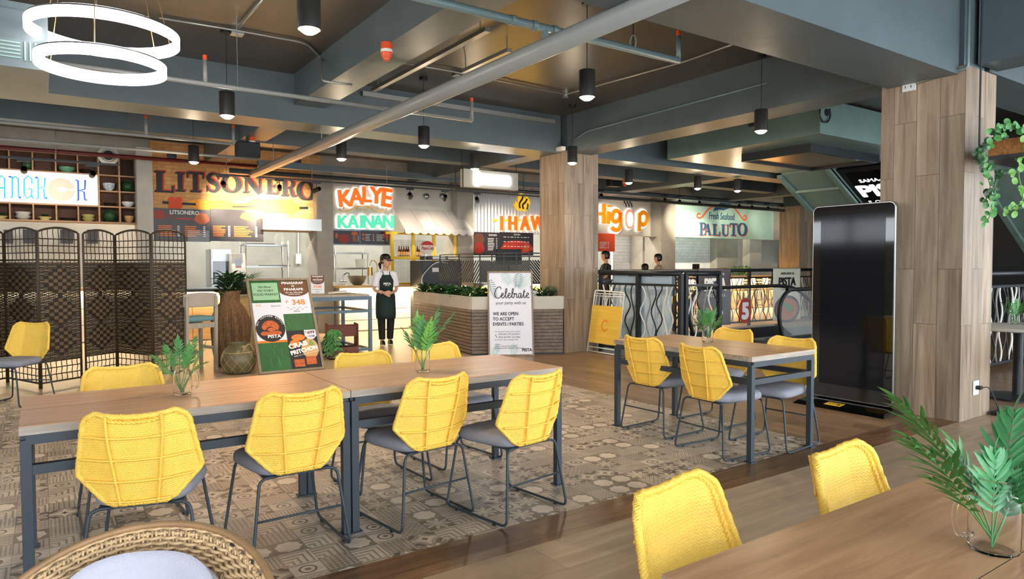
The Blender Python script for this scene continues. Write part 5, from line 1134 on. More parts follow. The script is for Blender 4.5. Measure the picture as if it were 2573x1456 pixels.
# poster board on easel
BL, BR = W(652, 945, z=0), W(806, 936, z=0); BL = Vector((2.26, 9.0, 0)); BR = Vector((3.0, 8.99, 0)); rdir = (BR-BL).normalized(); ndir = Vector((-rdir.y, rdir.x, 0)); bw, bh = .75, 1.32
upd = (Vector((0, 0, 1))*math.cos(R(29))+ndir*math.sin(R(29)))
T = FR((0, 0, 0), rdir, upd) @ Matrix.Diagonal((1.14, 1.053, 1, 1)); t = empty('poster_board', BL, 0, 'leaning framed food poster board with green and orange pages', 'board')
MB().rect(T, 0, 0, bw, bh, -.02, 0).build('backing', 'frame_wood', t)
for (a, b, c, d) in ((0, 0, .03, bh), (bw-.03, 0, bw, bh), (.03, 0, bw-.03, .03), (.03, bh-.03, bw-.03, bh)): MB().rect(T, a, b, c, d, 0, .015).build('frame_rail', 'frame_wood', t)
for x in (.06, bw-.06):
    MB().bar(T @ Vector((x, bh*.8, -.03)), Vector((rdir*x*1.14)+ndir*(.98)+Vector((0, 0, .012))), .025, .02).build('prop_leg', 'frame_wood', t)
MB().rect(T, .03, .03, bw-.03, bh-.03, .001, .002).build('poster_ground', 'green_print', t)
w0, w1, ym, y1 = .03, bw-.03, bh*.5, bh-.03; cxm = .37
m = MB(); rr2 = random.Random(3)
for k in range(26):
    x = rr2.uniform(.05, .7); y = rr2.uniform(.05, bh-.06); a = rr2.uniform(-.5, .5)+1.2*rr2.choice((-1, 1)); L__ = .1; x2, y2 = min(.71, max(.04, x+math.cos(a)*L__)), min(bh-.04, max(.04, y+math.sin(a)*L__)); m.stroke([(x, y), (x2, y2)], .005, T, .002, .0022)
m.build('leaf_veins', mat('green_vein', (72, 134, 72), .5), t)
m = MB(); m.rect(T, .055, 1.01, .355, 1.26, .0025, .003); m.build('mint_page', 'mint_print', t)
m = MB(); m.rect(T, cxm, .80, w1, 1.285, .0025, .003); m.rect(T, w0, .42, cxm, .97, .0025, .003); m.build('white_page', 'paper', t)
m = MB(); m.rect(T, cxm, .03, w1, .56, .0025, .003); m.build('dark_page', 'ink', t)
m = MB(); m.prism([(cxm, 1.285), (cxm, 1.13)]+[(cxm+.175+.185*math.cos(R(a)), 1.15+.1*math.sin(R(a))) for a in range(190, 351, 10)]+[(w1, 1.13), (w1, 1.285)], T, .0032, .0036); m.build('food_round', 'food_brown', t)
m = MB(); m.ell(T, .20, .61, .168, .188, .0032, .0036); m.build('dark_plate', 'ink', t); m = MB()
for k in range(9): a = R(20+k*17); m.ell(T, .20+.075*math.cos(a), .60+.075*math.sin(a), .03, .045, .0038, .0042+.0001*k, 10)
for (x, y) in ((.13, .54), (.2, .53), (.27, .54), (.21, .59)): m.ell(T, x, y, .05, .03, .0038, .0043, 10)
m.build('seafood_picture', 'food_orange', t)
m = MB(); m.rect(T, w0, .41, cxm, .44, .0032, .0036); m.ell(T, .5, .46, .08, .045, .0032, .0036); m.ell(T, .45, .38, .06, .05, .0032, .0036); m.build('orange_band', 'orange_ink', t)
m = MB(); m.ell(T, .62, .30, .1, .14, .0032, .0036); m.build('pig_silhouette', 'c_tan', t); m = MB(); m.rect(T, .41, .06, .53, .16, .0045, .005); m.rect(T, .55, .08, .67, .19, .0045, .005); m.build('photo_card', 'food_orange', t)
m = MB(); m.prism([(.58, .56), (.58, .47), (.62, .43), (.68, .43), (w1, .47), (w1, .56)], T, .0045, .005); m.build('price_badge', 'paper', t)
m = MB()
for tx, x, y, h in (('5th floor', .205, 1.185, .03), ('VICTORY', .205, 1.13, .032), ('FOOD MARKET', .205, 1.075, .032)): m.text(T, tx, x, y, h, .0032, .004, bold=.012, maxw=.28)
m.text(T, '699', .66, .505, .04, .0052, .006, bold=.03, maxw=.09); m.text(T, 'P', .6, .51, .03, .0052, .006); m.text(T, '538', .665, .455, .03, .0052, .006, bold=.02, maxw=.07); m.text(T, 'NOW', .61, .46, .014, .0052, .006); m.text(T, 'PISTA', .54, .825, .02, .0032, .004, bold=.02)
m.build('black_lettering', 'ink', t)
m = MB()
for tx, x, y, h, b in (('PINASARAP', .54, 1.235, .036, .03), ('AT', .54, 1.195, .022, .03), ('PINARAMI', .54, 1.14, .036, .03), ('EAT ALL YOU CAN', .54, 1.1, .017, .02), ('FILIPINO BUFFET', .54, 1.075, .013, .01), ('PISTA', .23, .475, .042, .03), ('CRAB', .49, .33, .062, .05), ('PRITCHON', .55, .255, .055, .05), ('FRIED, ALL YOU CAN CHALLENGE', .57, .225, .014, .0)):
    TT = T @ Matrix.Translation((x, y, 0)) @ Matrix.Rotation(R(12 if y < .4 else 0), 4, 'Z'); m.text(TT, tx, 0, 0, h, .0048, .0056, bold=b, maxw=.32 if x > .3 else .2)
n = 21; S = 'ALL SEAFOOD BUFFET'
for i, ch in enumerate(S):
    if ch != ' ':
        a = R(165-150*i/(len(S)-1)); TT = T @ Matrix.Translation((.20+.142*math.cos(a), .62+.150*math.sin(a), 0)) @ Matrix.Rotation(a-math.pi/2, 4, 'Z'); m.text(TT, ch, 0, 0, .02, .0048, .0056, bold=.02)
m.build('white_lettering', 'white_ink', t)
m = MB(); m.text(T, '348', .575, .93, .075, .0032, .004, bold=.03, maxw=.19); m.text(T, 'P', .44, .95, .045, .0032, .004, bold=.01); m.build('orange_lettering', 'orange_ink', t)
m = MB(); m.text(T, '777', .1, .915, .03, .0032, .004, bold=.01); m.build('small_orange_lettering', 'orange_ink', t)
m = MB(); m.text(T, 'PALUTO', .3, .91, .02, .0032, .004, bold=.02); m.build('navy_lettering', 'navy_ink', t); m = MB(); m.text(T, '&', .645, .345, .07, .005, .006, bold=.03); m.build('green_ampersand', 'leaf_light', t)
m = MB()
for x in (.42, .49, .56, .64): m.rect(T, x, .885, x+.04, .89, .0032, .004)
for x in (.46, .53, .6): m.rect(T, x, .86, x+.03, .867, .0032, .004)
m.build('small_print', 'grey_ink', t)
m = MB(); m.stroke([(.61, .505), (.70, .545)], .006, T, .006, .0066); m.build('red_strike', 'red_ink', t)
# high grey table with small sign, folded paper, crates
t = empty('high_table', (3.72, 10.9, 0), 0, 'tall grey metal table with thin top behind the poster board', 'table'); xa, xb, ya, yb = -.75, .6, -.6, .6; H = .94
R0 = R(0)
MB().bx(xa, xb, ya, yb, H-.03, H).build('tabletop', 'ash_wood', t)
slate = mat('slate_blue', (84, 108, 126), .45)
def frame_ring(z, h, nm, w_=.05):
    m = MB()
    for a, b in (((xa, ya), (xb, ya)), ((xb, ya), (xb, yb)), ((xb, yb), (xa, yb)), ((xa, yb), (xa, ya))): m.bar((a[0], a[1], z), (b[0], b[1], z), w_, h)
    m.build(nm, slate, t)
frame_ring(H-.06, .06, 'apron_frame'); frame_ring(H-.27, .04, 'lower_frame', .04); frame_ring(.06, .04, 'foot_frame', .04)
for x in (xa, xb):
    for y in (ya, yb): MB().bx(x-.025, x+.025, y-.025, y+.025, 0, H-.03).build('leg', slate, t)
p = W(800, 738, z=.945); T = FR((0, 0, 0), (math.cos(R(-18)), math.sin(R(-18)), 0), (math.sin(R(18))*.2, math.cos(R(18))*.2, 1)); t = empty('table_sign', p-Vector((.12, 0, 0)), 0, 'small white promotional sign standing on the tall grey table', 'sign')
T = T @ Matrix.Scale(.72, 4); MB().rect(T, 0, .0, .29, .42, -.005, 0).build('card', 'paper', t); m = MB(); m.prism([(0, .42), (0, .3)]+[(.145+.145*math.cos(R(a)), .29+.08*math.sin(R(a))) for a in range(180, 361, 15)]+[(.29, .42)], T, .001, .002); m.build('food_round', 'food_brown', t)
m = MB(); m.text(T, 'PINASARAP', .145, .375, .032, .003, .004, bold=.03, maxw=.27); m.text(T, 'AT', .145, .345, .018, .003, .004); m.text(T, 'PINARAMI', .145, .30, .032, .003, .004, bold=.03, maxw=.25); m.text(T, 'EAT ALL YOU CAN', .145, .26, .014, .003, .004, maxw=.2); m.build('white_lettering', 'white_ink', t)
m = MB(); m.text(T, 'P348', .145, .13, .06, .001, .002, bold=.02, maxw=.23); m.build('orange_lettering', 'orange_ink', t); m = MB(); m.text(T, 'PISTA', .145, .03, .018, .001, .002, bold=.02); m.rect(T, .05, .09, .24, .096, .001, .002); m.build('black_lettering', 'ink', t)
p = W(845, 738, z=.945); m = MB(); m.add([(-.16, -.08, 0), (.14, -.12, .015), (.2, .06, .04), (-.1, .1, .01), (-.16, -.08, .008), (.14, -.12, .03), (.2, .06, .055), (-.1, .1, .02)], [(0, 3, 2, 1), (4, 5, 6, 7), (0, 1, 5, 4), (1, 2, 6, 5), (2, 3, 7, 6), (3, 0, 4, 7)]); o = m.build('paper_sheet', 'white_plastic', bevel=.003); o.location = p; tag(o, 'crumpled white paper lying on the tall grey table', 'paper')
# stacked red brown crates with trailing plant
C0 = Vector((3.72, 9.95, 0)); t = empty('crate_stand', C0, R(-12), 'red brown two tier wooden crate stand beside the tall table', 'crate')
for z, dy in ((.02, -.05), (.33, .05)):
    for (a, b, c, d) in ((-.21, .21, -.14, -.12), (-.21, .21, .12, .14), (-.21, -.19, -.14, .14), (.19, .21, -.14, .14)): MB().bx(a, b, c+dy, d+dy, z, z+.16).build('crate_side', 'crate_wood', t)
    MB().bx(-.21, .21, -.14+dy, .14+dy, z, z+.015).build('crate_floor', 'crate_wood', t)
for x in (-.225, .21): MB().bx(x, x+.015, -.14, .2, 0, .52).build('side_post', 'crate_wood', t)
m = MB()
for k in range(14):
    a = rnd.uniform(2.4, 4.6); b = Vector((-.12, -.1, .42)); e = b+Vector((math.cos(a)*rnd.uniform(.05, .2), math.sin(a)*.12, -rnd.uniform(.15, .34))); mid = b+Vector((math.cos(a)*.16, math.sin(a)*.1, .1)); P = [(b*(1-s)**2+mid*2*s*(1-s)+e*s*s) for s in [i/8 for i in range(9)]]; m.tube(P, .004, 4)
    for i in range(1, 9):
        for q in (-1, 1): leaflet(m, P[i], Vector((q*.7, rnd.uniform(-.4, .4), -.6)), Vector((0, 1, .2)), .09, .011)
o = m.build('trailing_plant', 'leaf'); o.location = C0; tag(o, 'green trailing plant hanging from the upper crate', 'plant')
bush('crate_greens', C0+Vector((.02, -.05, .05)), .12, .12, 90, 'leaf_dark', 'small dark greens in the lower crate', ll=.07, lw=.015)
# ---------------------------------------------------------------- planter with slatted sides and chevron railing
PP = [Vector((5.86, 11.8, 0)), Vector((5.47, 9.05, 0)), Vector((6.72, 8.36, 0)), Vector((6.73, 9.3, 0)), Vector((6.15, 9.62, 0)), Vector((6.4, 11.8, 0))]
t = empty('slatted_planter', PP[1], 0, 'long angled planter with wooden slats and concrete rim', 'planter'); o_ = PP[1]
I4 = Matrix.Identity(4)
m = MB(); m.prism([(p.x-o_.x, p.y-o_.y) for p in PP], I4, 0.0, .70); m.build('planter_core', 'black_metal', t)
for k in range(13):
    for q, (a, b) in enumerate(((0, 1), (1, 2))):
        d = (PP[b]-PP[a]); n_ = Vector((d.y, -d.x, 0)).normalized()*(-1); z = .03+k*.053
        if n_.dot(Vector((-.5, -1, 0))) < 0: n_ = -n_
        MB().bar(PP[a]-o_+n_*.012+Vector((0, 0, z+.02)), PP[b]-o_+n_*.012+Vector((0, 0, z+.02)), .022, .044).build('slat', 'wood_slat_y' if q == 0 else 'wood_slat', t)
m = MB(); PE = PP[:3]
for a, b in ((0, 1), (1, 2), (2, 3), (5, 0)):
    m.bar(PP[a]-o_+Vector((0, 0, .81)), PP[b]-o_+Vector((0, 0, .81)), .05, .2)
m.build('concrete_rim', 'concrete_light', t); m = MB(); m.prism([(p.x-o_.x, p.y-o_.y) for p in PP], I4, .70, .86); m.build('soil', 'screen_dark', t)
G = 'plants in the slatted planter'
def along(k):       # points inside the planter strip
    L1 = 2.6
    return PP[1]+(PP[0]-PP[1])*k/L1+Vector((.22, .12, 0)) if k > 0 else PP[1]+(PP[2]-PP[1])*(-k)/1.35+Vector((.05, .22, 0))
for i, k in enumerate((2.4, 2.15, 1.9, 1.65, 1.4, 1.15, .9, .65, .4, .15, -.15, -.4, -.65, -.9, -1.15)):
    p = along(k); p.z = .85; bush('planter_shrub', p, .17, .16, 95, 'leaf_dark' if i % 3 else 'leaf', 'dark green leafy shrub in the row in the slatted planter', ll=.11, lw=.026, group=G)
o = MB().lathe([(.07, 0), (.08, .02), (.085, .13), (.075, .13), (.07, .03)], seg=20).build('plant_pot', 'white_plastic', smooth=True); o.location = along(-.95)+Vector((-.02, -.08, .87)); tag(o, 'small white pot among the planter leaves by the pillar', 'pot')
m = MB()
for i in range(60):
    p = along(rnd.choice((rnd.uniform(.1, 2.5), -rnd.uniform(.1, 1.1))))+Vector((rnd.uniform(-.15, .12), rnd.uniform(-.15, .12), rnd.uniform(.9, 1.0))); m.box(p-o_, (.007, .007, .007))
fl_ = m.build('fairy_lights', 'strip_warm'); fl_.location = o_; tag(fl_, 'tiny warm fairy lights among the planter leaves', 'lights', kind='stuff')
RP = [Vector((6.5, 11.6, 0)), Vector((6.28, 9.75, 0)), Vector((6.78, 9.42, 0))]
RP = [W(1106, 700, D=13.1), W(1206, 700, D=11.9), W(1330, 700, D=11.45), W(1378, 700, D=11.7)]
for p in RP: p.z = 0
t = empty('chevron_railing', RP[0], 0, 'dark metal railing with diagonal slat pattern behind the planter plants', 'railing'); segs = []
for (a, b, n) in ((0, 1, 2), (1, 2, 4), (2, 3, 1)):
    for i in range(n): segs.append((RP[a].lerp(RP[b], i/n), RP[a].lerp(RP[b], (i+1)/n)))
for z in (1.60, 1.545): 
    m = MB(); m.tube([p-RP[0]+Vector((0, 0, z)) for p in RP], .011, 6); m.build('top_rail', 'dark_grey_metal', t, smooth='all')
for i, (a, b) in enumerate(segs):
    MB().tube([a-RP[0]+Vector((0, 0, .3)), a-RP[0]+Vector((0, 0, 1.6))], .012, 6).build('post', 'dark_grey_metal', t, smooth='all')
    T = FR(a-RP[0], b-a, (0, 0, 1)); wd = (b-a).length; m = MB(); z0_, z1_ = 1.1, 1.48; sg_ = 1 if i % 2 else -1
    for k in range(22):
        c = -wd+k*(2*wd+.4)/22
        pts = []
        x0_ = 0; x1_ = wd
        za, zb = z0_+c, z0_+c+wd
        if sg_ < 0: x0_, x1_ = wd, 0
        lo = max(z0_, za); hi = min(z1_, zb)
        if hi-lo > .02:
            f = lambda z: x0_+(x1_-x0_)*(z-za)/(zb-za); m.bar(T @ Vector((f(lo), lo, 0)), T @ Vector((f(hi), hi, 0)), .012, .022)
    m.build('diagonal_slats', 'dark_grey_metal', t)
MB().tube([segs[-1][1]-RP[0]+Vector((0, 0, .3)), segs[-1][1]-RP[0]+Vector((0, 0, 1.6))], .012, 6).build('post', 'dark_grey_metal', t)
# celebration board leaning at the planter
rdir = (PP[2]-PP[1]).normalized(); CL = Vector((5.60, 8.78, 0)); bw, bh = .71, 1.32; nd = Vector((-rdir.y, rdir.x, 0)); upd = Vector((0, 0, 1))*math.cos(R(9))+nd*math.sin(R(9))
T = FR((0, 0, 0), rdir, upd); t = empty('party_board', CL, 0, 'white framed party announcement board leaning against the slatted planter', 'board')
MB().rect(T, 0, 0, bw, bh, -.02, 0).build('backing', 'frame_wood', t)
for (a, b, c, d) in ((0, 0, .025, bh), (bw-.025, 0, bw, bh), (.025, 0, bw-.025, .025), (.025, bh-.025, bw-.025, bh)): MB().rect(T, a, b, c, d, 0, .012).build('frame_rail', 'frame_wood', t)
MB().rect(T, .025, .025, bw-.025, bh-.025, .001, .002).build('poster_sheet', 'paper', t)
def palm2d(m, x, y, ang, L__, n, ll):
    c, s = math.cos(R(ang)), math.sin(R(ang))
    for k in range(n):
        u = k/(n-1); px_, py_ = x+c*L__*u, y+s*L__*u
        for q in (-1, 1):
            a = R(ang+q*(70-40*u)); l = ll*(1-.5*u)*(.5+.5*min(1, u*3)); x2, y2 = px_+math.cos(a)*l, py_+math.sin(a)*l
            x2 = min(bw-.03, max(.03, x2)); y2 = min(bh-.03, max(.03, y2)); m.stroke([(min(bw-.03, max(.03, px_)), min(bh-.03, max(.03, py_))), ((px_+x2)/2, (py_+y2)/2), (x2, y2)], [.004, .010, .002], T, .0025, .003)
m = MB(); palm2d(m, .5, 1.28, -100, .18, 9, .15); palm2d(m, .03, 1.18, -70, .25, 9, .12); m.build('dark_palm_print', 'palm_print', t)
m = MB(); palm2d(m, .25, 1.29, -60, .16, 8, .14); palm2d(m, .66, 1.25, -130, .2, 8, .14); palm2d(m, .38, .03, 75, .12, 7, .12); palm2d(m, .08, .03, 60, .12, 7, .1); m.build('pale_palm_print', 'palm_print_light', t)
# handwritten word as pen strokes
cur = {'C': [[(.9, .8), (.8, .98), (.55, .98), (.25, .75), (.1, .4), (.2, .08), (.5, -.02), (.8, .1), (1.05, .35)]],
 'e': [[(0, .2), (.25, .22), (.5, .38), (.45, .52), (.3, .5), (.2, .3), (.25, .06), (.45, 0), (.62, .1)]],
 'l': [[(0, .1), (.25, .4), (.45, .85), (.4, 1.02), (.28, .95), (.22, .6), (.22, .15), (.35, 0), (.5, .1)]],
 'b': [[(0, .1), (.25, .4), (.45, .85), (.4, 1.02), (.28, .95), (.22, .6), (.2, .15), (.35, 0), (.52, .12), (.56, .35), (.45, .48), (.5, .42), (.7, .42)]],
 'r': [[(0, .42), (.12, .5), (.2, .42), (.4, .46), (.34, .2), (.42, .02), (.6, .12)]],
 'a': [[(.55, .42), (.4, .52), (.2, .42), (.12, .15), (.25, 0), (.42, .12), (.55, .46), (.52, .15), (.6, 0), (.78, .12)]],
 't': [[(0, .1), (.2, .5), (.3, .9), (.22, .4), (.24, .08), (.36, 0), (.55, .14)], [(.08, .62), (.28, .66), (.5, .68)]]}
m = MB(); x = .10; y = .90; s_ = .15
for ch, adv in zip('Celebrate', (.8, .5, .36, .5, .46, .45, .62, .38, .5)):
    for st in cur[ch]:
        sc = s_*(1.15 if ch == 'C' else .95); m.stroke([(x+p.x*sc*.72, y+p.y*sc+(x-.1)*.0) for p in smoothpts(st, 6)], .0125, T, .003, .0042)
    x += adv*s_*.80
m.text(T, 'your party with us', .36, .80, .05, .003, .004, maxw=.47)
for tx, yy, h in (('WE ARE OPEN', .63, .05), ('TO ACCEPT', .55, .05), ('EVENTS / PARTIES', .47, .05)): m.text(T, tx, .08, yy, h, .003, .004, bold=.025, align='LEFT', sx=.85)
for tx, yy, h, x in (('You may reach us thru these numbers:', .37, .018, .1), ('0999-8911775 (SMART)', .325, .024, .16), ('0956-4477951 (GLOBE)', .28, .024, .16), ('Or send us a direct message online', .245, .018, .1), ('Address:', .175, .018, .1), ('5th Flr. Victory Food Market,', .145, .02, .1), ('Redemptorist Rd. Baclaran, Paranaque', .115, .02, .1)): m.text(T, tx, x, yy, h, .003, .004, align='LEFT', maxw=.48)
m.text(T, 'PISTA', .6, .07, .045, .003, .004, bold=.04, maxw=.15); m.stroke([(.115, .335), (.12, .31), (.14, .29)], .008, T, .003, .004)
m.build('lettering', 'ink', t)
# ---------------------------------------------------------------- escalator well: railings, banners, escalators
def railing(pts, label, H=1.27, bars=True, nb=None):
    t = empty('wavy_railing', pts[0], 0, label, 'railing'); o_ = Vector(pts[0]); P = [Vector(p)-o_ for p in pts]
    for a, b in zip(P, P[1:]):
        MB().tube([a+Vector((0, 0, H)), b+Vector((0, 0, H))], .038, 10).build('handrail', 'black_metal', t, smooth='all')
        for z in (H-.17, .09): MB().bar(a+Vector((0, 0, z)), b+Vector((0, 0, z)), .03, .035).build('cross_rail', 'black_metal', t)
        n = max(1, round((b-a).length/1.0)) if nb is None else nb; d = (b-a)
        for k in range(n+1): p = a+d*k/n; MB().bx(p.x-.03, p.x+.03, p.y-.03, p.y+.03, 0, H).build('post', 'black_metal', t)
        if bars:
            L__ = d.length; nn = int(L__/.11); u = d.normalized(); cols_ = ('white_paint', 'pipe_grey', 'black_metal')
            for k in range(nn):
                x = .06+k*.11
                if min(abs(x-L__*j/n) for j in range(n+1)) < .05: continue
                ph = math.pi*(k % 2)+(k*.4); Q = [a+u*(x+(.04+.02*((k*7) % 3)/2)*math.sin(ph+j/14*(3.2+.5*(k % 3))*math.pi))+Vector((0, 0, .09+(H-.26)*j/14)) for j in range(15)]
                MB().tube(Q, .0115, 6).build('wavy_baluster', cols_[(k//2) % 3] if k % 2 else ('white_paint', 'black_metal')[k//2 % 2], t, smooth='all')
    return t
ra, rb, rc = Vector((7.47, 8.3, 0)), Vector((7.47, 6.62, 0)), Vector((8.22, 6.55, 0))
railing([ra, rb], 'black railing with wavy bars from the middle pillar to the well corner', nb=2)
railing([rb+Vector((.08, -.02, 0)), rc], 'short black railing with wavy bars at the well corner', nb=1)
railing([Vector((8.4, 9.82, 0)), Vector((19.6, 9.82, 0))], 'long black railing with wavy bars beyond the escalator', nb=9)
# banners hung over the railings
def banner(name, x0, x1, y, z0_, z1_, m, label, nrm=-1, along='x'):
    t = empty(name, ((x0+x1)/2, y, 0) if along == 'x' else (y, (x0+x1)/2, 0), 0, label, 'banner'); hw = abs(x1-x0)/2
    T = FR((0, 0, 0), (1, 0, 0), (0, 0, 1)) if along == 'x' else FR((0, 0, 0), (0, -1, 0), (0, 0, 1))
    n = 24; vs = []
    for j in range(13):
        z = z0_+(z1_-z0_)*j/12
        for i in range(n+1):
            xx = -hw+2*hw*i/n; vs.append(T @ Vector((xx, z, .012*math.sin(i*.6+j*.2)*(1-j/12))))
    top = [T @ Vector((-hw+2*hw*i/n, z1_+.02, -.05)) for i in range(n+1)]; vs += top; bk = [T @ Vector((-hw+2*hw*i/n, z1_-.35, -.09)) for i in range(n+1)]; vs += bk
    fs = [(j*(n+1)+i, j*(n+1)+i+1, (j+1)*(n+1)+i+1, (j+1)*(n+1)+i) for j in range(14) for i in range(n)]
    o = MB().add(vs, fs).build('cloth', m, t, smooth='all'); sd = o.modifiers.new('s', 'SOLIDIFY'); sd.thickness = .004
    return t, T
x0, x1 = W(1755, 740, y=9.76).x, W(1836, 740, y=9.76).x
t, T = banner('food_hall_banner', x0, x1, 9.76, .06, 1.30, mat('banner_grey', (88, 82, 92), .7, noise=.25, scale=6), 'dark grey food hall banner hanging on the far railing')
m = MB(); m.text(T, 'SAMA SAMA TAYO SA', 0, 1.17, .05, .014, .016, maxw=.6); m.text(T, 'PISTA', 0, .84, .26, .014, .016, bold=.05, maxw=.7); m.text(T, 'FOOD HALL', 0, .70, .06, .014, .016, space=1.6); m.ell(T, .2, .33, .06, .07, .014, .015); m.text(T, 'FLOOR', .1, .1, .06, .014, .016); m.build('lettering', 'white_ink', t)
m = MB(); m.ell(T, -.18, .4, .14, .12, .013, .014); m.ell(T, .05, .25, .12, .1, .013, .014); m.build('food_print', 'food_red', t)
x0, x1 = W(1942, 740, y=9.76).x, W(2011, 740, y=9.76).x
t, T = banner('food_hall_banner', x0, x1, 9.76, .06, 1.30, mat('banner_cream', (232, 230, 208), .7), 'cream food hall banner with a dish picture on the far railing'); hw = (x1-x0)/2
m = MB(); m.text(T, 'SAMA-SAMA SA', 0, 1.16, .055, .014, .016, bold=.02, maxw=hw*1.1); m.text(T, 'PISTA', 0, .90, .19, .014, .016, bold=.04, maxw=hw*1.4); m.text(T, 'FOOD HALL', 0, .78, .05, .014, .016, space=1.4, maxw=hw*1.4); m.build('lettering', 'ink', t)
m = MB(); m.ell(T, 0, .33, hw*.93, .33, .013, .014, 40); m.build('bowl_print', mat('indigo', (70, 60, 86), .5), t); m = MB(); m.ell(T, 0, .33, hw*.78, .27, .0145, .0155, 40); m.build('soup_print', 'food_orange', t); m = MB(); m.ell(T, .06, .36, .16, .1, .016, .017); m.ell(T, -.1, .45, .12, .05, .016, .017); m.build('herb_print', 'leaf', t)
t, T = banner('food_hall_banner', 8.1, 6.85, 7.535, .05, 1.29, mat('banner_pale', (206, 226, 238), .6, noise=.06), 'pale blue food hall banner hanging behind the wavy bars of the near railing', along='y')
m = MB(); m.text(T, 'SAMA SAMA TAYO SA', 0, 1.22, .04, .004, .006, bold=.02, maxw=.5); m.build('lettering', 'ink', t)
# two escalators between glass balustrades
def escal(y, label, x0_=9.35, L1=2.6, L2=4.5):
    t = empty('escalator_balustrade', (x0_, y, 0), 0, label, 'balustrade'); s = math.tan(R(30)); Hh = .98; rr_ = .38
    arcp = [(rr_-rr_*math.sin(R(a))*1.0, Hh-rr_-rr_*(-math.cos(R(a)))) for a in range(90, -1, -10)]
    path = [(.16, .06), (.06, .30), (0.0, .5)]+[(rr_-rr_*math.cos(R(a)), Hh-rr_+rr_*math.sin(R(a))) for a in range(10, 91, 10)]+[(L1, Hh)]
    path3 = smoothpts([(x, 0, z) for x, z in path], 2)+fillet([(L1, 0, Hh), (L1+.6, 0, Hh-.05), (L1+L2, 0, Hh-.05-(L2-.6)*s)], .4, 5)[1:]
    MB().tube(path3, .034, 8).build('handrail', 'black_rubber', t, smooth='all')
    poly = [(x+.03, z-.02) for x, z in path]+[(L1+L2, Hh-.1-(L2-.6)*s), (L1+L2, -.1-(L2)*s), (L1, .02), (.2, .02)]
    m = MB(); m.prism(poly, wallfr(0), -.006, .006); m.build('glass_panel', 'pane', t)
    MB().bx(.1, L1, -.06, .06, 0, .2).build('skirt', 'black_metal', t); m = MB(); m.prism([(L1, 0), (L1, .22), (L1+L2, .22-L2*s), (L1+L2, -L2*s)], wallfr(0), -.06, .06); m.build('skirt_slope', 'black_metal', t)
    return t
e1 = escal(8.1, 'glass escalator balustrade with black handrail, the farther one'); e2 = escal(6.72, 'glass escalator balustrade with black handrail, the nearer one beside the kiosk', x0_=9.95)
m = MB(); m.prism([(0, 0), (2.2, 0), (5.5, -1.9), (5.5, -2.3), (2.2, -.4), (0, -.4)], wallfr(0), 0, .01)
t = empty('escalator_steps', (10.4, 7.4, 0), 0, 'grey escalator steps between the two balustrades', 'escalator')
for k in range(14):
    x = 1.0+k*.4; z = -.02-max(0, k-2)*.23; MB().bx(x, x+.41, -.55, .6, z-.28, z).build('step', 'steel', t)
sg5 = WP(8.02, 1872, 782); p = W(1872, 781, y=8.05); t = empty('floor_number_sign', p, 0, 'round red floor number sign on the escalator glass', 'sign'); T = wallfr(0)
MB().prism([(.19*math.cos(k*math.pi/20), .24*math.sin(k*math.pi/20)) for k in range(40)], T, 0, .006).build('disc', mat('sign_red', (186, 62, 50), .5), t); m = MB(); m.text(T, '5', 0, -.145, .29, .007, .009, bold=.07); m.build('numeral', 'white_ink', t)
# yellow slatted board leaning on the railing
YB0 = Vector((7.2, 8.33, 0)); YB1 = Vector((7.2, 7.58, 0)); rdir = (YB1-YB0).normalized(); upd = Vector((.14, 0, 1)).normalized(); T = FR((0, 0, 0), rdir, upd); t = empty('wet_floor_rack', YB0, 0, 'white tube frame with yellow wooden panel leaning on the railing', 'board'); bw, bh = .72, 1.0
def q2(x, y, z=.0): return T @ Vector((x, y, z))
MB().tube(fillet([q2(0, .0), q2(.04, bh), q2(bw-.01, bh-.02), q2(bw, 0)], .04), .012).build('tube_frame', 'white_paint', t, smooth='all')
for y in (.02, .09, .91, .95): MB().tube([q2(.01, y), q2(bw-.01, y)], .009).build('cross_tube', 'white_paint', t, smooth='all')
for x in [bw*k/9 for k in range(1, 9)]: MB().tube([q2(x, .76), q2(x, .94)], .005, 6).build('top_rod', 'white_paint', t)
grain('yellow_board', (232, 184, 60), (246, 208, 92), .5, 1, .8, bump=.05)
MB().rect(T, .02, .16, bw-.01, .76, .0, .016).build('yellow_panel', 'yellow_board', t); m = MB(); m.stroke([(.37+.07*math.cos(R(a)), .45+.08*math.sin(R(a))) for a in range(40, 330, 15)], .02, T, .017, .019); m.build('round_mark', 'orange_ink', t)
# bar chairs and stools by the right counter
def bar_chair(x, y, rz, label):
    t = empty('bar_chair', (x, y, 0), rz, label, 'chair', 'yellow and black bar chairs')
    MB().bx(-.2, .2, -.2, .2, .64, .69).build('seat', 'yellow_paint', t, bevel=.01)
    for k in range(4): MB().bx(-.19, .19, -.21, -.19, .74+k*.075, .79+k*.075).build('back_slat', 'yellow_paint', t)
    for a in (-1, 1):
        for b in (-1, 1): MB().bar((a*.18, b*.18, .66), (a*.22, b*.23, 0), .025).build('leg', 'black_metal', t)
    for z in (.2, .35): MB().bx(-.21, .21, -.215, -.2, z, z+.02).build('foot_rail', 'black_metal', t)
    return t
bc0 = bar_chair(11.2, 12.5, 0, 'yellow bar chair at the right counter, seen through the railing')
for i, px in enumerate((1560, 1700, 1745, 1860, 1890, 1925, 2030)):
    p = W(px, 780, y=12.6); dup(bc0, (p.x, 12.6, 0), rnd.uniform(-.3, .3))
bc0.location = (W(1660, 780, y=12.6).x, 12.6, 0)
t = empty('long_table', (W(1660, 780, y=11.6).x, 11.6, 0), 0, 'pale topped table with dark frame seen through the railing', 'table'); MB().bx(-1.1, 1.1, -.35, .35, .73, .77).build('tabletop', 'ash_wood', t)
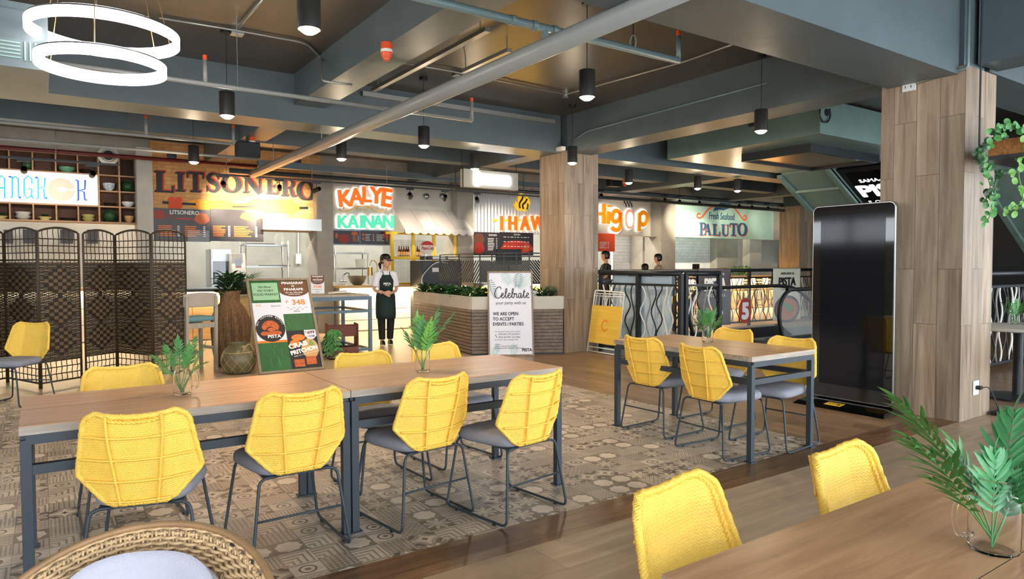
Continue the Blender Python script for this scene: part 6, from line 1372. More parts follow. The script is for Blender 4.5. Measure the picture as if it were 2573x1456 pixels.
for a in (-1, 1): 
    for b in (-1, 1): MB().bx(a*1.05-.025, a*1.05+.025, b*.3-.025, b*.3+.025, 0, .73).build('leg', 'black_metal', t)
# ---------------------------------------------------------------- pendant cylinder lamps
def pendant(px, py, label, z=2.9):
    p = W(px, py, z=z); t = empty('pendant_lamp', p, 0, label, 'lamp', 'black cylinder pendant lamps'); ct = CZ-.0
    return t, p
PN = [(777, 75, 'black cylinder lamp at the top edge, the largest one'), (571, 292, 'black cylinder lamp on its own cord between the ring lights and the beam'), (1475, 245, 'black cylinder lamp with vent slots right of the thick pipe'), (1912, 330, 'black cylinder lamp in front of the green landing box'), (1065, 367, 'black cylinder lamp over the street food signs'), (1438, 410, 'black cylinder lamp before the middle pillar'), (487, 408, 'black cylinder lamp over the left end of the brick lettering'), (858, 400, 'black cylinder lamp over the concrete column'), (1193, 425, 'black cylinder lamp in front of the hanging white sign'), (1580, 460, 'black cylinder lamp over the soup stall'), (1753, 474, 'black cylinder lamp over the seafood stall, left one'), (1853, 480, 'black cylinder lamp over the seafood stall, right one')]
lamp0 = None
for px, py, lab in PN:
    t, p = pendant(px, py, lab)
    if lamp0 is None:
        lamp0 = t
        MB().lathe([(.070, .0), (.073, .002), (.073, .235), (.07, .24), (.002, .24)], seg=28, cap=False).build('cylinder_shade', 'lamp_black', t, smooth=True)
        MB().lathe([(.002, -.03), (.03, -.026), (.052, -.012), (.064, .004), (.064, .02)], seg=24).build('bulb', 'lit_lamp', t, smooth=True)
        MB().tube([(0, 0, .24), (0, 0, CZ-p.z)], .0035, 6).build('cord', 'black_plastic', t)
        MB().cyl((0, 0, CZ-p.z-.03), .05, .03, 20).build('ceiling_rose', 'black_plastic', t)
    else:
        bpy.data.objects.remove(t); t = dup(lamp0, p, None, lab)
    light('lamp_light', 'SPOT', (p.x, p.y, p.z-.01), 75 if p.y < 9.2 else 60, (1, .80, .56), .06, aim=(p.x, p.y, 0), angle=130, blend=.9)
    light('lamp_glow', 'POINT', (p.x, p.y, p.z-.06), 4, (1, .8, .56), .06)
# ---------------------------------------------------------------- ring lights
def ring_light(c, r, h, label):
    t = empty('ring_light', c, 0, label, 'lamp', 'glowing ring lights'); m = MB(); n = 72; w_ = .03
    prof = [(r-w_, 0), (r, 0), (r, h), (r-w_, h), (r-w_, 0)]
    def band(r0_, r1_, z0_, z1_, nm, mm): MB().lathe([(r0_, z0_), (r1_, z0_), (r1_, z1_), (r0_, z1_), (r0_, z0_)], seg=n, cap=False).build(nm, mm, t, smooth=True)
    band(r-.006, r, 0, h*.8, 'glowing_band', 'ring_white'); band(r-.022, r-.016, 0, h, 'inner_band', 'ring_white'); band(r-.016, r-.006, .008, h-.004, 'ring_channel', 'silver')
    for a in (20, 140, 260): MB().tube([((r-.012)*math.cos(R(a)), (r-.012)*math.sin(R(a)), h), ((r-.012)*math.cos(R(a))*.6, (r-.012)*math.sin(R(a))*.6, CZ-c.z-.004)], .003, 5).build('suspension_wire', 'brass', t)
    light('ring_glow', 'POINT', (c.x, c.y, c.z+.0), 7, (1, .93, .9), .4)
    return t
ring_light(W(265, 100, z=2.98), .47, .085, 'upper and larger glowing ring light')
ring_light(W(258, 178, z=2.72), .39, .08, 'lower glowing ring light hanging under the larger one')
# ---------------------------------------------------------------- pipes
def pipe(pts, r, m, label, name='ceiling_pipe', fl=.08, group=None, extras=None):
    t = empty(name, pts[0], 0, label, 'pipe', group); o_ = Vector(pts[0]); P = [Vector(p)-o_ for p in pts]
    MB().tube(fillet(P, fl) if len(P) > 2 else P, r, 12).build('pipe_run', m, t, smooth='all'); return t, o_
t, o_ = pipe([(3.12, 1.6, 3.0), (3.06, 12.4, 3.0)], .072, 'pipe_grey', 'thick grey pipe crossing the whole ceiling')
for y in (8.9, 11.2): MB().tube([(-.03, y-1.6+.03, .06), (-.03, y-1.6+.03, CZ-3.0)], .006).build('hanger_rod', 'silver', t)
def sprinkler(t, p, m='pipe_teal'):
    MB().tube([p, p+Vector((0, 0, .22))], .02, 10).build('riser', m, t, smooth='all'); MB().cyl(p+Vector((0, 0, .22)), .02, .045, 10).build('sprinkler_head', 'orange_plastic', t)
a = W(1050, 0, z=3.2); b = W(1715, 150, z=3.2); yy = (a.y+b.y)/2
t, o_ = pipe([(a.x-2.0, yy, 3.2), (b.x, yy, 3.2)], .03, 'pipe_teal', 'teal sprinkler pipe above the thick grey pipe'); sprinkler(t, Vector((b.x, yy, 3.2))-o_)
for xx in (W(1290, 50, z=3.2).x, W(1330, 70, z=3.2).x, W(1395, 75, z=3.2).x): MB().tube([(xx-.02-o_.x, 0, 0), (xx+.02-o_.x, 0, 0)], .038, 12).build('coupling', 'pipe_teal', t)
xx = W(1605, 120, z=3.2).x-o_.x; MB().tube([(xx, 0, 0), (xx, 0, .55)], .005).build('hanger_rod', 'black_metal', t); MB().tube([(xx+.04*0, .035*math.cos(R(q)), .06+.06*math.sin(R(q))) for q in range(0, 360, 30)], .006, 5, closed=True).build('clevis', 'pipe_grey', t)
xx = W(1340, 85, z=3.2).x-o_.x; MB().tube([(xx, 0, 0), (xx, 0, -.2)], .028, 10).build('branch', 'pipe_teal', t)
for (pl, pr_, z, lab, r) in (((420, 203), (1195, 300), 3.1, 'grey sprinkler pipe under the first cross beam', .022), ((-30, 307), (590, 360), 3.1, 'thin grey sprinkler pipe high over the cane screens', .02)):
    a = W(*pl, z=z); b = W(*pr_, z=z); yy = (a.y+b.y)/2; t, o_ = pipe([(a.x-2.5, yy, z), (b.x, yy, z)], r, 'pipe_grey', lab); sprinkler(t, Vector((b.x, yy, z))-o_, 'pipe_grey')
    for k, px in enumerate(((512, 'p'), (605, 'h')) if pl[0] > 0 else ((400, 'p'), (345, 'h'))):
        x = W(px[0], 300 if pl[0] < 0 else 215, z=z).x
        if px[1] == 'p': sprinkler(t, Vector((x, yy, z))-o_, 'pipe_grey')
        else: MB().tube([(x-o_.x, 0, 0), (x-o_.x, 0, CZ-z)], .005).build('hanger_rod', 'silver', t)
pipe([(-4.5, 13.5, 3.27), (3.6, 13.5, 3.29)], .035, 'pipe_red', 'dark red pipe running above the shelf grid and brick lettering')
a = W(0, 352, y=11.0); pipe([(-4, 11.0, a.z), (W(650, 408, y=11).x, 11.0, a.z+.03)], .02, 'pipe_grey', 'thin grey pipe above the shelf grid')
a = W(500, 100, z=3.73); 
for pts, lab in (([W(400, 45, z=3.73), W(592, 76, z=3.73), W(770, 108, z=3.73), W(806, 145, z=3.73), W(812, 205, z=3.1), W(885, 213, z=3.1)], 'silver conduit along the ceiling left of the first small beam'), ([W(600, 70, z=3.72), W(660, 0, z=3.72)], 'short silver conduit leading from the junction to the top edge'), ([W(980, 152, z=3.72), W(1140, 180, z=3.72), W(1420, 236, z=3.72)], 'silver conduit along the ceiling behind the thick pipe'), ([W(1425, 236, z=3.72), W(1720, 155, z=3.72), W(1905, 88, z=3.72)], 'silver conduit from the round box towards the near beam')):
    pipe(pts, .011, 'conduit', lab, 'conduit', .12)
for px, py, lab in ((595, 76, 'white junction box where the silver conduits meet'), (1150, 182, 'steel junction box beside the thick pipe')):
    o = MB().bx(-.06, .06, -.05, .05, -.05, 0).build('junction_box', 'silver', bevel=.004); o.location = W(px, py, z=CZ); tag(o, lab, 'box')
o = MB().cyl((0, 0, -.05), .05, .05, 20).build('junction_box', 'silver', smooth=True); o.location = W(1421, 236, z=CZ); tag(o, 'round junction box on the ceiling behind the vented lamp', 'box')
for (p0, p1, z, lab) in (((945, 228), (1218, 72), 3.55, 'long silver channel rail left of the thick pipe'), ((1165, 180), (1280, 126), 3.6, 'short silver channel rail right of the other')):
    a, b = W(*p0, z=z), W(*p1, z=z); a.x = b.x = (a.x+b.x)/2; o = MB().bar((0, 0, 0), b-a, .06, .04).build('channel_rail', 'conduit'); o.location = a; tag(o, lab, 'rail')
    for s_ in (.05, .95): m_ = MB().tube([(b-a)*s_, (b-a)*s_+Vector((0, 0, CZ-z))], .006).build('hanger_rod', 'conduit', o)
a = W(912, 230, y=8.44); b = W(1395, 312, y=8.44); o = MB().bx(0, b.x-a.x, 0, .05, -.03, .03).build('cable_trunking', 'conduit'); o.location = (a.x, 8.44, a.z-.02); tag(o, 'pale cable trunking fixed along the face of the cross beam', 'trunking')
a = W(1450, 350, x=6.84); pipe([(6.83, 8.2, a.z), (6.83, 7.9, 3.42), (6.83, 4.8, 3.46)], .01, 'pipe_teal', 'thin conduit along the beam between the pillars', 'conduit', .1)
def alarm(px, py, z, label, tip=None):
    p = W(px, py, z=z) if not tip else Vector((W(px, py, y=tip).x, tip, z)); t = empty('alarm_beacon', p, 0, label, 'alarm'); MB().lathe([(.05, 0), (.05, -.06)], seg=20).build('base', 'orange_plastic', t, smooth=True)
    MB().lathe([(.052, -.06), (.052, -.085)], seg=20).build('white_band', 'white_plastic', t, smooth=True); MB().lathe([(.05, -.085), (.046, -.12), (.03, -.14), (.028, -.155), (.002, -.16)], seg=20).build('dome', 'orange_plastic', t, smooth=True)
alarm(971, 108, 3.38, 'orange alarm beacon under the small beam, nearest one'); alarm(633, 345, 3.38, 'orange alarm beacon under the small beam, farther one above the speaker')
alarm(1571, 425, 3.36, 'orange alarm beacon far back beside the soup stall lamp', 11.48)
p = W(2475, 38, y=2.735); 
t = empty('round_vent', p, 0, 'round orange alarm on the beam at the top right', 'alarm'); MB().lathe([(.1, 0), (.1, .05), (.07, .07)], seg=24, T=Matrix.Rotation(R(90), 4, 'X')).build('body', mat('dark_orange', (176, 70, 40), .5), t, smooth=True)
# wall of silver duct mouths over the shelf
for px, py, lab in ((272, 392, 'round white air diffuser above the shelf grid'), (430, 393, 'round white air diffuser above the brick wall left end'), (745, 405, 'round white air diffuser behind the thick pipe end')):
    a = W(px, py, y=14.32); t = empty('air_diffuser', (a.x, 14.32, a.z), 0, lab, 'diffuser'); Tm = Matrix.Rotation(R(90), 4, 'X')
    MB().lathe([(.16, 0), (.17, .03), (.12, .07), (.10, .02)], seg=28, T=Tm).build('outer_ring', 'white_plastic', t, smooth=True); MB().lathe([(.08, .02), (.085, .08), (.05, .1)], seg=24, T=Tm).build('nozzle', 'dark_grey_metal', t, smooth=True)
# long duct beams in front of the stalls and the track
dk = empty('steel_channel', (2.9, 12.95, 3.28), 0, 'long grey steel channel running in front of the stalls', 'channel'); MB().bx(.4, 20, 0, .12, -.06, .06).build('channel', 'beam_paint', dk)
for k in range(9): MB().tube([(1.2+k*2.1, .06, .09), (1.2+k*2.1, .06, CZ-3.28)], .008).build('hanger_rod', 'silver', dk)
dk = empty('round_duct', (2.75, 12.75, 3.08), 0, 'dark round pipe below the steel channel', 'pipe'); MB().tube([(0, 0, 0), (20, 0, 0)], .042, 14).build('duct_run', 'dark_grey_metal', dk, smooth='all')
def track(x0, x1, y, z, label):
    t = empty('lighting_track', (x0, y, z), 0, label, 'track'); MB().bx(0, x1-x0, -.017, .017, 0, .03).build('track_rail', 'black_metal', t)
    for k in range(int((x1-x0)/1.5)+1): MB().tube([(.2+k*1.5, 0, .03), (.2+k*1.5, 0, CZ-z)], .004).build('suspension_wire', 'silver', t)
TY = 12.6
za = W(100, 400, y=12).z; track(-3, W(300, 411, y=12).x, 12.0, za-.02, 'black lighting track in front of the shelf grid')
zb = W(700, 451, y=TY).z; track(W(538, 440, y=TY).x, W(1360, 480, y=TY).x, TY, zb, 'black lighting track in front of brick and street food walls')
zc_ = W(1700, 497, y=13).z; track(W(1506, 485, y=12.84).x, 19.5, 12.84, zc_+.02, 'black lighting track in front of the soup and seafood walls')
def spot(px, py, y, z, label, aim, E, group, tilt=None, real=True, ang=50):
    x = W(px, py, y=y).x; t = empty('track_spotlight', (x, y, z), 0, label, 'spotlight', group)
    MB().bx(-.08, .08, -.02, .02, -.035, 0).build('adapter', 'black_metal', t); MB().tube([(0, 0, -.035), (0, 0, -.1)], .008).build('stem', 'black_metal', t)
    d = (Vector(aim)-Vector((x, y, z-.14))).normalized(); q = d.to_track_quat('Z', 'Y').to_matrix().to_4x4(); q.translation = (0, 0, -.15)
    MB().lathe([(.035, -.09), (.042, -.08), (.042, .09), (.038, .1), (.034, .08), (.002, .06)], seg=20, T=q, cap=False).build('spot_head', 'black_plastic', t, smooth=True)
    if E: light('track_light', 'SPOT', Vector((x, y, z-.15))+d*.12, E, (1, .86, .66), .03, aim=aim, angle=ang, blend=1)
g1 = 'track spotlights before the shelf grid'; g2 = 'track spotlights before brick and street food walls'; g3 = 'track spotlights on the right track'
spot(60, 420, 12.0, za-.02, 'black track spotlight left over the neon sign', (W(60, 500, y=14.3).x, 14.3, 2.6), 25, g1); spot(232, 425, 12.0, za-.02, 'black track spotlight at the right part of the neon sign', (W(200, 470, y=14.3).x, 14.3, 2.6), 25, g1)
spot(562, 450, TY, zb, 'black track spotlight over the letter O of the brick wall', (W(600, 520, y=14.3).x, 14.3, 2.55), 170, g2, ang=55); spot(702, 455, TY, zb, 'black track spotlight tilted left before the brick wall', (W(700, 525, y=14.3).x, 14.3, 2.5), 200, g2, ang=55)
spot(795, 455, TY, zb, 'black track spotlight at the right end of the brick wall', (W(640, 550, y=14.3).x, 14.3, 2.35), 120, g2, ang=45)
spot(1030, 465, TY, zb, 'black track spotlight left of the bulkhead lamps', (W(1040, 560, y=14).x, 14.0, 2.2), 30, g2); spot(1118, 470, TY, zb, 'black track spotlight right over the awning', (W(1100, 560, y=14).x, 14.0, 2.2), 30, g2); spot(1199, 475, TY, zb, 'black track spotlight below the hanging white sign', (W(1230, 560, y=14).x, 14.0, 2.2), 60, g2)
for i, (px, ax, ay, E_) in enumerate(((1512, 1560, 560, 50), (1670, 1660, 600, 50), (1708, 1722, 560, 190), (1757, 1735, 590, 190), (1857, 1840, 560, 40), (1890, 1900, 560, 30), (1930, 1925, 560, 30), (1977, 1985, 560, 30))):
    spot(px, 500, 12.84, zc_+.02, 'black track spotlight on the right track, number %s from the left' % ('one', 'two', 'three', 'four', 'five', 'six', 'seven', 'eight')[i], (W(ax, ay, y=14.3).x, 14.3, W(ax, ay, y=14.3).z), E_, g3, ang=45)
# speaker, hanging box sign
def speaker(p, label):
    t = empty('hanging_speaker', p, 0, label, 'speaker'); MB().bx(-.17, .17, -.1, .1, -.12, .12).build('cabinet', 'black_plastic', t, bevel=.015); MB().bx(-.02, .02, -.02, .02, .12, CZ-p.z).build('bracket', 'black_metal', t)
speaker(W(622, 378, y=11.0), 'black box speaker hanging left of the thick pipe'); speaker(W(1542, 457, y=12.3), 'black box speaker hanging beside the middle pillar far back')
BS = W(1233, 452, y=10.4); t = empty('hanging_sign', BS, 0, 'hanging grey box sign with white glowing word inside a wire cage', 'sign'); a, b = W(1165, 452, y=10.4).x-BS.x, W(1302, 452, y=10.4).x-BS.x
MB().bx(a, b, 0, .12, -.16, .16).build('sign_box', 'concrete_light', t, bevel=.003); m = MB()
for y in (-.06, .2):
    for z in (-.19, .19): m.bar((a-.05, y, z), (b+.08, y, z), .012)
    for x in (a-.05, b+.08): m.bar((x, y, -.19), (x, y, .19), .012)
for x in (a-.05, b+.08):
    for z in (-.19, .19): m.bar((x, -.06, z), (x, .2, z), .012)
m.build('wire_cage', 'black_metal', t)
for x in (a, b): MB().tube([(x, .06, .19), (x, .06, CZ-BS.z)], .006).build('suspension_rod', 'black_metal', t)
m = MB(); T = FR((0, -.002, 0), (1, 0, 0), (0, 0, 1)); m.text(T, 'pancake', .03, -.05, .11, 0, .02, bold=.05, maxw=b*1.15) if False else None
m.rect(T, a*.6, -.11, a*.45, .13, 0, .02); m.rect(T, a*.42, -.07, b*.7, .07, 0, .02); m.build('glowing_word', mat('lit_word', (255, 255, 255), .5, emit=(245, 250, 255), estr=4), t)
# air conditioner unit top left
AC = W(60, 95, z=2.95); t = empty('air_conditioner', (AC.x-.55, AC.y+.1, 2.8), 0, 'hanging grey air conditioner with grille at the top left', 'air conditioner')
xr = W(122, 100, y=AC.y).x-(AC.x-.55)
MB().bx(-.4, xr, -.0, .8, .15, .42).build('casing', 'beam_paint', t, bevel=.01); gr = MB().bx(-.4, xr-.02, -.04, .76, -.01, .15).build('grille_box', 'beam_paint', t)
for k in range(5): MB().bx(-.38, xr-.16, -.05, -.035, .02+k*.025, .03+k*.025).build('grille_bar', 'green_paint', t)
for k in range(4): MB().bx(xr-.14+k*.03, xr-.13+k*.03, -.05, -.035, .01, .14).build('vane', 'green_paint', t)
MB().bx(-.4, xr+.02, -.05, -.01, .36, .4).build('mount_bar', 'beam_paint', t); MB().bx(-.4, xr, -.08, .8, -.05, -.01).build('lower_tray', 'beam_paint', t)
m = MB(); m.bx(-.17, -.12, -.06, -.04, -.28, -.05); m.build('tag', 'off_white', t)
# small fittings on the near pillar
a = W(2283, 218, x=6.6); t = empty('power_socket', (6.615, a.y, a.z), 0, 'white double socket at the top of the nearest pillar', 'socket'); MB().bx(-.012, 0, -.06, .06, -.04, .04).build('plate', 'white_plastic', t, bevel=.003)
for y in (-.02, .03): MB().bx(-.014, -.012, y-.003, y+.003, -.012, .012).build('slot', 'ink', t)
pipe([(6.60, a.y-.07, a.z+.02), (6.60, 2.66, a.z+.06), (6.60, 2.66, CZ)], .012, 'pipe_teal', 'thin conduit from the white socket up the corner', 'conduit', .03)
a = W(2453, 975, y=2.67); t = empty('power_socket', (a.x, 2.678, a.z), 0, 'white socket with black plug low on the nearest pillar', 'socket'); MB().bx(-.055, .055, -.01, 0, -.065, .065).build('plate', 'white_plastic', t, bevel=.003); MB().bx(-.02, .025, -.05, -.01, -.012, .02).build('plug', 'black_plastic', t)
e_ = W(2500, 1040, z=.02); t = empty('power_cable', (a.x, 2.63, a.z), 0, 'black cable from the socket to an adapter on the floor', 'cable'); o_ = Vector((a.x, 2.63, a.z)); MB().tube(smoothpts([Vector((0, 0, 0)), Vector((.1, -.03, -.01)), Vector((.16, -.08, -.2)), e_-o_]), .005, 6).build('cord', 'black_plastic', t, smooth='all'); q = MB().bx(-.0, .18, -.04, .04, 0, .035).build('adapter', 'black_plastic', t, bevel=.006); q.location = e_-o_-Vector((0, 0, .02))
# cable loop and hole on the landing box
a = W(2078, 283, y=5.46); t = empty('cable_hole', (a.x, 5.46, a.z), 0, 'dark hole with looped cable on the teal landing box', 'cable'); MB().lathe([(.05, 0), (.045, .005)], seg=20, T=Matrix.Rotation(R(90), 4, 'X')).build('hole', 'black_plastic', t); MB().tube([(-.08+.13*math.cos(R(q)), -.02, -.02+.13*math.sin(R(q))) for q in range(140, 400, 15)], .012, 6).build('cable_loop', 'black_plastic', t, smooth='all')
# ---------------------------------------------------------------- right edge: hanging planter, round table, rattan chairs, railing
HP = W(2540, 372, D=5.6); t = empty('hanging_planter', HP, 0, 'black metal hanging planter box with coconut fibre at the right edge', 'planter')
MB().bx(-.08, .9, -.2, .2, -.09, -.06).build('tray', 'black_metal', t); MB().bx(-.06, .85, -.14, .14, -.06, .07).build('fibre_bed', mat('fibre', (150, 100, 52), .9, noise=.5, scale=40), t)
for x, y in ((-.08, -.2), (-.08, .2), (.9, -.2)): MB().tube([(x, y, -.09), (x, y, CZ-HP.z)], .008).build('suspension_rod', 'black_metal', t)
for z in (-.075, .1): MB().tube([(-.08, -.2, z), (.9, -.2, z)], .01).build('side_rod', 'black_metal', t)
def roundleaf(m, p, n_, r):
    n_ = n_.normalized(); a = n_.cross(Vector((0, 0, 1))).normalized(); b = n_.cross(a); vs = [p-n_*.004]+[p+a*r*math.cos(2*math.pi*k/9)+b*r*math.sin(2*math.pi*k/9)*1.1 for k in range(9)]
    m.add(vs, [(0, 1+k, 1+(k+1) % 9) for k in range(9)])
G = 'trailing vines on the hanging planter'
for i, (pts, n) in enumerate((([(2510, 345), (2465, 375), (2478, 430), (2490, 480), (2492, 520), (2480, 560)], 46), ([(2520, 335), (2470, 360), (2460, 400), (2500, 430), (2497, 470), (2478, 500)], 40), ([(2573, 360), (2565, 410), (2560, 440), (2570, 500), (2545, 525), (2530, 540)], 26), ([(2500, 330), (2530, 315), (2560, 320), (2600, 330)], 30))):
    P = smoothpts([W(px, py, D=5.45+.1*(k % 2)) for k, (px, py) in enumerate(pts)], 8); o_ = P[0].copy(); P = [p-o_ for p in P]; m = MB(); m.tube(P, .003, 5)
    for k in range(n): p = P[int(k/n*(len(P)-1))]+Vector((rnd.uniform(-.04, .04), rnd.uniform(-.04, .04), rnd.uniform(-.03, .03))); roundleaf(m, p, Vector((-.5+rnd.uniform(-.5, .5), -.8, rnd.uniform(-.5, .6))), rnd.uniform(.016, .03))
    o = m.build('trailing_vine', ('leaf', 'leaf_dark', 'leaf_light', 'leaf')[i]); o.location = o_; tag(o, ('dark vine hanging longest at the left of the hanging planter', 'dense dark green vine beside the nearest pillar', 'light green vine at the right edge of the photo', 'low vine spreading over the top of the hanging planter')[i], 'plant', G)
RT = W(2545, 822, z=.75); t = empty('round_table', (RT.x+.15, RT.y, 0), 0, 'round pale top table beyond the nearest pillar', 'table'); MB().lathe([(.42, .71), (.45, .72), (.45, .75), (.002, .75)], seg=48).build('tabletop', 'concrete_light', t, smooth=True); MB().cyl((0, 0, .02), .045, .7).build('pedestal', 'black_metal', t); MB().lathe([(.3, 0), (.3, .02), (.05, .04)], seg=36).build('foot_disc', 'black_metal', t)
for i, px in enumerate((2548, 2566)): mugjar(W(px, 815, z=.751), .12, .04, 0, 'small glass jar on the round table, %s one' % ('left', 'right')[i], handle=False)
J = W(2550, 815, z=.76)
for k in range(6): placefrond(J, J, W(2520+k*12, 765-(k % 2)*12, D=(J-Vector((0, 0, CH))).dot(fw)), (0, 0, .02), 10, .05, .006, 'leaf', label='palm frond in the jars on the round table', group='palm frond on the round table', start=.4)
def tub_chair(loc, rz, label):
    t = empty('rattan_tub_chair', loc, rz, label, 'chair'); A = R(125); n = 60; NV = 14; vs = []
    for j in range(NV+1):
        v = j/NV
        for i in range(n+1):
            a = -A+2*A*i/n; top = .40+.42*max(0, math.cos(a*.62))**.8; z = .38+(top-.38)*v; r = .22+.1*v**.7; k = .004*((i+j) % 2); vs.append((( r+k)*math.sin(a), -(r+k)*math.cos(a), z))
    m = MB().add(vs, [(j*(n+1)+i, j*(n+1)+i+1, (j+1)*(n+1)+i+1, (j+1)*(n+1)+i) for j in range(NV) for i in range(n)]); o = m.build('woven_shell', 'rattan_brown', t); s_ = o.modifiers.new('s', 'SOLIDIFY'); s_.thickness = .012
    m = MB(); m.tube([(.322*math.sin(a), -.322*math.cos(a), .40+.42*max(0, math.cos(a*.62))**.8) for a in [-A+2*A*i/40 for i in range(41)]], .016, 6); m.build('rim', 'rattan_brown', t, smooth='all')
    MB().lathe([(.2, .37), (.23, .39), (.2, .44), (.002, .45)], seg=30).build('seat_cushion', 'cushion', t, smooth=True)
    for a in (-1, 1): MB().tube(fillet([(a*.16, -.16, .38), (a*.24, -.24, .01), (a*.24, .2, .01), (a*.16, .14, .38)], .05), .008).build('sled_leg', 'black_metal', t, smooth='all')
    return t
c = W(2548, 1000, z=0); tub_chair((RT.x-.42, RT.y-.62, 0), R(-25), 'brown rattan tub chair in front of the round table'); tub_chair((RT.x-.1, RT.y+.95, 0), R(175), 'brown rattan tub chair behind the round table')
railing([Vector((8.6, 3.75, 0)), Vector((14.0, 3.75, 0))], 'black railing with wavy bars right of the nearest pillar', nb=4)
# ---------------------------------------------------------------- people
def loft(m, rings, seg=20, cap=True):
    """rings: (centre, rx, ry) stacked along any path; local x = right, y = front"""
    vs = []
    for c, rx, ry in rings:
        c = Vector(c)
        for k in range(seg):
            a = 2*math.pi*k/seg; vs.append(c+Vector((rx*math.cos(a), ry*math.sin(a), 0)))
    fs = [(i*seg+k, i*seg+(k+1) % seg, (i+1)*seg+(k+1) % seg, (i+1)*seg+k) for i in range(len(rings)-1) for k in range(seg)]
    if cap: fs += [tuple(range(seg-1, -1, -1)), tuple(range((len(rings)-1)*seg, len(rings)*seg))]
    m.add(vs, fs)
def remeshed(m, name, mm, parent, voxel=.008, it=4):
    o = m.build(name, mm, None); r = o.modifiers.new('r', 'REMESH'); r.mode = 'VOXEL'; r.voxel_size = voxel; s = o.modifiers.new('s', 'SMOOTH'); s.iterations = it; s.factor = .5
    dg = bpy.context.evaluated_depsgraph_get(); dg.update(); me = bpy.data.meshes.new_from_object(o.evaluated_get(dg)); o.modifiers.clear(); o.data = me; me.name = name
    me.polygons.foreach_set('use_smooth', [True]*len(me.polygons)); o.parent = parent; return o
def person(loc, rz, label, arms, H=1.62, headrz=0, cap='black_plastic', lower=True):
    t = empty('person', loc, rz, label, 'person'); b = MB(); k = H/1.62
    S = lambda *p: Vector(p)*k
    hc = S(0, .02, 1.50); Hr = Matrix.Translation(hc) @ Matrix.Rotation(headrz, 4, 'Z')
    # head: cranium, jaw, nose, ears
    def hl(rings):
        vs = []; seg = 20
        for (x, y, z), rx, ry in rings:
            for q in range(seg): a = 2*math.pi*q/seg; vs.append(Hr @ (Vector((x+rx*math.cos(a), y+ry*math.sin(a), z))*k))
        b.add(vs, [(i*seg+q, i*seg+(q+1) % seg, (i+1)*seg+(q+1) % seg, (i+1)*seg+q) for i in range(len(rings)-1) for q in range(seg)]+[tuple(range(seg-1, -1, -1)), tuple(range((len(rings)-1)*seg, len(rings)*seg))])
    hl([((0, .035, -.115), .02, .02), ((0, .03, -.10), .04, .045), ((0, .02, -.07), .058, .07), ((0, .01, -.02), .068, .086), ((0, 0, .03), .072, .092), ((0, -.005, .07), .066, .085), ((0, -.005, .1), .045, .06), ((0, -.005, .115), .015, .02)])
    hl([((0, .09, -.033), .010, .010), ((0, .097, -.026), .010, .012), ((0, .09, .0), .007, .009), ((0, .083, .015), .004, .006)])
    for s in (-1, 1): hl([((s*.074, -.005, -.03), .008, .012), ((s*.078, -.01, 0), .01, .02), ((s*.074, -.01, .02), .006, .012)])
    loft(b, [(S(0, 0, 1.27), .055*k, .055*k), (S(0, .003, 1.33), .046*k, .048*k), (S(0, .01, 1.42), .046*k, .05*k)])
    loft(b, [(S(0, 0, .80), .155*k, .11*k), (S(0, 0, .90), .15*k, .105*k), (S(0, 0, 1.0), .125*k, .092*k), (S(0, .01, 1.12), .14*k, .105*k), (S(0, 0, 1.22), .15*k, .1*k), (S(0, 0, 1.29), .12*k, .07*k), (S(0, 0, 1.32), .05*k, .045*k)])
    for s, (sh, el, wr, hd) in arms.items():
        P = [S(*sh), S(*el), S(*wr)]; b.tube(smoothpts(P, 6), [(.046-.022*i/12)*k for i in range(13)], 12)
        # hand: palm and five fingers
        d = (S(*hd)-P[2]).normalized(); up = Vector((0, 0, 1)); sd = d.cross(up).normalized(); nn = sd.cross(d)
        b.tube([P[2]-d*.01, P[2]+d*.04*k, P[2]+d*.085*k], [.022*k, .030*k, .026*k], 10)
        for f in range(4):
            o_ = P[2]+d*.08*k+nn*((f-1.5)*.017*k); L_ = (.055, .066, .062, .048)[f]*k; b.tube([o_-d*.01, o_+d*L_*.5+sd*s*.006, o_+d*L_+sd*s*(.022)], [.0095*k, .009*k, .007*k], 7)
        th = P[2]+d*.03*k+nn*.022*k; b.tube([th, th+(d*.5+nn*.8)*.03*k, th+(d*.9+nn*.5)*.055*k], [.011*k, .010*k, .008*k], 7)
    if lower:
        for s, kn, an in ((-1, (-.085, .02, .46), (-.075, -.02, .09)), (1, (.085, .03, .46), (.08, .06, .09))):
            b.tube([S(s*.08, 0, .86), S(*kn), S(*an)], [.085*k, .055*k, .038*k], 14); a_ = S(*an); loft(b, [(a_+Vector((0, .03, -.07)), .035, .10), (a_+Vector((0, .03, -.03)), .033, .09), (a_, .03, .04)], 12)
    body = remeshed(b, 'body', 'skin', t, .0065 if lower else .009)
    return t, Hr, k, hl
def headshell(T, rings, k, name, m, parent, seg=24, a0=0, a1=360):
    g = MB(); vs = []; n = seg+1
    for (x, y, z), rx, ry in rings:
        for q in range(n): a = R(a0+(a1-a0)*q/seg); vs.append(T @ (Vector((x+rx*math.cos(a), y+ry*math.sin(a), z))*k))
    fs = [(i*n+q, i*n+q+1, (i+1)*n+q+1, (i+1)*n+q) for i in range(len(rings)-1) for q in range(seg)]+[tuple(range((len(rings)-1)*n, len(rings)*n))]
    o = g.add(vs, fs).build(name, m, parent, smooth='all'); s = o.modifiers.new('s', 'SOLIDIFY'); s.thickness = .004; s.offset = 1; return o
WP_ = W(970, 866, z=0); toc = math.atan2(-WP_.y, -WP_.x)
arms = {-1: ((-.155, 0, 1.25), (-.20, -.01, 1.00), (-.075, .17, .93), (.01, .19, .92)), 1: ((.155, 0, 1.25), (.20, -.01, 1.00), (.08, .17, .94), (.0, .2, .90))}
pw, Hr, k, hl = person((WP_.x, WP_.y, 0), toc-math.pi/2+R(12), 'woman in black cap, white polo shirt and dark green apron walking with folded hands', arms, H=1.60, headrz=R(38))
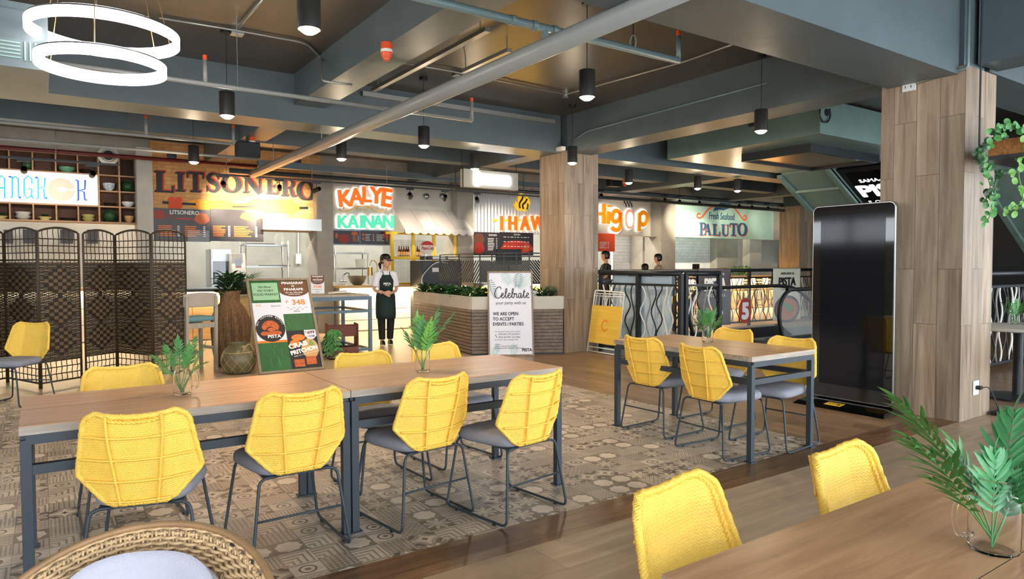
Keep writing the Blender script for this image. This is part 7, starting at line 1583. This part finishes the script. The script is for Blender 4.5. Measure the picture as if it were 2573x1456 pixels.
# face
fb = MB(); 
for s in (-1, 1):
    g = MB(); g.lathe([(.001, -.009), (.013, -.004), (.015, 0), (.013, .004), (.001, .006)], seg=12, T=Hr @ Matrix.Translation(Vector((s*.03, .088, .005))*k)); g.build('eye', 'hair', pw, smooth='all')
    g = MB(); g.tube([Hr @ (Vector((s*.032+.024*math.cos(R(q)), .102, .004+.018*math.sin(R(q))))*k) for q in range(0, 360, 24)], .0022, 5, closed=True); g.tube([Hr @ (Vector((s*.056, .1, .008))*k), Hr @ (Vector((s*.078, .0, .006))*k)], .0022, 5); g.build('glasses', 'crate_wood', pw)
g = MB(); g.tube([Hr @ (Vector((-.022, .093, -.062))*k), Hr @ (Vector((0, .104, -.06))*k), Hr @ (Vector((.022, .093, -.062))*k)], [.003, .007, .003], 8); g.build('lips', 'red_ink', pw, smooth='all')
headshell(Hr, [((0, -.012, -.05), .076, .086), ((0, -.012, .0), .081, .093), ((0, -.01, .05), .08, .095)], k, 'hair', 'hair', pw, a0=165, a1=375)
g = MB(); g.tube([Hr @ (Vector((0, -.1, -.02))*k), Hr @ (Vector((.0, -.135, -.06))*k), Hr @ (Vector((0, -.12, -.15))*k)], [.022, .032, .012], 10); g.build('ponytail', 'hair', pw, smooth='all')
headshell(Hr, [((0, -.004, .03), .082, .101), ((0, -.004, .07), .08, .098), ((0, -.006, .105), .062, .078), ((0, -.006, .124), .03, .035)], k, 'cap', 'black_plastic', pw)
g = MB(); g.prism([(.075*math.cos(R(a)), .075+.085*math.sin(R(a))) for a in range(0, 181, 12)], Hr @ Matrix.Translation((0, 0, .036*k)) @ Matrix.Rotation(R(-12), 4, 'X'), 0, .006); g.build('cap_brim', 'black_plastic', pw, smooth=True)
S = lambda *p: Vector(p)*k
m = MB(); loft(m, [(S(0, 0, .84), .165*k, .122*k), (S(0, 0, .92), .155*k, .115*k), (S(0, 0, 1.0), .137*k, .105*k), (S(0, .01, 1.12), .152*k, .118*k), (S(0, 0, 1.22), .16*k, .11*k), (S(0, 0, 1.285), .13*k, .08*k), (S(0, 0, 1.325), .068*k, .062*k)])
for s, (sh, el, wr, hd) in arms.items(): P = [S(*sh), S(*el)]; m.tube([P[0]+Vector((-s*.06, 0, .03)), P[0]+Vector((0, 0, .012)), P[0].lerp(P[1], .3), P[0].lerp(P[1], .82)], [.05*k, .062*k, .06*k, .064*k], 14)
remeshed(m, 'polo_shirt', 'shirt', pw, .008)
m = MB()
for s in (-1, 1): m.tube([S(s*.065, -.02, 1.325), S(s*.05, .05, 1.315), S(s*.015, .09, 1.27)], [.014, .018, .008], 8)
m.build('collar', 'shirt', pw, smooth='all')
m = MB(); 
for s, kn, an in ((-1, (-.085, .02, .46), (-.075, -.02, .10)), (1, (.085, .03, .46), (.08, .06, .10))): m.tube([S(s*.08, 0, .88), S(*kn), S(*an)], [.098*k, .072*k, .058*k], 16)
remeshed(m, 'trousers', 'trousers', pw, .009)
def shell(rows, name, mm, a0, a1, n=20):       # half shells in front of the body
    vs = []
    for z, rx, ry, cy in rows:
        for q in range(n+1): a = R(a0+(a1-a0)*q/n); vs.append(S(rx*math.cos(a), cy+ry*math.sin(a), z))
    o = MB().add(vs, [(i*(n+1)+q, i*(n+1)+q+1, (i+1)*(n+1)+q+1, (i+1)*(n+1)+q) for i in range(len(rows)-1) for q in range(n)]).build(name, mm, pw, smooth='all'); s_ = o.modifiers.new('s', 'SOLIDIFY'); s_.thickness = .006; return o
shell([(.47, .172, .15, .01), (.55, .18, .148, .005), (.75, .178, .14, 0), (.88, .172, .134, 0), (.96, .155, .124, 0)], 'apron_skirt', 'apron', -25, 205)
shell([(.96, .15, .124, 0), (1.05, .15, .122, .005), (1.14, .155, .13, .01), (1.22, .12, .135, 0), (1.25, .1, .13, 0)], 'apron_bib', 'apron', 35, 145)
m = MB(); T = FR(S(0, .148, 1.075), (-1, 0, 0), (0, 0, 1)); m.text(T, 'PISTA', .0, 0, .036, .0, .004, bold=.04); m.text(T, 'FOOD HALL', .0, -.02, .01, .0, .004); m.build('apron_lettering', 'white_ink', pw)
for s in (-1, 1): m = MB(); m.tube([S(s*.055, .11, 1.24), S(s*.062, .055, 1.31), S(s*.055, -.02, 1.335)], .007, 6); m.build('apron_strap', 'apron', pw, smooth='all')
for s, an in ((-1, (-.075, -.02, .09)), (1, (.08, .06, .09))):
    a_ = S(*an); m = MB(); loft(m, [(a_+Vector((0, .035, -.075)), .042, .115), (a_+Vector((0, .035, -.04)), .040, .108), (a_+Vector((0, .015, -.01)), .036, .065)], 16); sh = m.build('shoe', 'black_plastic', pw, smooth=True)
    m = MB(); loft(m, [(a_+Vector((0, .035, -.089)), .044, .118), (a_+Vector((0, .035, -.072)), .044, .118)], 16); m.build('sole', 'white_plastic', sh)
m = MB(); m.tube([S(.105, .135, .945)+Vector((.028*math.cos(R(q)), .012*math.cos(R(q)), .028*math.sin(R(q)))) for q in range(0, 360, 30)], .005, 5, closed=True); m.build('wristwatch', 'white_plastic', pw)
# cook and guests seen over the railing
def simple(px, py, y, label, rz, shirt, cap, H=1.65, seated=0):
    x = W(px, py, y=y).x; ar = {-1: ((-.155, 0, 1.25), (-.2, .1, 1.02), (-.15, .33, 1.02), (-.12, .42, 1.0)), 1: ((.155, 0, 1.25), (.2, .1, 1.02), (.15, .33, 1.02), (.12, .42, 1.0))}
    t, Hr, k, hl = person((x, y, -seated), rz, label, ar, H=H, lower=not seated)
    S = lambda *p: Vector(p)*k; m = MB(); loft(m, [(S(0, 0, .78), .17*k, .125*k), (S(0, 0, 1.0), .14*k, .11*k), (S(0, .01, 1.12), .155*k, .12*k), (S(0, 0, 1.22), .165*k, .115*k), (S(0, 0, 1.285), .13*k, .08*k), (S(0, 0, 1.325), .07*k, .064*k)])
    for s, a in ar.items(): P = [S(*a[0]), S(*a[1])]; m.tube([P[0]+Vector((-s*.06, 0, .03)), P[0]+Vector((0, 0, .012)), P[0].lerp(P[1], .3), P[0].lerp(P[1], .85)], [.05*k, .064*k, .062*k, .064*k], 12)
    remeshed(m, 'shirt', shirt, t, .010)
    if not seated:
        m = MB()
        for s, kn, an in ((-1, (-.085, .02, .46), (-.075, -.02, .10)), (1, (.085, .03, .46), (.08, .06, .10))): m.tube([S(s*.08, 0, .88), S(*kn), S(*an)], [.1*k, .072*k, .06*k], 12)
        remeshed(m, 'trousers', 'trousers', t, .012)
    headshell(Hr, [((0, -.012, -.07), .074, .082), ((0, -.012, .0), .081, .095), ((0, -.01, .05), .082, .098), ((0, -.006, .1), .06, .075), ((0, -.006, .122), .025, .03)], k, 'hair', 'hair', t, a0=150, a1=390)
    headshell(Hr, [((0, -.004, .035), .083, .101), ((0, -.004, .07), .081, .099), ((0, -.006, .105), .062, .078), ((0, -.006, .124), .03, .035)], k, 'cap' if cap else 'hair_top', 'black_plastic' if cap else 'hair', t)
    for s in (-1, 1): g = MB(); g.lathe([(.001, -.006), (.01, 0), (.001, .006)], seg=10, T=Hr @ Matrix.Translation(Vector((s*.03, .088, .005))*k)); g.build('eye', 'hair', t)
    return t
simple(1523, 680, 12.9, 'cook in black shirt and dark cap working at the soup stall', R(70), 'black_plastic', True, H=1.76)
simple(1655, 680, 13.0, 'guest with pulled back dark hair standing at the right counter', R(60), 'beige_fabric', False, H=1.70)
simple(1621, 690, 12.2, 'guest seen as a dark haired head just over the railing', R(-20), 'black_plastic', False, seated=.22)
